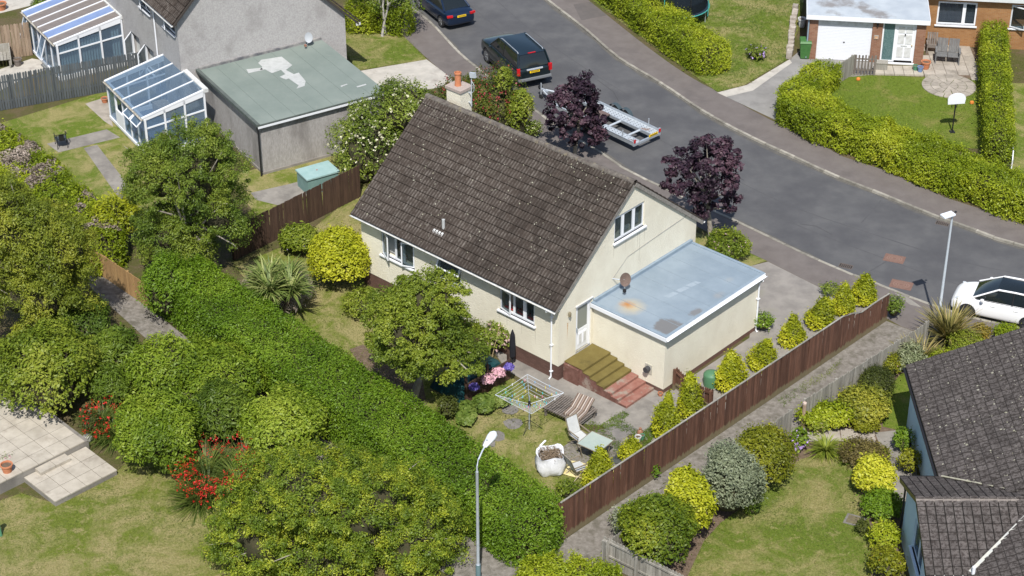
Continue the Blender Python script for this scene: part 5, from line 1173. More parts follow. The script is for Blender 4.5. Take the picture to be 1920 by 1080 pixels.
gd_ = thing('compost_bin', 'low round green compost bin lid behind the pointed gate', 'bin', at(1333,722)); MB().lathe([(.30,0),(.33,.5),(.30,.56),(.12,.66),(.02,.67)], (0,0,0), 16).obj('drum', M('compost_green',(.07,.17,.09),rough=.5), gd_, smooth=True)
# white rubble bag
bg_ = thing('rubble_bag', 'white woven builders bag full of dead brown twigs', 'bag', at(1032,880), R(10))
bm_ = MB(); n = 28; prof = [(.50,.0),(.58,.08),(.62,.30),(.60,.52),(.55,.70),(.56,.78),(.50,.76),(.46,.62)]; vs_ = []
for r, z in prof:
    for k in range(n):
        t_ = 6.2832*k/n; sq = 1/max(abs(math.cos(t_)),abs(math.sin(t_)))**.35; w_ = 1+.06*math.sin(5*t_+z*7)+random.uniform(-.035,.035)
        vs_.append((r*sq*w_*.92*math.cos(t_), r*sq*w_*.92*math.sin(t_), z+random.uniform(-.03,.03)+(.08*math.sin(3*t_) if z > .6 else 0)))
bm_.add(vs_, [(i*n+k, i*n+(k+1)%n, (i+1)*n+(k+1)%n, (i+1)*n+k) for i in range(len(prof)-1) for k in range(n)])
bm_.obj('sack', M('white_woven', (.66,.67,.69), (.58,.59,.61), 5, .7, .4, 12), bg_, smooth=True)
tw = MB()
for k in range(420):
    a_ = random.uniform(0,6.28); r_ = random.uniform(0,.44); p = Vector((r_*math.cos(a_), r_*math.sin(a_), random.uniform(.45,.80))); dv = Vector((random.gauss(0,1),random.gauss(0,1),random.gauss(0,.5))).normalized()*random.uniform(.08,.22); tw.tube([p-dv, p+dv], [.010,.004], 3, False)
tw.obj('twigs', M('dead_twigs',(.17,.12,.075),(.26,.20,.14),9), bg_)
hdl = MB(); hdl.bar((-.3,.5,.76),(-.05,.72,.82),.07,.015); hdl.obj('strap', WHITE, bg_)
# tarpaulin-covered heap behind the screen
tp_ = thing('tarpaulin_cover', 'dark teal tarpaulin covering a heap behind the plank screen', 'tarpaulin', hl(8.6,-2.1), HA)
tm = MB(); nx, ny = 10, 14
for i in range(nx+1):
    for j in range(ny+1):
        x_, y_ = -.85+1.7*i/nx, -1.35+2.7*j/ny; e = max(0, 1-(abs(x_)/.85)**4)*max(0, 1-(abs(y_)/1.35)**6)
        tm.v.append((x_, y_, .02+.85*e**.4*(1+.06*math.sin(7*x_+3*y_))+random.uniform(-.03,.03)))
for i in range(nx):
    for j in range(ny): tm.f.append((i*(ny+1)+j,(i+1)*(ny+1)+j,(i+1)*(ny+1)+j+1,i*(ny+1)+j+1))
tm.obj('sheet', M('teal_tarpaulin',(.008,.040,.046),(.014,.060,.066),4,.35,.3,8), tp_, smooth=True)
fl_ = thing('furled_parasol', 'closed black parasol standing against the cream wall', 'parasol', hl(9.15,-.12), 0)
MB().tube([(0,0,0),(0,0,1.75)], .02, 6).obj('pole', BLACK, fl_); MB().lathe([(.03,.35),(.12,.5),(.13,1.0),(.10,1.5),(.03,1.72)], (0,0,0), 9).obj('canopy', M('black_cloth',(.014,.014,.018),rough=.9,bmp=.5,bscale=20), fl_)
ck = thing('stick', 'thin bamboo cane leaning by the pink roses and wall', 'cane', hl(8.35,-.55), 0); MB().tube([(0,0,0),(.35,.35,1.5)], .014, 5).obj('cane', M('bamboo',(.36,.27,.15)), ck)
# pots by the patio and fence
def pot(label, loc, r, h, mat, name='plant_pot'):
    t = thing(name, label, 'pot', loc); MB().lathe([(r*.72,0),(r*.95,h*.8),(r*1.08,h*.82),(r*1.08,h),(r*.92,h),(r*.88,h*.8)], (0,0,0), 14).obj('pot', mat, t, smooth=True)
    MB().lathe([(r*.86,h*.82),(.01,h*.86)], (0,0,0), 12).obj('soil', SOIL, t); return t
BLUEPOT = M('blue_pot', (.16,.24,.42), rough=.4); GREENPOT = M('green_pot', (.08,.22,.13), rough=.4)
pot('terracotta pot with pink geranium on left slab patio', at(14,884,.5), .22, .34, TERRA)
pot('green glazed pot on terrace beside white front door', at(1716,131,.1), .14, .26, GREENPOT); pot('blue glazed pot beside the green one at front door', at(1725,134,.1), .15, .28, BLUEPOT); pot('large terracotta pot near timber glider bench', at(1735,128,.05), .24, .4, TERRA)
pot('small white tub among weeds between path and fence', at(1196,828), .12, .26, WHITE_W); pot('small dark green tub beside the white tub near fence', at(1204,824), .10, .22, GREENPOT); pot('orange pot standing at corner of extension wall', at(1238,742), .10, .14, TERRA)
pot('terracotta pot by the door of the glass roofed conservatory', at(197,192), .18, .26, TERRA); pot('white plastic tub in the alley beside brick garage', at(1503,50), .22, .5, WHITE_W)
pot('round terracotta pot in yard at top left corner', at(3,18), .3, .4, TERRA); pot('grey square planter with purple flowers below striped conservatory', at(34,123), .22, .4, W_OLD)
gn = thing('ornament', 'brown jug ornament beside tubs near the board fence', 'ornament', at(1200,818)); MB().lathe([(.08,0),(.13,.12),(.11,.26),(.05,.32),(.06,.38)], (0,0,0), 10).obj('jug', M('brown_glaze',(.26,.13,.08),rough=.4), gn, smooth=True)
# wheelie bin
wb_ = thing('wheelie_bin', 'green wheelie bin beside white garage door of brick house', 'bin', at(1508,108), BA+R(4))
GRN = M('bin_green', (.045,.135,.035), (.06,.16,.045), 4, .5)
m = MB(); m.add([(-.22,-.24,.06),(.22,-.24,.06),(.22,.22,.06),(-.22,.22,.06),(-.29,-.34,.95),(.29,-.34,.95),(.29,.30,.95),(-.29,.30,.95)],[(0,3,2,1),(4,5,6,7),(0,1,5,4),(1,2,6,5),(2,3,7,6),(3,0,4,7)]).obj('body', GRN, wb_)
m = MB(); m.add([(-.31,-.37,.955),(.31,-.37,.955),(.31,.33,.955),(-.31,.33,.955),(-.28,-.30,1.05),(.28,-.30,1.05),(.28,.30,1.07),(-.28,.30,1.07)],[(0,3,2,1),(4,5,6,7),(0,1,5,4),(1,2,6,5),(2,3,7,6),(3,0,4,7)]).obj('lid', GRN, wb_)
for s in (-1,1): MB().tube([(s*.2,.26,.1),(s*.29,.26,.1)], .1, 12).obj('wheel', BLACK, wb_)
MB().tube([(-.27,.36,.98),(.27,.36,.98)], .025, 6).obj('handle', GRN, wb_)
# glider bench, slatted chair, box step
gb_ = thing('glider_bench', 'grey slatted two seat glider bench on brick house patio', 'bench', at(1775,116), BA+R(-3))
GW2 = wood('grey_teak', (.12,.12,.12), (.17,.17,.165), None, .1)
for sd in (-.56,.02):
    for k in range(5): MB().box(sd,sd+.54,-.32+k*.115,-.32+k*.115+.10,.42,.45).obj('seat_slat', GW2, gb_)
    for k in range(6): MB().box(sd+.01+k*.089,sd+.01+k*.089+.082,-.012,.012,0,.72).obj('back_slat', GW2, gb_, (0,.26,.46), (R(-14),0,0))
for s in (-1,1): MB().box(s*.60-.03,s*.60+.03,-.40,.42,.0,.08).add([],[]).obj('rocker', GW2, gb_); MB().box(s*.60-.03,s*.60+.03,-.36,-.30,.08,.66).obj('leg', GW2, gb_); MB().box(s*.60-.03,s*.60+.03,.28,.34,.08,.66).obj('leg', GW2, gb_); MB().box(s*.60-.05,s*.60+.05,-.40,.36,.66,.70).obj('armrest', GW2, gb_)
MB().box(-.57,.57,.24,.28,.36,.44).obj('rear_beam', GW2, gb_)
ac = thing('slatted_chair', 'small brown slatted chair beside the glider bench', 'chair', at(1747,96), BA)
for k in range(5): MB().box(-.28+k*.115,-.28+k*.115+.09,-.01,.01,.0,.62).obj('back_slat', W_OLD, ac, (0,.2,.34), (R(-18),0,0))
for k in range(4): MB().box(-.30,.30,-.28+k*.12,-.28+k*.12+.1,.32,.345).obj('seat_slat', W_OLD, ac)
for s in (-1,1):
    MB().box(s*.28-.03,s*.28+.03,-.30,-.24,0,.5).obj('leg', W_OLD, ac); MB().box(s*.28-.03,s*.28+.03,.14,.2,0,.5).obj('leg', W_OLD, ac); MB().box(s*.28-.05,s*.28+.05,-.32,.22,.5,.53).obj('armrest', W_OLD, ac)
bx_ = thing('timber_box', 'small grey timber box step beside white front door', 'box', at(1652,128,.1), BA); box(-.30,.30,-.2,.2,0,.34).obj('body', W_GREY, bx_); box(-.32,.32,-.22,.22,.341,.38).obj('lid', W_GREY, bx_)
# basketball hoop
bk = thing('basketball_hoop', 'white basketball backboard on black pole in far lawn', 'basketball hoop', at(1785,248), R(8))
MB().tube([(0,0,0),(0,0,1.75)], .035, 8).obj('pole', BLACK, bk); MB().box(-.12,.12,-.12,.12,0,.05).obj('base', BLACK, bk)
pl2 = [(-.42,-.28),(.42,-.28),(.45,.0)] + [(.45*math.cos(a_),.30*math.sin(a_)) for a_ in [math.pi*k/8 for k in range(1,8)]] + [(-.45,0)]
m = MB(); k = len(pl2); m.add([(x,-.02,z) for x,z in pl2] + [(x,.02,z) for x,z in pl2], [tuple(range(k)), tuple(range(2*k-1,k-1,-1))] + [(i,i+k,(i+1)%k+k,(i+1)%k) for i in range(k)]); m.obj('backboard', WHITE, bk, (0,-.06,1.85), (0,0,0))
rg_ = MB(); rg_.tube([(.2*math.cos(6.2832*k/12), .2*math.sin(6.2832*k/12), 0) for k in range(13)], .012, 5, False); rg_.obj('ring', M('orange_ring',(.5,.15,.03)), bk, (0,.18,1.6))
nt_ = MB()
for k in range(10): a_ = .6283*k; nt_.tube([(.2*math.cos(a_),.2*math.sin(a_),0),(.12*math.cos(a_+.3),.12*math.sin(a_+.3),-.35)], .008, 4)
nt_.obj('net', BLACK, bk, (0,.18,1.6))
# trampoline
tc_ = at(1268,8,.75); tm_ = thing('trampoline', 'black round trampoline with turquoise poles behind far hedge', 'trampoline', (tc_.x,tc_.y,0))
MB().lathe([(1.45,.78),(.01,.77)], (0,0,0), 32).obj('mat', M('black_mat',(.012,.012,.013),rough=.8), tm_); TQ = M('turquoise', (.06,.30,.27), rough=.4)
MB().lathe([(1.45,.79),(1.78,.80),(1.80,.74),(1.45,.76)], (0,0,0), 32).obj('edge_pad', M('navy_pad',(.018,.028,.045),rough=.5), tm_)
ringm = MB(); ringm.tube([(1.8*math.cos(6.2832*k/32),1.8*math.sin(6.2832*k/32),.74) for k in range(33)], .03, 6, False); ringm.obj('frame', TQ, tm_)
for k in range(8):
    a_ = .785*k+.35; MB().tube([(1.84*math.cos(a_),1.84*math.sin(a_),.4),(1.84*math.cos(a_),1.84*math.sin(a_),2.5)], .025, 6).obj('net_pole', TQ if k%2 else BLACK, tm_); MB().tube([(1.7*math.cos(a_),1.7*math.sin(a_),.74),(1.7*math.cos(a_),1.7*math.sin(a_),.02)], .025, 6).obj('leg', GALV, tm_)
NET = glass_mat('net_mesh', (.30,.32,.32), .80, .9); nm = MB(); n = 32
nm.add([(1.66*math.cos(6.2832*k/n),1.66*math.sin(6.2832*k/n),z) for z in (.8,2.45) for k in range(n)], [(k,(k+1)%n,(k+1)%n+n,k+n) for k in range(n)]); nm.obj('safety_net', NET, tm_)
# black plastic-frame chair upper left
bc = thing('metal_chair', 'black metal armchair standing alone on path of upper left garden', 'chair', at(116,274), R(200))
box(-.26,.26,-.25,.25,.40,.44).obj('seat', M('dark_seat',(.045,.055,.06)), bc)
m = MB(); m.tube([(-.27,-.25,.64),(-.29,.1,.68),(-.2,.32,.78),(0,.36,.80),(.2,.32,.78),(.29,.1,.68),(.27,-.25,.64)], .018, 6); m.obj('back_hoop', BLACK, bc); box(-.12,.12,.30,.33,.45,.78).obj('back_splat', BLACK, bc)
for s in (-1,1): MB().tube([(s*.26,-.28,0),(s*.26,-.25,.65)], .016, 6).obj('leg', BLACK, bc); MB().tube([(s*.24,.33,0),(s*.22,.28,.75)], .016, 6).obj('leg', BLACK, bc)
yt = thing('garden_table', 'weathered grey timber bench seat at top left edge', 'bench', at(8,122), R(15))
for k in range(8): MB().box(-1.0+k*.17,-1.0+k*.17+.15,-.55,.45,.52,.55).obj('slat', W_GREY, yt)
MB().box(.34,.40,-.55,.45,.2,.95).obj('side_panel', W_GREY, yt); MB().box(-1.0,.40,.45,.50,.2,1.0).obj('back_panel', W_GREY, yt)
for x_ in (-.9,.3): MB().box(x_-.04,x_+.04,-.5,-.42,0,.52).obj('leg', W_GREY, yt)
# low things in the right garden
dc = thing('drain_cover', 'mossy drain cover set in right lawn', 'drain cover', at(1603,976,.02), R(-25)); box(-.36,.36,-.3,.3,-.02,.015).obj('frame', DARKSLAB, dc); box(-.28,.28,-.22,.22,.015,.025).obj('lid', M('mossy_lid',(.11,.09,.06),(.16,.14,.07),8), dc)
bb = thing('boulder', 'grey boulder at corner of left slab patio', 'stone', at(165,826)); MB().lathe([(.12,0),(.2,.08),(.18,.22),(.06,.30)], (0,0,0), 7).obj('rock', M('rock_grey',(.22,.22,.21),(.32,.31,.29),6), bb)
hp = thing('garden_post', 'dark green post casting a shadow on left lawn edge', 'post', at(2,1005)); MB().tube([(0,0,0),(-.05,0,.75)], .06, 8).obj('shaft', GREENPOT, hp); MB().lathe([(.09,.75),(.12,.82),(.05,.95)], (-.05,0,0), 8).obj('head', BLACK, hp)
ot = [('orange toy beside far round patio on lawn',1822,195),('small orange ball on far lawn near picket fence',1609,151)]
for l_, x_, y_ in ot:
    o_ = thing('toy', l_, 'toy', at(x_,y_)); MB().lathe([(.04,0),(.11,.05),(.10,.14),(.03,.18)], (0,0,0), 8).obj('body', M('orange_plastic',(.6,.2,.04)), o_)
gl_ = thing('goal', 'white curved goal frame on lawn at far right edge', 'goal', at(1896,318), R(80)); MB().tube([(0,0,0),(0,0,.5),(.3,0,.85),(.9,0,.85)], .03, 6).obj('frame', WHITE, gl_); MB().tube([(0,.05,0),(.4,.4,.7)], .02, 6).obj('brace', BLACK, gl_)

# ================================================================ VEGETATION
_wd = rng.normal(size=(10,3)); _wd /= np.linalg.norm(_wd, axis=1)[:,None]; _wp = rng.uniform(0,6.28,10); _wf = rng.uniform(.75,1.35,10)
def nz(p, f, seed=0.0):
    s = np.zeros(len(p))
    for k in range(10): s += np.sin((p @ _wd[k])*f*_wf[k]*2 + _wp[k] + seed*(k+1)*1.7)
    return s/3.6
def unit(v): return v/np.maximum(np.linalg.norm(v, axis=1)[:,None], 1e-9)
def mesh_np(name, V, Fq, mat, tint=None):
    m = bpy.data.meshes.new(name); nv, nf = len(V), len(Fq)
    m.vertices.add(nv); m.vertices.foreach_set('co', V.astype(np.float32).ravel())
    m.loops.add(nf*4); m.loops.foreach_set('vertex_index', Fq.astype(np.int32).ravel())
    m.polygons.add(nf); m.polygons.foreach_set('loop_start', np.arange(0, nf*4, 4, dtype=np.int32))
    try: m.polygons.foreach_set('loop_total', np.full(nf, 4, dtype=np.int32))
    except Exception: pass
    if tint is not None:
        a = m.attributes.new('tint', 'FLOAT', 'FACE'); a.data.foreach_set('value', np.clip(tint, 0, 1).astype(np.float32))
    m.materials.append(mat); m.update(); return m
def leaves(name, P_, N_, size, mat, parent, aspect=.5, up=.35, tilt=.55, clump=1.2, cw=.5, bias=0.0, loc=None, along=None, fold=.12, seed=0., sprig=None):
    if sprig:
        c_, l_ = sprig; m0 = max(1, len(P_)//c_); q_ = rng.permutation(len(P_))[:m0]; B_, D_ = P_[q_], unit(N_[q_]*.75 + np.array([0,0,.75]) + rng.normal(size=(m0,3))*.35)
        ln = l_*np.where(rng.uniform(0,1,m0) < .12, rng.uniform(1.3,2.2,m0), rng.uniform(.5,1.1,m0)); tt = np.tile(np.linspace(0,1,c_), m0)
        P_ = np.repeat(B_, c_, 0) + np.repeat(D_*ln[:,None], c_, 0)*tt[:,None] + rng.normal(size=(m0*c_,3))*size*.30; N_ = np.repeat(N_[q_], c_, 0); P_[:,2] = np.maximum(P_[:,2], .02)
    n = len(P_); rnd = rng.normal(size=(n,3))
    nn = unit(N_*.8 + np.array([0,0,up]) + rnd*tilt)
    t = unit(np.cross(nn, rng.normal(size=(n,3)))) if along is None else unit(along + rng.normal(size=(n,3))*.35)
    if along is not None: nn = unit(nn - t*np.sum(nn*t, axis=1)[:,None])
    b = np.cross(nn, t); L = (size*np.clip(rng.lognormal(-.06,.32,n),.45,1.9))[:,None]; W_ = L*aspect
    V = np.empty((n,4,3)); V[:,0] = P_ - t*L*.5; V[:,1] = P_ + b*W_*.5 + nn*L*fold; V[:,2] = P_ + t*L*.5; V[:,3] = P_ - b*W_*.5 + nn*L*fold
    V = V.reshape(-1,3); F_ = np.arange(4*n).reshape(-1,4)
    tint = rng.uniform(0,1,n)*(1-cw) + cw*(.5+.5*np.clip(nz(P_, clump, seed),-1,1)) + bias
    if loc is not None: V = V - np.array(loc)
    return put(name, mesh_np(name, V, F_, mat, tint), parent)
def blob_pts(blobs, n, depth=.35, lump=.12, lf=2.2, seed=0., low=-.35):
    B = np.array([(*c, *r) for c, r in blobs], dtype=float); area = (B[:,3]*B[:,4]+B[:,4]*B[:,5]+B[:,3]*B[:,5]); pk = rng.choice(len(B), size=int(n*1.6), p=area/area.sum())
    d = unit(rng.normal(size=(len(pk),3))); d[:,2] = np.where(d[:,2] < low, -d[:,2], d[:,2])
    C = B[pk,:3]; Rr = B[pk,3:]
    base = C + d*Rr
    k = 1 + lump*nz(base, lf, seed) + lump*.5*nz(base, lf*2.7, seed+3) - depth*rng.uniform(0,1,len(pk))**2.2
    P_ = C + d*Rr*k[:,None]; N_ = unit(d/Rr)
    ok = P_[:,2] > .03
    for j in range(len(B)):
        q = np.sum(((P_-B[j,:3])/B[j,3:])**2, axis=1); ok &= ~((q < .60) & (pk != j))
    P_, N_ = P_[ok][:n], N_[ok][:n]; return P_, N_
ICO = None
def core(name, blobs, parent, mat, loc, k=.74, lump=.12, lf=2.2, seed=0.):
    global ICO
    if ICO is None:
        bm = bmesh.new(); bmesh.ops.create_icosphere(bm, subdivisions=3, radius=1); ICO = (np.array([v.co[:] for v in bm.verts]), [tuple(v.index for v in f.verts) for f in bm.faces]); bm.free()
    V = []; F_ = []
    for c, r in blobs:
        base = np.array(c) + ICO[0]*np.array(r); kk = k*(1 + lump*nz(base, lf, seed)); v = np.array(c) + ICO[0]*np.array(r)*kk[:,None]; v[:,2] = np.maximum(v[:,2], .0)
        o = sum(len(x) for x in V); V.append(v - np.array(loc)); F_ += [tuple(i+o for i in f) for f in ICO[1]]
    m = bpy.data.meshes.new(name); m.from_pydata(np.concatenate(V).tolist(), [], F_); m.materials.append(mat); m.shade_smooth(); return put(name, m, parent)
# palettes (dark, mid, light)
def LM(n, d, m, l, **k): return leaf_mat(n, d, m, l, **k)
L_HEDGE = LM('privet_leaf', (.075,.140,.007), (.135,.235,.012), (.225,.325,.026))
L_LIME = LM('golden_privet_leaf', (.14,.20,.008), (.27,.335,.013), (.46,.49,.035))
L_LAUREL = LM('laurel_leaf', (.095,.160,.010), (.20,.285,.020), (.35,.42,.05), spec=.35, rough=.5)
L_GOLD = LM('golden_leaf', (.21,.25,.010), (.42,.44,.018), (.64,.62,.06))
L_CONIFER = LM('golden_conifer_leaf', (.18,.22,.010), (.38,.41,.014), (.58,.56,.03))
L_TREE = LM('tree_leaf', (.075,.13,.014), (.155,.22,.024), (.255,.305,.04))
L_APPLE = LM('apple_leaf', (.090,.14,.014), (.185,.245,.022), (.31,.35,.04))
L_OLIVE = LM('olive_willow_leaf', (.105,.145,.014), (.21,.25,.024), (.37,.375,.045))
L_PURPLE = LM('purple_maple_leaf', (.015,.009,.016), (.040,.021,.034), (.108,.058,.076), trans=.2, spec=.3, rough=.5)
L_RHODO = LM('rhododendron_leaf', (.09,.14,.012), (.19,.25,.02), (.33,.36,.05), spec=.35, rough=.5)
L_OSM = LM('yellow_green_scrub_leaf', (.080,.135,.012), (.170,.240,.018), (.43,.46,.035))
L_GREY = LM('variegated_leaf', (.13,.155,.085), (.26,.295,.18), (.46,.48,.33))
L_FERN = LM('fern_leaf', (.055,.100,.010), (.12,.185,.018), (.20,.27,.03)); L_DARK = LM('dark_box_leaf', (.045,.060,.010), (.085,.105,.018), (.14,.155,.03))
L_FUCHSIA = LM('fuchsia_leaf', (.055,.080,.010), (.11,.140,.016), (.19,.20,.03)); L_WHITEBUSH = LM('escallonia_leaf', (.08,.125,.014), (.16,.22,.025), (.28,.34,.05))
L_OAKY = LM('olive_gold_leaf', (.105,.130,.008), (.22,.235,.012), (.36,.35,.03)); L_BROWN = LM('dead_twig_leaf', (.13,.10,.078), (.24,.195,.155), (.38,.32,.27), trans=.05)
def FM(n, c, c2=None): return leaf_mat(n, tuple(x*.75 for x in c), c, c2 or tuple(min(.9, x*1.3) for x in c), trans=.2)
F_WHITE = FM('cream_flower', (.62,.60,.42)); F_RED = FM('red_flower', (.50,.018,.015)); F_PINK = FM('pink_flower', (.60,.36,.41)); F_PALEPINK = FM('pale_pink_flower', (.65,.45,.44)); F_BLUE = FM('blue_flower', (.12,.09,.33)); F_LILAC = FM('lilac_flower', (.42,.30,.58)); F_YEL = FM('yellow_flower', (.70,.42,.03)); F_CRIM = FM('crimson_flower', (.30,.05,.05))
def bbox_blob(x0, y0, x1, y1, depth=1.0, hmin=.25):
    xc, yc = (x0+x1)/2, (y0+y1)/2; c = .6
    for _ in range(4):
        p = at(xc, yc, c); k = FPX/(p-camv).length; a = (x1-x0)/2/k; Vh = (y1-y0)/2/k; ad = a*depth
        if ad*.53 > Vh*.92: ad = Vh*.92/.53*.8
        c = max(hmin, math.sqrt(max(.01, Vh*Vh-(ad*.53)**2))/.848)
    return (p.x, p.y, c), (a, ad, c)
def shrub(label, bb, mat, n, size, name='shrub', extra=(), depth=1.0, flowers=None, lump=.13, lf=2.0, aspect=.5, up=.60, tilt=.48, cw=.5, group=None, cat='shrub', corek=.74, ldepth=.30, sprig=(4,.16), base=None, twig=None, clump=1.2, bias=0, low=-.35):
    blobs = [(free_blob(*b[:4], base, depth) if base is not None else bbox_blob(*b[:4], depth=(b[4] if len(b) > 4 else depth))) for b in ([bb] + list(extra))]
    c0 = blobs[0][0]; loc = (c0[0], c0[1], 0); sd = random.uniform(0,9)
    if lump > .1:
        blobs = [(c_, (r_[0]*.93, r_[1]*.93, r_[2]*.96)) for c_, r_ in blobs]
        for c_, r_ in list(blobs):
            for _ in range(7):
                d_ = Vector((random.gauss(0,1), random.gauss(0,1), abs(random.gauss(.25,.7)))).normalized(); f_ = random.uniform(.30,.46); blobs.append(((c_[0]+d_.x*r_[0]*.68, c_[1]+d_.y*r_[1]*.68, c_[2]+d_.z*r_[2]*.68), (r_[0]*f_, r_[1]*f_, r_[2]*f_)))
    t = thing(name, label, cat, loc, 0, group)
    P_, N_ = blob_pts(blobs, n, ldepth, lump, lf, sd, low)
    leaves('foliage', P_, N_, size, mat, t, aspect, up, tilt, clump, cw, bias, loc, seed=sd, sprig=sprig)
    if corek:
        for bb_ in blobs[:len(extra)+1]: core('stems', [bb_], t, twig or TWIG, loc, corek, lump, lf, sd)
    for fm, nf, fs, top in (flowers or []):
        Pf, Nf = blob_pts(blobs, nf*2, .02, lump, lf, sd, low); 
        q = nz(Pf, 1.6, sd+5) + rng.normal(size=len(Pf))*.4; sel = np.argsort(-q)[:nf] if top else np.arange(min(nf, len(Pf)))
        Pf, Nf = Pf[sel] + Nf[sel]*.03, Nf[sel]; rep = 4; Pf = np.repeat(Pf, rep, 0) + rng.normal(size=(len(Pf)*rep,3))*fs*.35; Nf = np.repeat(Nf, rep, 0)
        leaves('flowers', Pf, Nf, fs, fm, t, .8, .4, .6, loc=loc)['kind'] = 'stuff'
    return t
def hedge_pts(path, w, h, n, lump=.10, lf=2.0, seed=0., round_=.35, depth=.22):
    """path: polyline of Vectors (centre line on the ground); points on the clipped surface of a hedge"""
    P2 = np.array([(p.x, p.y) for p in path]); seg = np.diff(P2, axis=0); sl2 = np.linalg.norm(seg, axis=1); L = sl2.sum(); cs = np.concatenate([[0], np.cumsum(sl2)])
    per = 2*h + w; nend = int(n*2*(w*h)/(L*per+2*w*h)); n1 = n-nend
    s = rng.uniform(0, L, n1); i = np.clip(np.searchsorted(cs, s)-1, 0, len(seg)-1); fr_ = (s-cs[i])/sl2[i]; d = seg[i]/sl2[i][:,None]; nrm = np.stack([-d[:,1], d[:,0]], 1)
    c = P2[i] + seg[i]*fr_[:,None]; u = rng.uniform(0, per, n1)
    y = np.where(u < h, -w/2, np.where(u > h+w, w/2, u-h-w/2)); z = np.where(u < h, u, np.where(u > h+w, per-u, h))
    ny = np.where(u < h, -1., np.where(u > h+w, 1., 0.)); nzz = np.where((u >= h) & (u <= h+w), 1., 0.)
    # rounded shoulders
    ky = np.clip((np.abs(y)-(w/2-round_))/round_, 0, 1); kz = np.clip((z-(h-round_))/round_, 0, 1); m_ = np.sqrt(ky**2+kz**2); over = np.maximum(m_, 1.)
    y = np.where(m_ > 1, np.sign(y)*(w/2-round_+ky/over*round_), y); z = np.where(m_ > 1, h-round_+kz/over*round_, z)
    mix = (m_ > .75); ny = np.where(mix, np.sign(y)*ky, ny); nzz = np.where(mix, kz+.1, nzz)
    X = np.stack([c[:,0]+nrm[:,0]*y, c[:,1]+nrm[:,1]*y, z], 1); N_ = unit(np.stack([nrm[:,0]*ny, nrm[:,1]*ny, nzz], 1))
    Xs = [X]; Ns = [N_]
    for e in (0, 1):
        k = nend//2; a, b = (path[0], path[1]) if e == 0 else (path[-1], path[-2]); dd = np.array([a.x-b.x, a.y-b.y]); dd /= np.linalg.norm(dd); n2 = np.array([-dd[1], dd[0]])
        yy = rng.uniform(-w/2, w/2, k); zz = rng.uniform(0, h, k); bul = .25*w*(1-(2*yy/w)**2)*(1-(zz/h)**4)
        Xs.append(np.stack([a.x+dd[0]*bul+n2[0]*yy, a.y+dd[1]*bul+n2[1]*yy, zz*(1-.12*(2*yy/w)**4)], 1)); Ns.append(np.tile([dd[0],dd[1],.15], (k,1)))
    X = np.concatenate(Xs); N_ = unit(np.concatenate(Ns)); k = lump*nz(X, lf, seed) + lump*.5*nz(X, lf*2.6, seed+2) - depth*rng.uniform(0,1,len(X))**2
    X = X + N_*k[:,None]; ok = X[:,2] > .02; return X[ok], N_[ok]
def hedge(label, px, w, h, mat, n, size, lump=.10, lf=2.0, name='hedge', cat='hedge', z=0, pts=None, aspect=.5, up=.60, tilt=.5, cw=.5, round_=.35, group=None, clump=1.2, depth=.22, bias=0, extra=None, sprig=(4,.17)):
    path = catmull(pts or V3(px, z), .8); path = [Vector((p.x,p.y,0)) for p in path]; a = path[len(path)//2]; loc = (a.x, a.y, 0); sd = random.uniform(0,9)
    t = thing(name, label, cat, loc, 0, group); X, N_ = hedge_pts(path, w, h, n, lump, lf, sd, round_, depth)
    keep_ = np.ones(len(X), bool)
    for e_ in (extra or []):
        if e_[0].startswith('dead'): keep_ &= ~e_[3](X)
    leaves('foliage', X[keep_], N_[keep_], size, mat, t, aspect, up, tilt, clump, cw, bias, loc, seed=sd, sprig=sprig)
    for nm, mt, frac, sel in (extra or []):
        q = sel(X); Xi, Ni = X[q], N_[q]; k = rng.permutation(len(Xi))[:int(len(Xi)*frac)]
        leaves(nm, Xi[k]+Ni[k]*.04, Ni[k], size*1.15, mt, t, aspect, up, tilt, clump, cw, bias, loc, seed=sd+2)
    c = MB(); k = .68
    for i, p in enumerate(path):
        d = (path[min(i+1,len(path)-1)]-path[max(i-1,0)]).normalized(); nn = Vector((-d.y, d.x, 0)); e = (.30 if i == 0 else -.30 if i == len(path)-1 else 0)
        q = p + d*e - Vector(loc); hh = h*.80; c.v += [tuple(q-nn*w*.5*k), tuple(q-nn*w*.5*k+Vector((0,0,hh*.8))), tuple(q-nn*w*.3*k+Vector((0,0,hh))), tuple(q+nn*w*.3*k+Vector((0,0,hh))), tuple(q+nn*w*.5*k+Vector((0,0,hh*.8))), tuple(q+nn*w*.5*k)]
        if i:
            o = (i-1)*6; c.f += [(o+j, o+j+1, o+j+7, o+j+6) for j in range(5)]
    c.f += [tuple(range(5,-1,-1)), tuple(range((len(path)-1)*6, len(path)*6))]
    c.obj('stems', TWIG, t); return t
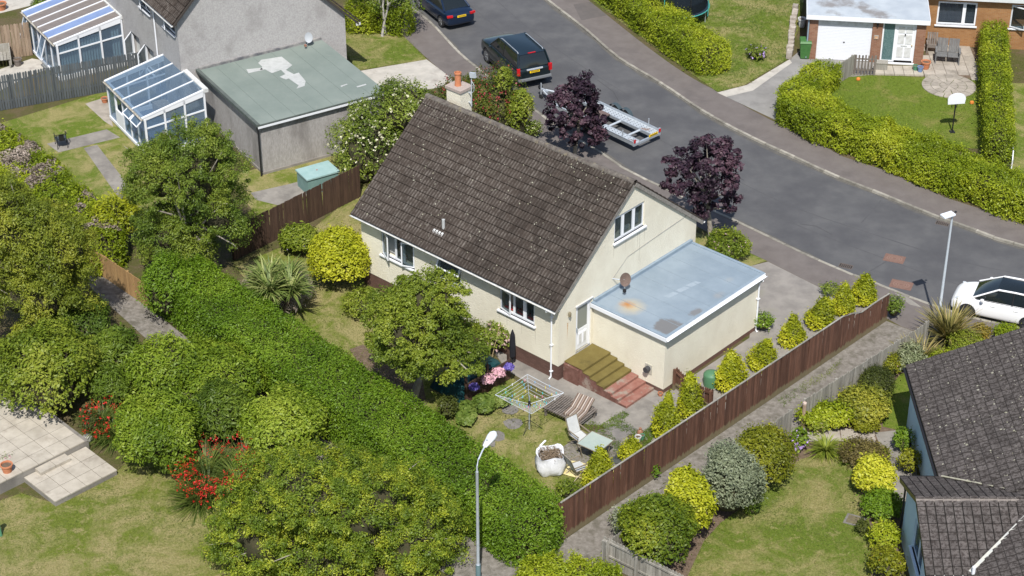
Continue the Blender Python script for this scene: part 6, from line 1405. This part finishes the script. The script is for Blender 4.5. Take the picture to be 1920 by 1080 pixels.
def tree(label, base, blobs, ncl, lpc, cr, size, lmat, bark, tr_=.14, name='tree', fork=.9, aspect=.55, flat=.75, limbs=16, extra=None, up=.6, multi=1, bare=0, tilt=.55, cw=.55, trunk_top=None, corek=.0, cdepth=.6, tclump=1.6):
    base = Vector(base); loc = (base.x, base.y, 0); t = thing(name, label, 'tree', loc); sd = random.uniform(0,9)
    blobs = [(c_, (r_[0]*.93, r_[1]*.93, r_[2]*.95)) for c_, r_ in blobs]
    C, N_ = blob_pts(blobs, ncl, cdepth, .16, 1.5, sd, -.6)
    cc = sum((Vector(c) for c, r in blobs), Vector())/len(blobs)
    stray = rng.uniform(0,1,len(C)) < .16; C = C + N_*(np.where(stray, rng.uniform(.15,.5,len(C))*min(r[0] for _, r in blobs)*.36, 0))[:,None]
    m = MB(); forks = []
    for q in range(multi):
        b0 = base + Vector((random.uniform(-.15,.15), random.uniform(-.15,.15), 0))*(multi > 1); tp = Vector((base.x*.35+cc.x*.65, base.y*.35+cc.y*.65, fork)) + Vector((random.uniform(-.3,.3), random.uniform(-.3,.3), 0))*(multi > 1)
        mid = (b0+tp)/2 + Vector((random.uniform(-.08,.08), random.uniform(-.08,.08), 0)); hi_ = cc + Vector((random.uniform(-.3,.3),random.uniform(-.3,.3),.25))
        m.tube([b0-Vector(loc), b0+Vector((0,0,.12))-Vector(loc), mid-Vector(loc), tp-Vector(loc), (tp+hi_)/2-Vector(loc), hi_-Vector(loc)], [tr_*1.35, tr_*1.05, tr_*.92, tr_*.8, tr_*.5, tr_*.2], 9); forks.append((tp, hi_))
    far = rng.permutation(len(C))[:limbs]
    for i in far:
        tp, hi_ = random.choice(forks); e = Vector(C[i]); s = tp.lerp(hi_, random.uniform(0,.7)); mid = s.lerp(e, .5) + Vector((0,0,-.12+random.uniform(0,.25))); out = e + (e-cc).normalized()*bare
        m.tube([s-Vector(loc), mid-Vector(loc), e-Vector(loc), out-Vector(loc)] if bare else [s-Vector(loc), mid-Vector(loc), e-Vector(loc)], [tr_*.42, tr_*.26, tr_*.12, tr_*.06] if bare else [tr_*.42, tr_*.26, tr_*.10], 6)
    m.obj('trunk', bark, t, smooth=True)
    if corek:
        for bb_ in blobs: core('inner_twigs', [bb_], t, TWIG, loc, corek, .15, 1.5, sd)
    rr = cr*rng.uniform(.55,1.35,len(C))*np.where(stray, .6, 1); P_ = np.repeat(C, lpc, 0); k = len(P_); off = unit(rng.normal(size=(k,3)))*(rng.uniform(0,1,k)**.45)[:,None]; off[:,2] *= flat
    P_ = P_ + off*np.repeat(rr, lpc)[:,None]; Nn = unit(off + np.repeat(N_, lpc, 0)*.5); ok = P_[:,2] > .15
    leaves('crown', P_[ok], Nn[ok], size, lmat, t, aspect, up, tilt, tclump, cw, loc=loc, seed=sd)
    for nm, mt, nf, fs, w_ in (extra or []):
        q = rng.permutation(len(P_))[:nf] if w_ is None else np.argsort(np.linalg.norm(P_-np.array(w_), axis=1)+rng.uniform(0,.9,len(P_)))[:nf]
        leaves(nm, P_[q]+Nn[q]*.05, Nn[q], fs, mt, t, .9, .3, .8, loc=loc)['kind'] = 'stuff'
    return t
def blades(label, bb_c, r, n, ln, wd, mat, name='plant', cat='plant', droop=.9, rise=.9, base_h=.1, heads=1, spread=.0, extra=None, trunk=None, group=None, tmat=None):
    """strap leaves bending out from one or several hearts"""
    c = Vector(bb_c); t = thing(name, label, cat, (c.x, c.y, 0), 0, group); V = []; F_ = []; T = []
    for h in range(heads):
        hc = np.array([random.uniform(-spread,spread), random.uniform(-spread,spread), base_h + (random.uniform(-.3,.3)*spread if heads > 1 else 0)])
        if trunk and h < trunk: MB().tube([(hc[0]*.2,hc[1]*.2,0),(hc[0]*.7,hc[1]*.7,hc[2]*.6),tuple(hc)], [.10,.08,.07], 8).obj('stem', tmat or BARK, t)
        for k in range(n):
            a = random.uniform(0,6.283); L = ln*random.uniform(.65,1.15); el = random.uniform(.15,1.25) if rise < 1 else random.uniform(.55,1.35)
            d = np.array([math.cos(a), math.sin(a), 0]); s = np.array([-math.sin(a), math.cos(a), 0]); p = hc.copy(); o = len(V); seg = 4; tt = random.random()
            for j in range(seg+1):
                f_ = j/seg; w_ = wd*(.55+.9*f_*(1-f_)*2)*(1-f_**3)+.004; V += [p - s*w_/2, p + s*w_/2]; e = el - droop*f_*f_*1.6; p = p + (d*math.cos(e)+np.array([0,0,1])*math.sin(e))*L/seg
            for j in range(seg): F_.append((o+2*j, o+2*j+1, o+2*j+3, o+2*j+2)); T.append(tt)
    V = np.array(V); V[:,2] = np.maximum(V[:,2], .02); put('leaves', mesh_np('leaves', V, np.array(F_), mat, np.array(T)), t)
    for nm, mt, nf, fs, rr, z0, z1 in (extra or []):
        aa = rng.uniform(0,6.283,nf); r_ = rr*np.sqrt(rng.uniform(.15,1,nf)); Pf = np.stack([r_*np.cos(aa), r_*np.sin(aa), rng.uniform(z0,z1,nf)], 1); Pf = np.repeat(Pf, 6, 0) + rng.normal(size=(nf*6,3))*fs*.6; leaves(nm, Pf, np.tile([0,0,1.], (len(Pf),1)), fs, mt, t, .6, .4, .8)['kind'] = 'stuff'
    return t

def free_blob(x0, y0, x1, y1, base, depth=.9):
    """crown hung above a known base: centre is put over the base's distance from the camera"""
    xc, yc = (x0+x1)/2, (y0+y1)/2; r = at(xc, yc, 0)-camv; p = camv + r*((base.y)/r.y); k = FPX/(p-camv).length; a = (x1-x0)/2/k; v = (y1-y0)/2/k; ad = a*depth
    return ((p.x, p.y, max(p.z, .4)), (a, ad, max(.35, math.sqrt(max(.05, v*v-(ad*.53)**2))/.848)))

# ---------------------------------------------------------------- hedges
hedge('long clipped green privet hedge between footpath and back lawn', [(330,563),(480,668),(640,780),(800,893),(930,984),(1005,1036)], 2.5, 1.85, L_HEDGE, 160000, .08, lump=.045, lf=2.4, tilt=.6, round_=.28, z=0, sprig=(4,.15))
shrub('dense green privet clump at head of the long hedge under rowan', (262,480,372,605), L_HEDGE, 9000, .085, name='shrub', lump=.16)
hedge('lime green hedge along far pavement in front of trampoline', [(1118,-30),(1192,30),(1275,92),(1338,135)], 2.0, 1.45, L_LIME, 60000, .085, lump=.10, lf=2.6, tilt=.7, cw=.45)
hedge('lime green hedge between far driveway and picket fence', [(1550,160),(1505,192),(1482,218)], 1.5, 1.25, L_LIME, 20000, .085, tilt=.7)
hedge('mixed lime and yellow hedge along far pavement below basketball lawn', [(1484,222),(1560,258),(1650,294),(1730,326),(1815,360)], 2.1, 1.45, L_LIME, 70000, .085, lump=.13, lf=2.2, tilt=.75, cw=.6,
      extra=[('yellow_shoots', L_GOLD, .5, lambda X: (X[:,0] > 16.6) & (X[:,0] < 19.0) & (nz(X, 1.3, 2.0) > .1))])
hedge('tall narrow lime hedge dividing the two far front gardens', pts=[at(1858,98), at(1862,190), at(1868,310)], px=None, w=1.2, h=1.75, mat=L_LIME, n=44000, size=.085, lump=.06, tilt=.7, round_=.25)
hedge('rough green hedge at far right beside pavement bend', [(1800,352),(1860,378),(1935,404),(1990,424)], 2.1, 1.45, L_LIME, 40000, .085, lump=.16, tilt=.75, bias=-.08)
hedge('yellow green conifer hedge with brown cut top at left edge', [(-90,270),(10,325),(80,380),(160,460),(190,505)], 2.3, 1.7, L_LIME, 60000, .10, lump=.12, tilt=.8, bias=-.12,
      extra=[('dead_cut_twigs', L_BROWN, 1.0, lambda X: (X[:,2] > 1.62) & (nz(X, 1.1, 1.0) > -.12))])
hedge('lime privet hedge piece at bottom centre by the lane', [(985,1110),(1060,1098),(1150,1120)], 1.3, 1.0, L_LIME, 15000, .085, tilt=.7, bias=-.05)
hedge('green hedge behind white barked tree near navy car', [(660,55),(700,52),(760,60)], 1.6, 1.5, L_LIME, 15000, .09, tilt=.7, bias=-.1)
# ---------------------------------------------------------------- trees
def bbt(*b, d=1.0): 
    return bbox_blob(*b, depth=d)
b = at(775,752); tree('leafy apple tree with yellow blossom patch beside cream house', b, [free_blob(672,525,880,700,b), free_blob(700,585,910,720,b), free_blob(730,508,870,620,b), free_blob(715,560,860,690,b,1.15)], 560, 130, .27, .085, L_APPLE, BARK_PALE, .17, limbs=22, fork=1.2, corek=.58, cdepth=.4,
    extra=[('blossom', F_YEL, 110, .09, at(700,565,2.2))])
b = at(1078,292); tree('dark purple maple tree in front of the trailer', b, [free_blob(1018,165,1140,270,b), free_blob(1065,200,1140,288,b), free_blob(1050,135,1120,220,b)], 170, 70, .25, .13, L_PURPLE, BARK_PALE, .10, limbs=20, fork=1.5, aspect=.75, cdepth=.55)
b = at(1333,452); tree('dark purple maple tree beside extension on front lawn', b, [free_blob(1235,268,1395,370,b), free_blob(1280,310,1392,418,b), free_blob(1290,255,1375,335,b)], 185, 70, .25, .13, L_PURPLE, BARK_PALE, .12, limbs=20, fork=1.5, aspect=.75, cdepth=.55)
b = at(345,520); tree('loose green rowan tree beside white conservatory', b, [free_blob(228,258,390,410,b), free_blob(285,228,455,410,b), free_blob(340,335,478,478,b), free_blob(245,370,420,515,b)], 800, 125, .33, .085, L_TREE, BARK_PALE, .16, limbs=44, fork=1.5, bare=.25, flat=.8, aspect=.42, corek=.52, cdepth=.42)
b = at(60,640); tree('broad olive green willow tree at left edge', b, [free_blob(-60,345,105,535,b), free_blob(0,375,160,550,b), free_blob(-30,465,180,625,b), free_blob(60,400,175,545,b)], 620, 140, .36, .09, L_OLIVE, BARK_PALE, .16, limbs=20, fork=1.2, multi=3, aspect=.42, corek=.6, cdepth=.4)
b = at(722,66); tree('slim white barked birch beside navy car', b, [free_blob(690,-60,790,25,b), free_blob(660,-80,740,10,b)], 140, 60, .35, .10, L_TREE, M('white_bark',(.45,.43,.40),(.30,.28,.26),6,.9), .07, multi=3, limbs=12, fork=1.8)
b = at(640,1040); tree('wide yellow green scrub tree with bare grey stems, bottom centre', b, [free_blob(385,890,620,1120,b), free_blob(440,838,700,1010,b), free_blob(560,850,800,1040,b), free_blob(640,900,872,1110,b), free_blob(480,960,760,1180,b)], 1200, 160, .32, .075, L_OSM, BARK_PALE, .10, limbs=60, fork=.7, multi=5, bare=.10, cw=.5, aspect=.45, corek=.64, cdepth=.42, tclump=4.0)
# ---------------------------------------------------------------- shrubs of the back garden
shrub('round golden yellow clipped shrub at corner of cream house', (580,430,692,543), L_GOLD, 14000, .11, lump=.05, aspect=.55, tilt=.6)
shrub('small green rhododendron between palm and brown fence', (525,420,596,482), L_RHODO, 3500, .12, flowers=[(F_LILAC, 14, .05, False)])
blades('spiky yellow green cordyline palm with dry skirt on lawn', at(517,600), .8, 130, 1.15, .085, LM('cordyline_leaf', (.10,.15,.03), (.19,.25,.06), (.40,.42,.15)), 'cordyline', 'palm', droop=.75, rise=.5, base_h=1.65, heads=8, spread=.95, trunk=6)
shrub('brown dry leaf skirt shrub below the cordyline', (445,505,588,592), L_BROWN, 6000, .30, aspect=.08, corek=.6, name='dry_skirt', cat='plant')
shrub('low green weeds at foot of cream wall behind apple tree', (640,545,720,600), L_RHODO, 2500, .10)
shrub('climbing pale pink rose against cream wall by plinth', (905,600,965,665), L_WHITEBUSH, 2500, .08, name='rose_bush', flowers=[(F_PALEPINK, 60, .09, False)])
for i, (x0,y0,x1,y1,l) in enumerate([(852,752,895,795,'leafy green hosta clump at the left of plank screen'),(885,738,930,775,'leafy green hosta clump below middle of plank screen'),(918,725,962,762,'leafy green hosta clump at right end of plank screen')]):
    shrub(l, (x0,y0,x1,y1), LM('hosta%d'%i, (.07,.125,.02), (.15,.215,.035), (.26,.31,.08)), 900, .15, name='hosta', aspect=.75, depth=1.7, lump=.08, sprig=None, up=.6, cat='plant', group='hostas under the screen')
shrub('small dark shrub beside apple tree trunk', (820,745,858,790), L_DARK, 1200, .08)
shrub('straggly weeds beside white rubble bag at hedge end', (1040,905,1085,935), L_RHODO, 700, .09, name='weeds', cat='plant')
def conifer(label, x0, y0, x1, y1):
    c, r = bbox_blob(x0, y0, x1, y1, .95); k = r[2]; t = thing('conifer', label, 'conifer', (c[0],c[1],0), 0, 'golden conifers along the brown fence')
    n = int(7000*max(.3, r[0]*r[2]/.5)); lean = rng.normal(size=2)*.06; bs = random.uniform(-.12,.12); pw = random.uniform(.85,1.2); u = rng.uniform(0,1,n); zz = u**.85*2*k; f = np.sin(np.clip(1-zz/(2*k),0,1)*math.pi*.5)**pw*np.where(zz < .25*k, .8+.2*zz/(.25*k), 1); a = rng.uniform(0,6.283,n)
    rad = r[0]*f*(1-.25*rng.uniform(0,1,n)**2)*(1+.07*np.sin(a*3+c[0]*9)); P_ = np.stack([rad*np.cos(a), rad*np.sin(a), zz+.03], 1); P_ *= (1+.11*nz(P_, 3.0, c[0]))[:,None]; P_[:,2] = np.maximum(P_[:,2], .03); P_[:,0] += zz*lean[0]; P_[:,1] += zz*lean[1]; N_ = unit(np.stack([np.cos(a), np.sin(a), np.full(n,.45)], 1))
    leaves('foliage', P_, N_, .085, L_CONIFER, t, .5, .5, .6, 3.0, .55, bs, sprig=(3,.12)); MB().lathe([(r[0]*.70,.03),(r[0]*.72,k*.4),(r[0]*.45,k*1.2),(.03,k*1.8)], (0,0,0), 10).obj('stems', TWIG, t)
for l, *bb in [('golden conifer beside garden chairs, nearest the lane corner',1092,838,1150,912),('low golden conifer right of glass table, tip above fence',1160,822,1212,862),('golden conifer left of gate, tallest of the front pair',1222,742,1278,818),('golden conifer close to the gate, right of the front pair',1275,706,1322,786),('golden conifer at near corner of the driveway',1342,656,1402,730),('golden conifer second along the driveway from gate',1402,638,1452,692),('golden conifer third along the driveway from gate',1462,596,1514,648),('golden conifer in driveway row, left of dip in fence',1510,556,1562,612),('narrow golden conifer at the dip in the fence',1562,536,1602,590),('golden conifer at the road end of brown fence',1598,512,1646,568)]: conifer(l, *bb)
shrub('yellow sprig growing through the brown fence above lane', (1441,682,1464,722), L_CONIFER, 350, .09, name='sprig', cat='plant', corek=0, lump=.05)
shrub('small dark weed at foot of brown fence on lane', (1222,876,1238,900), L_HEDGE, 160, .08, name='weed', cat='plant', corek=0)
shrub('tall weed with buds leaning by the lane corner', (1142,965,1172,992), L_TREE, 260, .08, name='weed', cat='plant', corek=0)
shrub('low green weeds at driveway edge beside road', (1538,535,1575,555), L_TREE, 600, .09, name='weeds', cat='plant', corek=0)
shrub('white flowered rose bush on the concrete driveway', (1415,590,1448,622), L_HEDGE, 900, .08, name='rose_bush', flowers=[(F_WHITE, 12, .06, False)])
shrub('green shrub with white flowers at fence end by pavement', (1660,558,1690,598), L_TREE, 900, .08, flowers=[(F_WHITE, 14, .05, False)])
shrub('green rose bush with pale pink blooms on front lawn', (1322,432,1406,488), L_RHODO, 4500, .10, name='rose_bush', flowers=[(F_PALEPINK, 22, .10, True)])
shrub('white blossomed bush between garage and cream house', (625,185,790,365), L_WHITEBUSH, 22000, .10, extra=[(690,150,820,260),(635,250,740,360)], flowers=[(F_WHITE, 430, .08, True)], lump=.16, base=at(715,330))
shrub('red flowered fuchsia bush behind chimney beside pavement', (795,140,960,300), L_FUCHSIA, 24000, .085, flowers=[(F_CRIM, 520, .06, True)], lump=.14, extra=[(860,125,992,290),(820,150,930,270)], base=at(895,248))
shrub('bright lime shrub at corner behind roof near estate car', (948,165,998,270), L_RHODO, 6000, .10, lump=.2, extra=[(928,128,960,185)], base=at(970,262), bias=.15)
shrub('small white flowered shrub behind roof ridge', (985,228,1018,262), L_WHITEBUSH, 900, .08, flowers=[(F_WHITE, 30, .06, False)])
# ---------------------------------------------------------------- left garden border
shrub('glossy yellow green rhododendron overhanging slab patio', (-10,612,182,785), L_RHODO, 24000, .12, lump=.14, extra=[(-40,640,90,760)])
shrub('bright green fern clump between rhododendron and laurel', (175,620,262,720), L_FERN, 5000, .22, name='fern', aspect=.22, cat='plant', up=.6)
shrub('broad glossy laurel hiding the footpath', (245,640,505,790), L_LAUREL, 30000, .13, aspect=.38, extra=[(240,628,380,760),(330,650,500,770)], lump=.13)
shrub('rounded dark green laurel bush standing at edge of left lawn', (216,735,380,888), L_LAUREL, 20000, .13, aspect=.38, bias=-.1, lump=.12)
shrub('bright laurel with pale shoots beside the long hedge', (448,735,614,868), L_LAUREL, 16000, .14, aspect=.36, bias=.1)
shrub('green ferny undergrowth between the laurels', (355,720,475,840), L_FERN, 9000, .16, name='fern', aspect=.25, cat='plant')
CRO = LM('crocosmia_leaf', (.05,.09,.015), (.10,.15,.025), (.20,.24,.05))
blades('red flowering crocosmia beside patio and dark laurel', at(206,815), .8, 260, 1.1, .03, CRO, 'crocosmia', 'plant', droop=.8, rise=.7, heads=4, spread=.55, extra=[('flowers', F_RED, 170, .06, 1.05, .45,1.2)])
blades('large red flowering crocosmia clump at lower lawn edge', at(412,920), 1.2, 420, 1.4, .03, CRO, 'crocosmia', 'plant', droop=.8, rise=.7, heads=7, spread=.95, extra=[('flowers', F_RED, 480, .06, 1.75, .5,1.45)])
shrub('dark green sedge bush behind the crocosmia', (150,770,190,820), L_DARK, 900, .08)
shrub('hydrangea with pink geranium heads in terracotta pot', (0,856,28,880), L_TREE, 200, .06, name='geranium', cat='plant', corek=0, flowers=[(F_PINK, 14, .06, False)])
shrub('yellow conifer mass below rowan tree beside tan fence', (170,370,260,470), L_GOLD, 5000, .11, bias=-.15, lump=.2)
shrub('dark green ivy mound between willow and footpath', (95,560,205,660), L_TREE, 6000, .10, bias=-.2)
shrub('green bush beneath the willow near footpath', (20,590,160,670), L_OLIVE, 6000, .11)
# ---------------------------------------------------------------- right garden
shrub('two toned euonymus, bright yellow beside lane fence', (1238,888,1335,1020), L_GOLD, 9000, .12, lump=.14, bias=.0)
shrub('green and gold euonymus bush above the scalloped fence', (1160,930,1310,1070), LM('euonymus_leaf', (.07,.12,.008), (.16,.215,.012), (.34,.36,.03)), 14000, .10, lump=.14, bias=-.05)
shrub('grey green variegated ivy on the corner of lane fence', (1150,950,1215,1020), L_GREY, 2500, .10)
shrub('grey green variegated pittosporum shrub on right lawn edge', (1312,833,1432,978), L_GREY, 13000, .09, lump=.14)
shrub('olive golden conifer mound behind the hydrangea', (1378,800,1487,918), L_OAKY, 11000, .09, lump=.10)
shrub('purple mophead hydrangea beside grey slab row', (1484,806,1514,848), L_LAUREL, 700, .12, name='hydrangea', flowers=[(F_LILAC, 30, .11, False)])
blades('lime green daylily clump in front of slab row', at(1547,852), .5, 260, .85, .03, LM('daylily_leaf', (.12,.17,.02), (.24,.29,.03), (.38,.42,.07)), 'daylily', 'plant', droop=1.0, rise=.7, heads=1)
shrub('yellow green clipped shrub in front of dark dome', (1578,728,1668,795), LM('aucuba_leaf', (.08,.10,.01), (.20,.22,.02), (.42,.40,.05)), 8000, .11, lump=.08, flowers=None)
shrub('dark olive clipped dome shrub beside lane fence', (1612,692,1676,744), L_DARK, 7000, .06, lump=.04)
shrub('leafy lime perennials along the lane fence', (1505,757,1600,806), L_LIME, 5000, .10, lump=.22, depth=1.5, flowers=[(F_PINK, 14, .05, False)])
shrub('mixed low heathers right of the slab row corner', (1600,780,1650,812), L_OAKY, 1600, .09)
shrub('bright yellow leaved shrub with orange tips in right bed', (1604,862,1678,932), L_GOLD, 6000, .12, lump=.12, bias=.08)
shrub('brown green heather mound above yellow shrub', (1575,825,1665,880), LM('heather_leaf', (.07,.06,.02), (.15,.12,.04), (.24,.20,.06)), 4500, .08)
shrub('dark green shrub below yellow shrub at path edge', (1615,920,1690,975), L_HEDGE, 4000, .09)
shrub('lime sedum patch in lower right bed', (1632,985,1685,1035), L_LIME, 2200, .10); shrub('mixed low flowers in bottom right bed', (1632,1030,1690,1090), L_OAKY, 2500, .10, flowers=[(F_YEL, 10, .05, False)])
shrub('small green weeds against shaded blue wall', (1676,808,1712,850), L_HEDGE, 1200, .08, name='weeds', cat='plant'); shrub('low green edging plant by side path', (1684,846,1725,890), L_OAKY, 1200, .08, name='plant', cat='plant')
PH = LM('phormium_leaf', (.12,.11,.035), (.27,.245,.07), (.48,.38,.15))
blades('large bronze striped phormium beside white car', at(1775,645), .9, 150, 1.7, .07, PH, 'phormium', 'plant', droop=.45, rise=1.2, heads=2, spread=.22)
blades('smaller bronze phormium against the grey lane fence', at(1718,690), .7, 90, 1.3, .06, PH, 'phormium', 'plant', droop=.5, rise=1.2, heads=2, spread=.25)
shrub('pale cream variegated shrub below the phormium', (1678,650,1735,702), LM('cream_leaf', (.18,.22,.10), (.36,.39,.22), (.55,.56,.36)), 2600, .12, aspect=.28)
shrub('green leafy mound between phormium and roof', (1775,625,1850,672), L_APPLE, 4500, .08, lump=.2); shrub('orange tipped spirea shrub at pavement corner', (1818,612,1856,642), LM('spirea_leaf', (.16,.13,.02), (.30,.24,.03), (.40,.22,.05)), 1800, .08)
shrub('yellow green ground cover behind phormium leaves', (1725,660,1800,700), L_LIME, 3500, .09, lump=.2); shrub('heathery shrub between cream shrub and dark dome', (1655,668,1690,705), L_OAKY, 1500, .08, flowers=[(F_PINK, 8, .04, False)])
shrub('lime shrub peeping over grey roof by white car', (1868,612,1915,640), L_LIME, 1500, .10)
shrub('light blue hydrangea on the far left lawn', (1402,85,1438,113), L_TREE, 900, .09, name='hydrangea', flowers=[(F_LILAC, 22, .09, False)])
shrub('leafy plants beside corner conservatory', (55,0,135,22), L_FERN, 1800, .12, name='plants', cat='plant')
for l_, *bb in [('ferny green undergrowth beside the crocosmia and patio',170,690,245,775),('low green ground cover under the laurels by lawn',300,830,370,895),('leafy green undergrowth between scrub tree and laurel',470,815,560,880)]:
    shrub(l_, tuple(bb), L_FERN, 4000, .13, name='undergrowth', cat='plant', aspect=.3)
for l_, mt_, *bb in [('small lime plant between slab row and lawn edge',L_LIME,1575,832,1612,858),('orange flecked low plant beside brown heather',L_OAKY,1640,842,1668,866),('low green plant under grey green pittosporum',L_TREE,1395,940,1425,965),('pink flowered low plant at hinge end of slab row',L_RHODO,1515,786,1555,812),('golden low plant against lane fence behind perennials',L_GOLD,1560,735,1592,760),('tiny green plant beside the drain cover in lawn',L_DARK,1605,985,1628,998)]:
    shrub(l_, tuple(bb), mt_, 900, .08, name='low_plant', cat='plant', depth=1.2, flowers=[(F_PINK,8,.045,False)] if 'pink' in l_ else None)
# hanging baskets on the plank screen
for u, fm, l in ((.28,F_BLUE,'blue flower basket at left end of plank screen'),(1.02,F_PINK,'pink petunia basket, lower of the two pink ones'),(1.62,F_PINK,'pink petunia basket, upper of the two pink ones'),(2.22,F_BLUE,'blue flower basket at right end of plank screen')):
    p = hl(9.62,-3.34) + (HX*math.cos(R(88))+HY*math.sin(R(88)))*u + (HX*math.sin(R(88))-HY*math.cos(R(88)))*.17
    t = thing('hanging_basket', l, 'flower basket', (p.x,p.y,.62), 0, 'baskets on the plank screen'); rr = .21 if fm is F_BLUE else .30
    MB().lathe([(.06,0),(.14,.06),(.18,.18)], (0,0,0), 10).obj('basket', W_OLD, t); d_ = unit(rng.normal(size=(420,3))); d_[:,2] = np.abs(d_[:,2])*.8; Pb = d_*rr*rng.uniform(.75,1.05,420)[:,None] + np.array([0,0,.16])
    leaves('flowers', Pb, d_, .075, fm, t, .85, .3, .5); leaves('foliage', Pb[:150]*.9, d_[:150], .07, L_TREE, t)
# ---------------------------------------------------------------- loose grass: longer blades on the lawns
def tufts(label, poly, n, hgt, mat):
    pts = np.array([at2(*p) for p in poly]); lo_, hi_ = pts.min(0), pts.max(0); q = rng.uniform(lo_, hi_, size=(n*3,2)); inside = np.zeros(len(q), bool); j = len(pts)-1
    for i in range(len(pts)):
        a, b2 = pts[i], pts[j]; c = ((a[1] > q[:,1]) != (b2[1] > q[:,1])) & (q[:,0] < (b2[0]-a[0])*(q[:,1]-a[1])/(b2[1]-a[1]+1e-9)+a[0]); inside ^= c; j = i
    q = q[inside][:n]; ed = []
    for i in range(len(pts)):
        a, b2 = pts[i-1], pts[i]; m_ = int(np.linalg.norm(b2-a)*45); tt = rng.uniform(0,1,m_)[:,None]; ed.append(a+(b2-a)*tt+rng.normal(size=(m_,2))*.07)
    q = np.concatenate([q]+ed); P3 = np.concatenate([q, np.full((len(q),1), hgt*.35)], 1); o = leaves('grass', P3, np.tile([0,0,1.], (len(q),1)), hgt, mat, None, .16, .2, 1.3, 1.0, .6); o['kind'] = 'stuff'; o['label'] = label; o['category'] = 'grass'
G1 = leaf_mat('grass_blade', (.08,.11,.018), (.15,.175,.03), (.28,.24,.09), trans=.2); G2 = leaf_mat('lush_grass_blade', (.06,.11,.012), (.12,.17,.02), (.20,.22,.045), trans=.2)
tufts('short dry grass of the left lawn', [(-60,960),(40,925),(105,945),(225,880),(250,850),(330,880),(420,950),(440,1000),(540,1110),(-60,1110)], 26000, .07, G1)
tufts('short grass of the right lawn', [(1285,1090),(1320,1015),(1352,980),(1420,930),(1447,905),(1500,862),(1545,850),(1592,855),(1607,900),(1625,960),(1635,1000),(1632,1090)], 22000, .07, G1)
tufts('patchy grass of the back lawn', [(560,450),(690,345),(700,520),(760,560),(950,700),(1075,800),(1160,835),(1140,870),(1050,985),(960,930),(800,800),(560,640)], 24000, .075, G1)
tufts('grass of the far lawn with hoop', [(1540,150),(1600,140),(1740,145),(1845,150),(1850,280),(1700,270),(1545,200)], 14000, .08, G2)
tufts('long grass of the far left lawn', [(1110,0),(1500,0),(1495,60),(1475,112),(1395,160),(1345,172),(1230,90)], 22000, .10, G2)
tufts('front lawn grass of the grey house', [(645,95),(650,30),(757,68),(800,112),(670,132)], 6000, .07, G1)
for i_, (pl_, l_) in enumerate([([(1122,800),(1168,772),(1180,778),(1140,808)],'green weeds in the path joint below the steps'),([(1165,790),(1205,815),(1230,835),(1220,842),(1180,812),(1150,800)],'green weeds along the slab edge near tubs'),([(1205,812),(1222,800),(1232,815),(1218,830)],'green weeds beside the tubs at the fence'),([(1095,800),(1110,790),(1180,845),(1165,850)],'green weeds between path and glass table')]):
    tufts(l_, pl_, 700, .10, leaf_mat('weed_blade%d'%i_, (.07,.13,.012), (.13,.20,.02), (.22,.28,.04)))
tufts('grass growing in the lane verge', [(1460,752),(1500,722),(1550,697),(1580,672),(1560,700),(1500,740),(1470,760)], 1500, .08, G2)
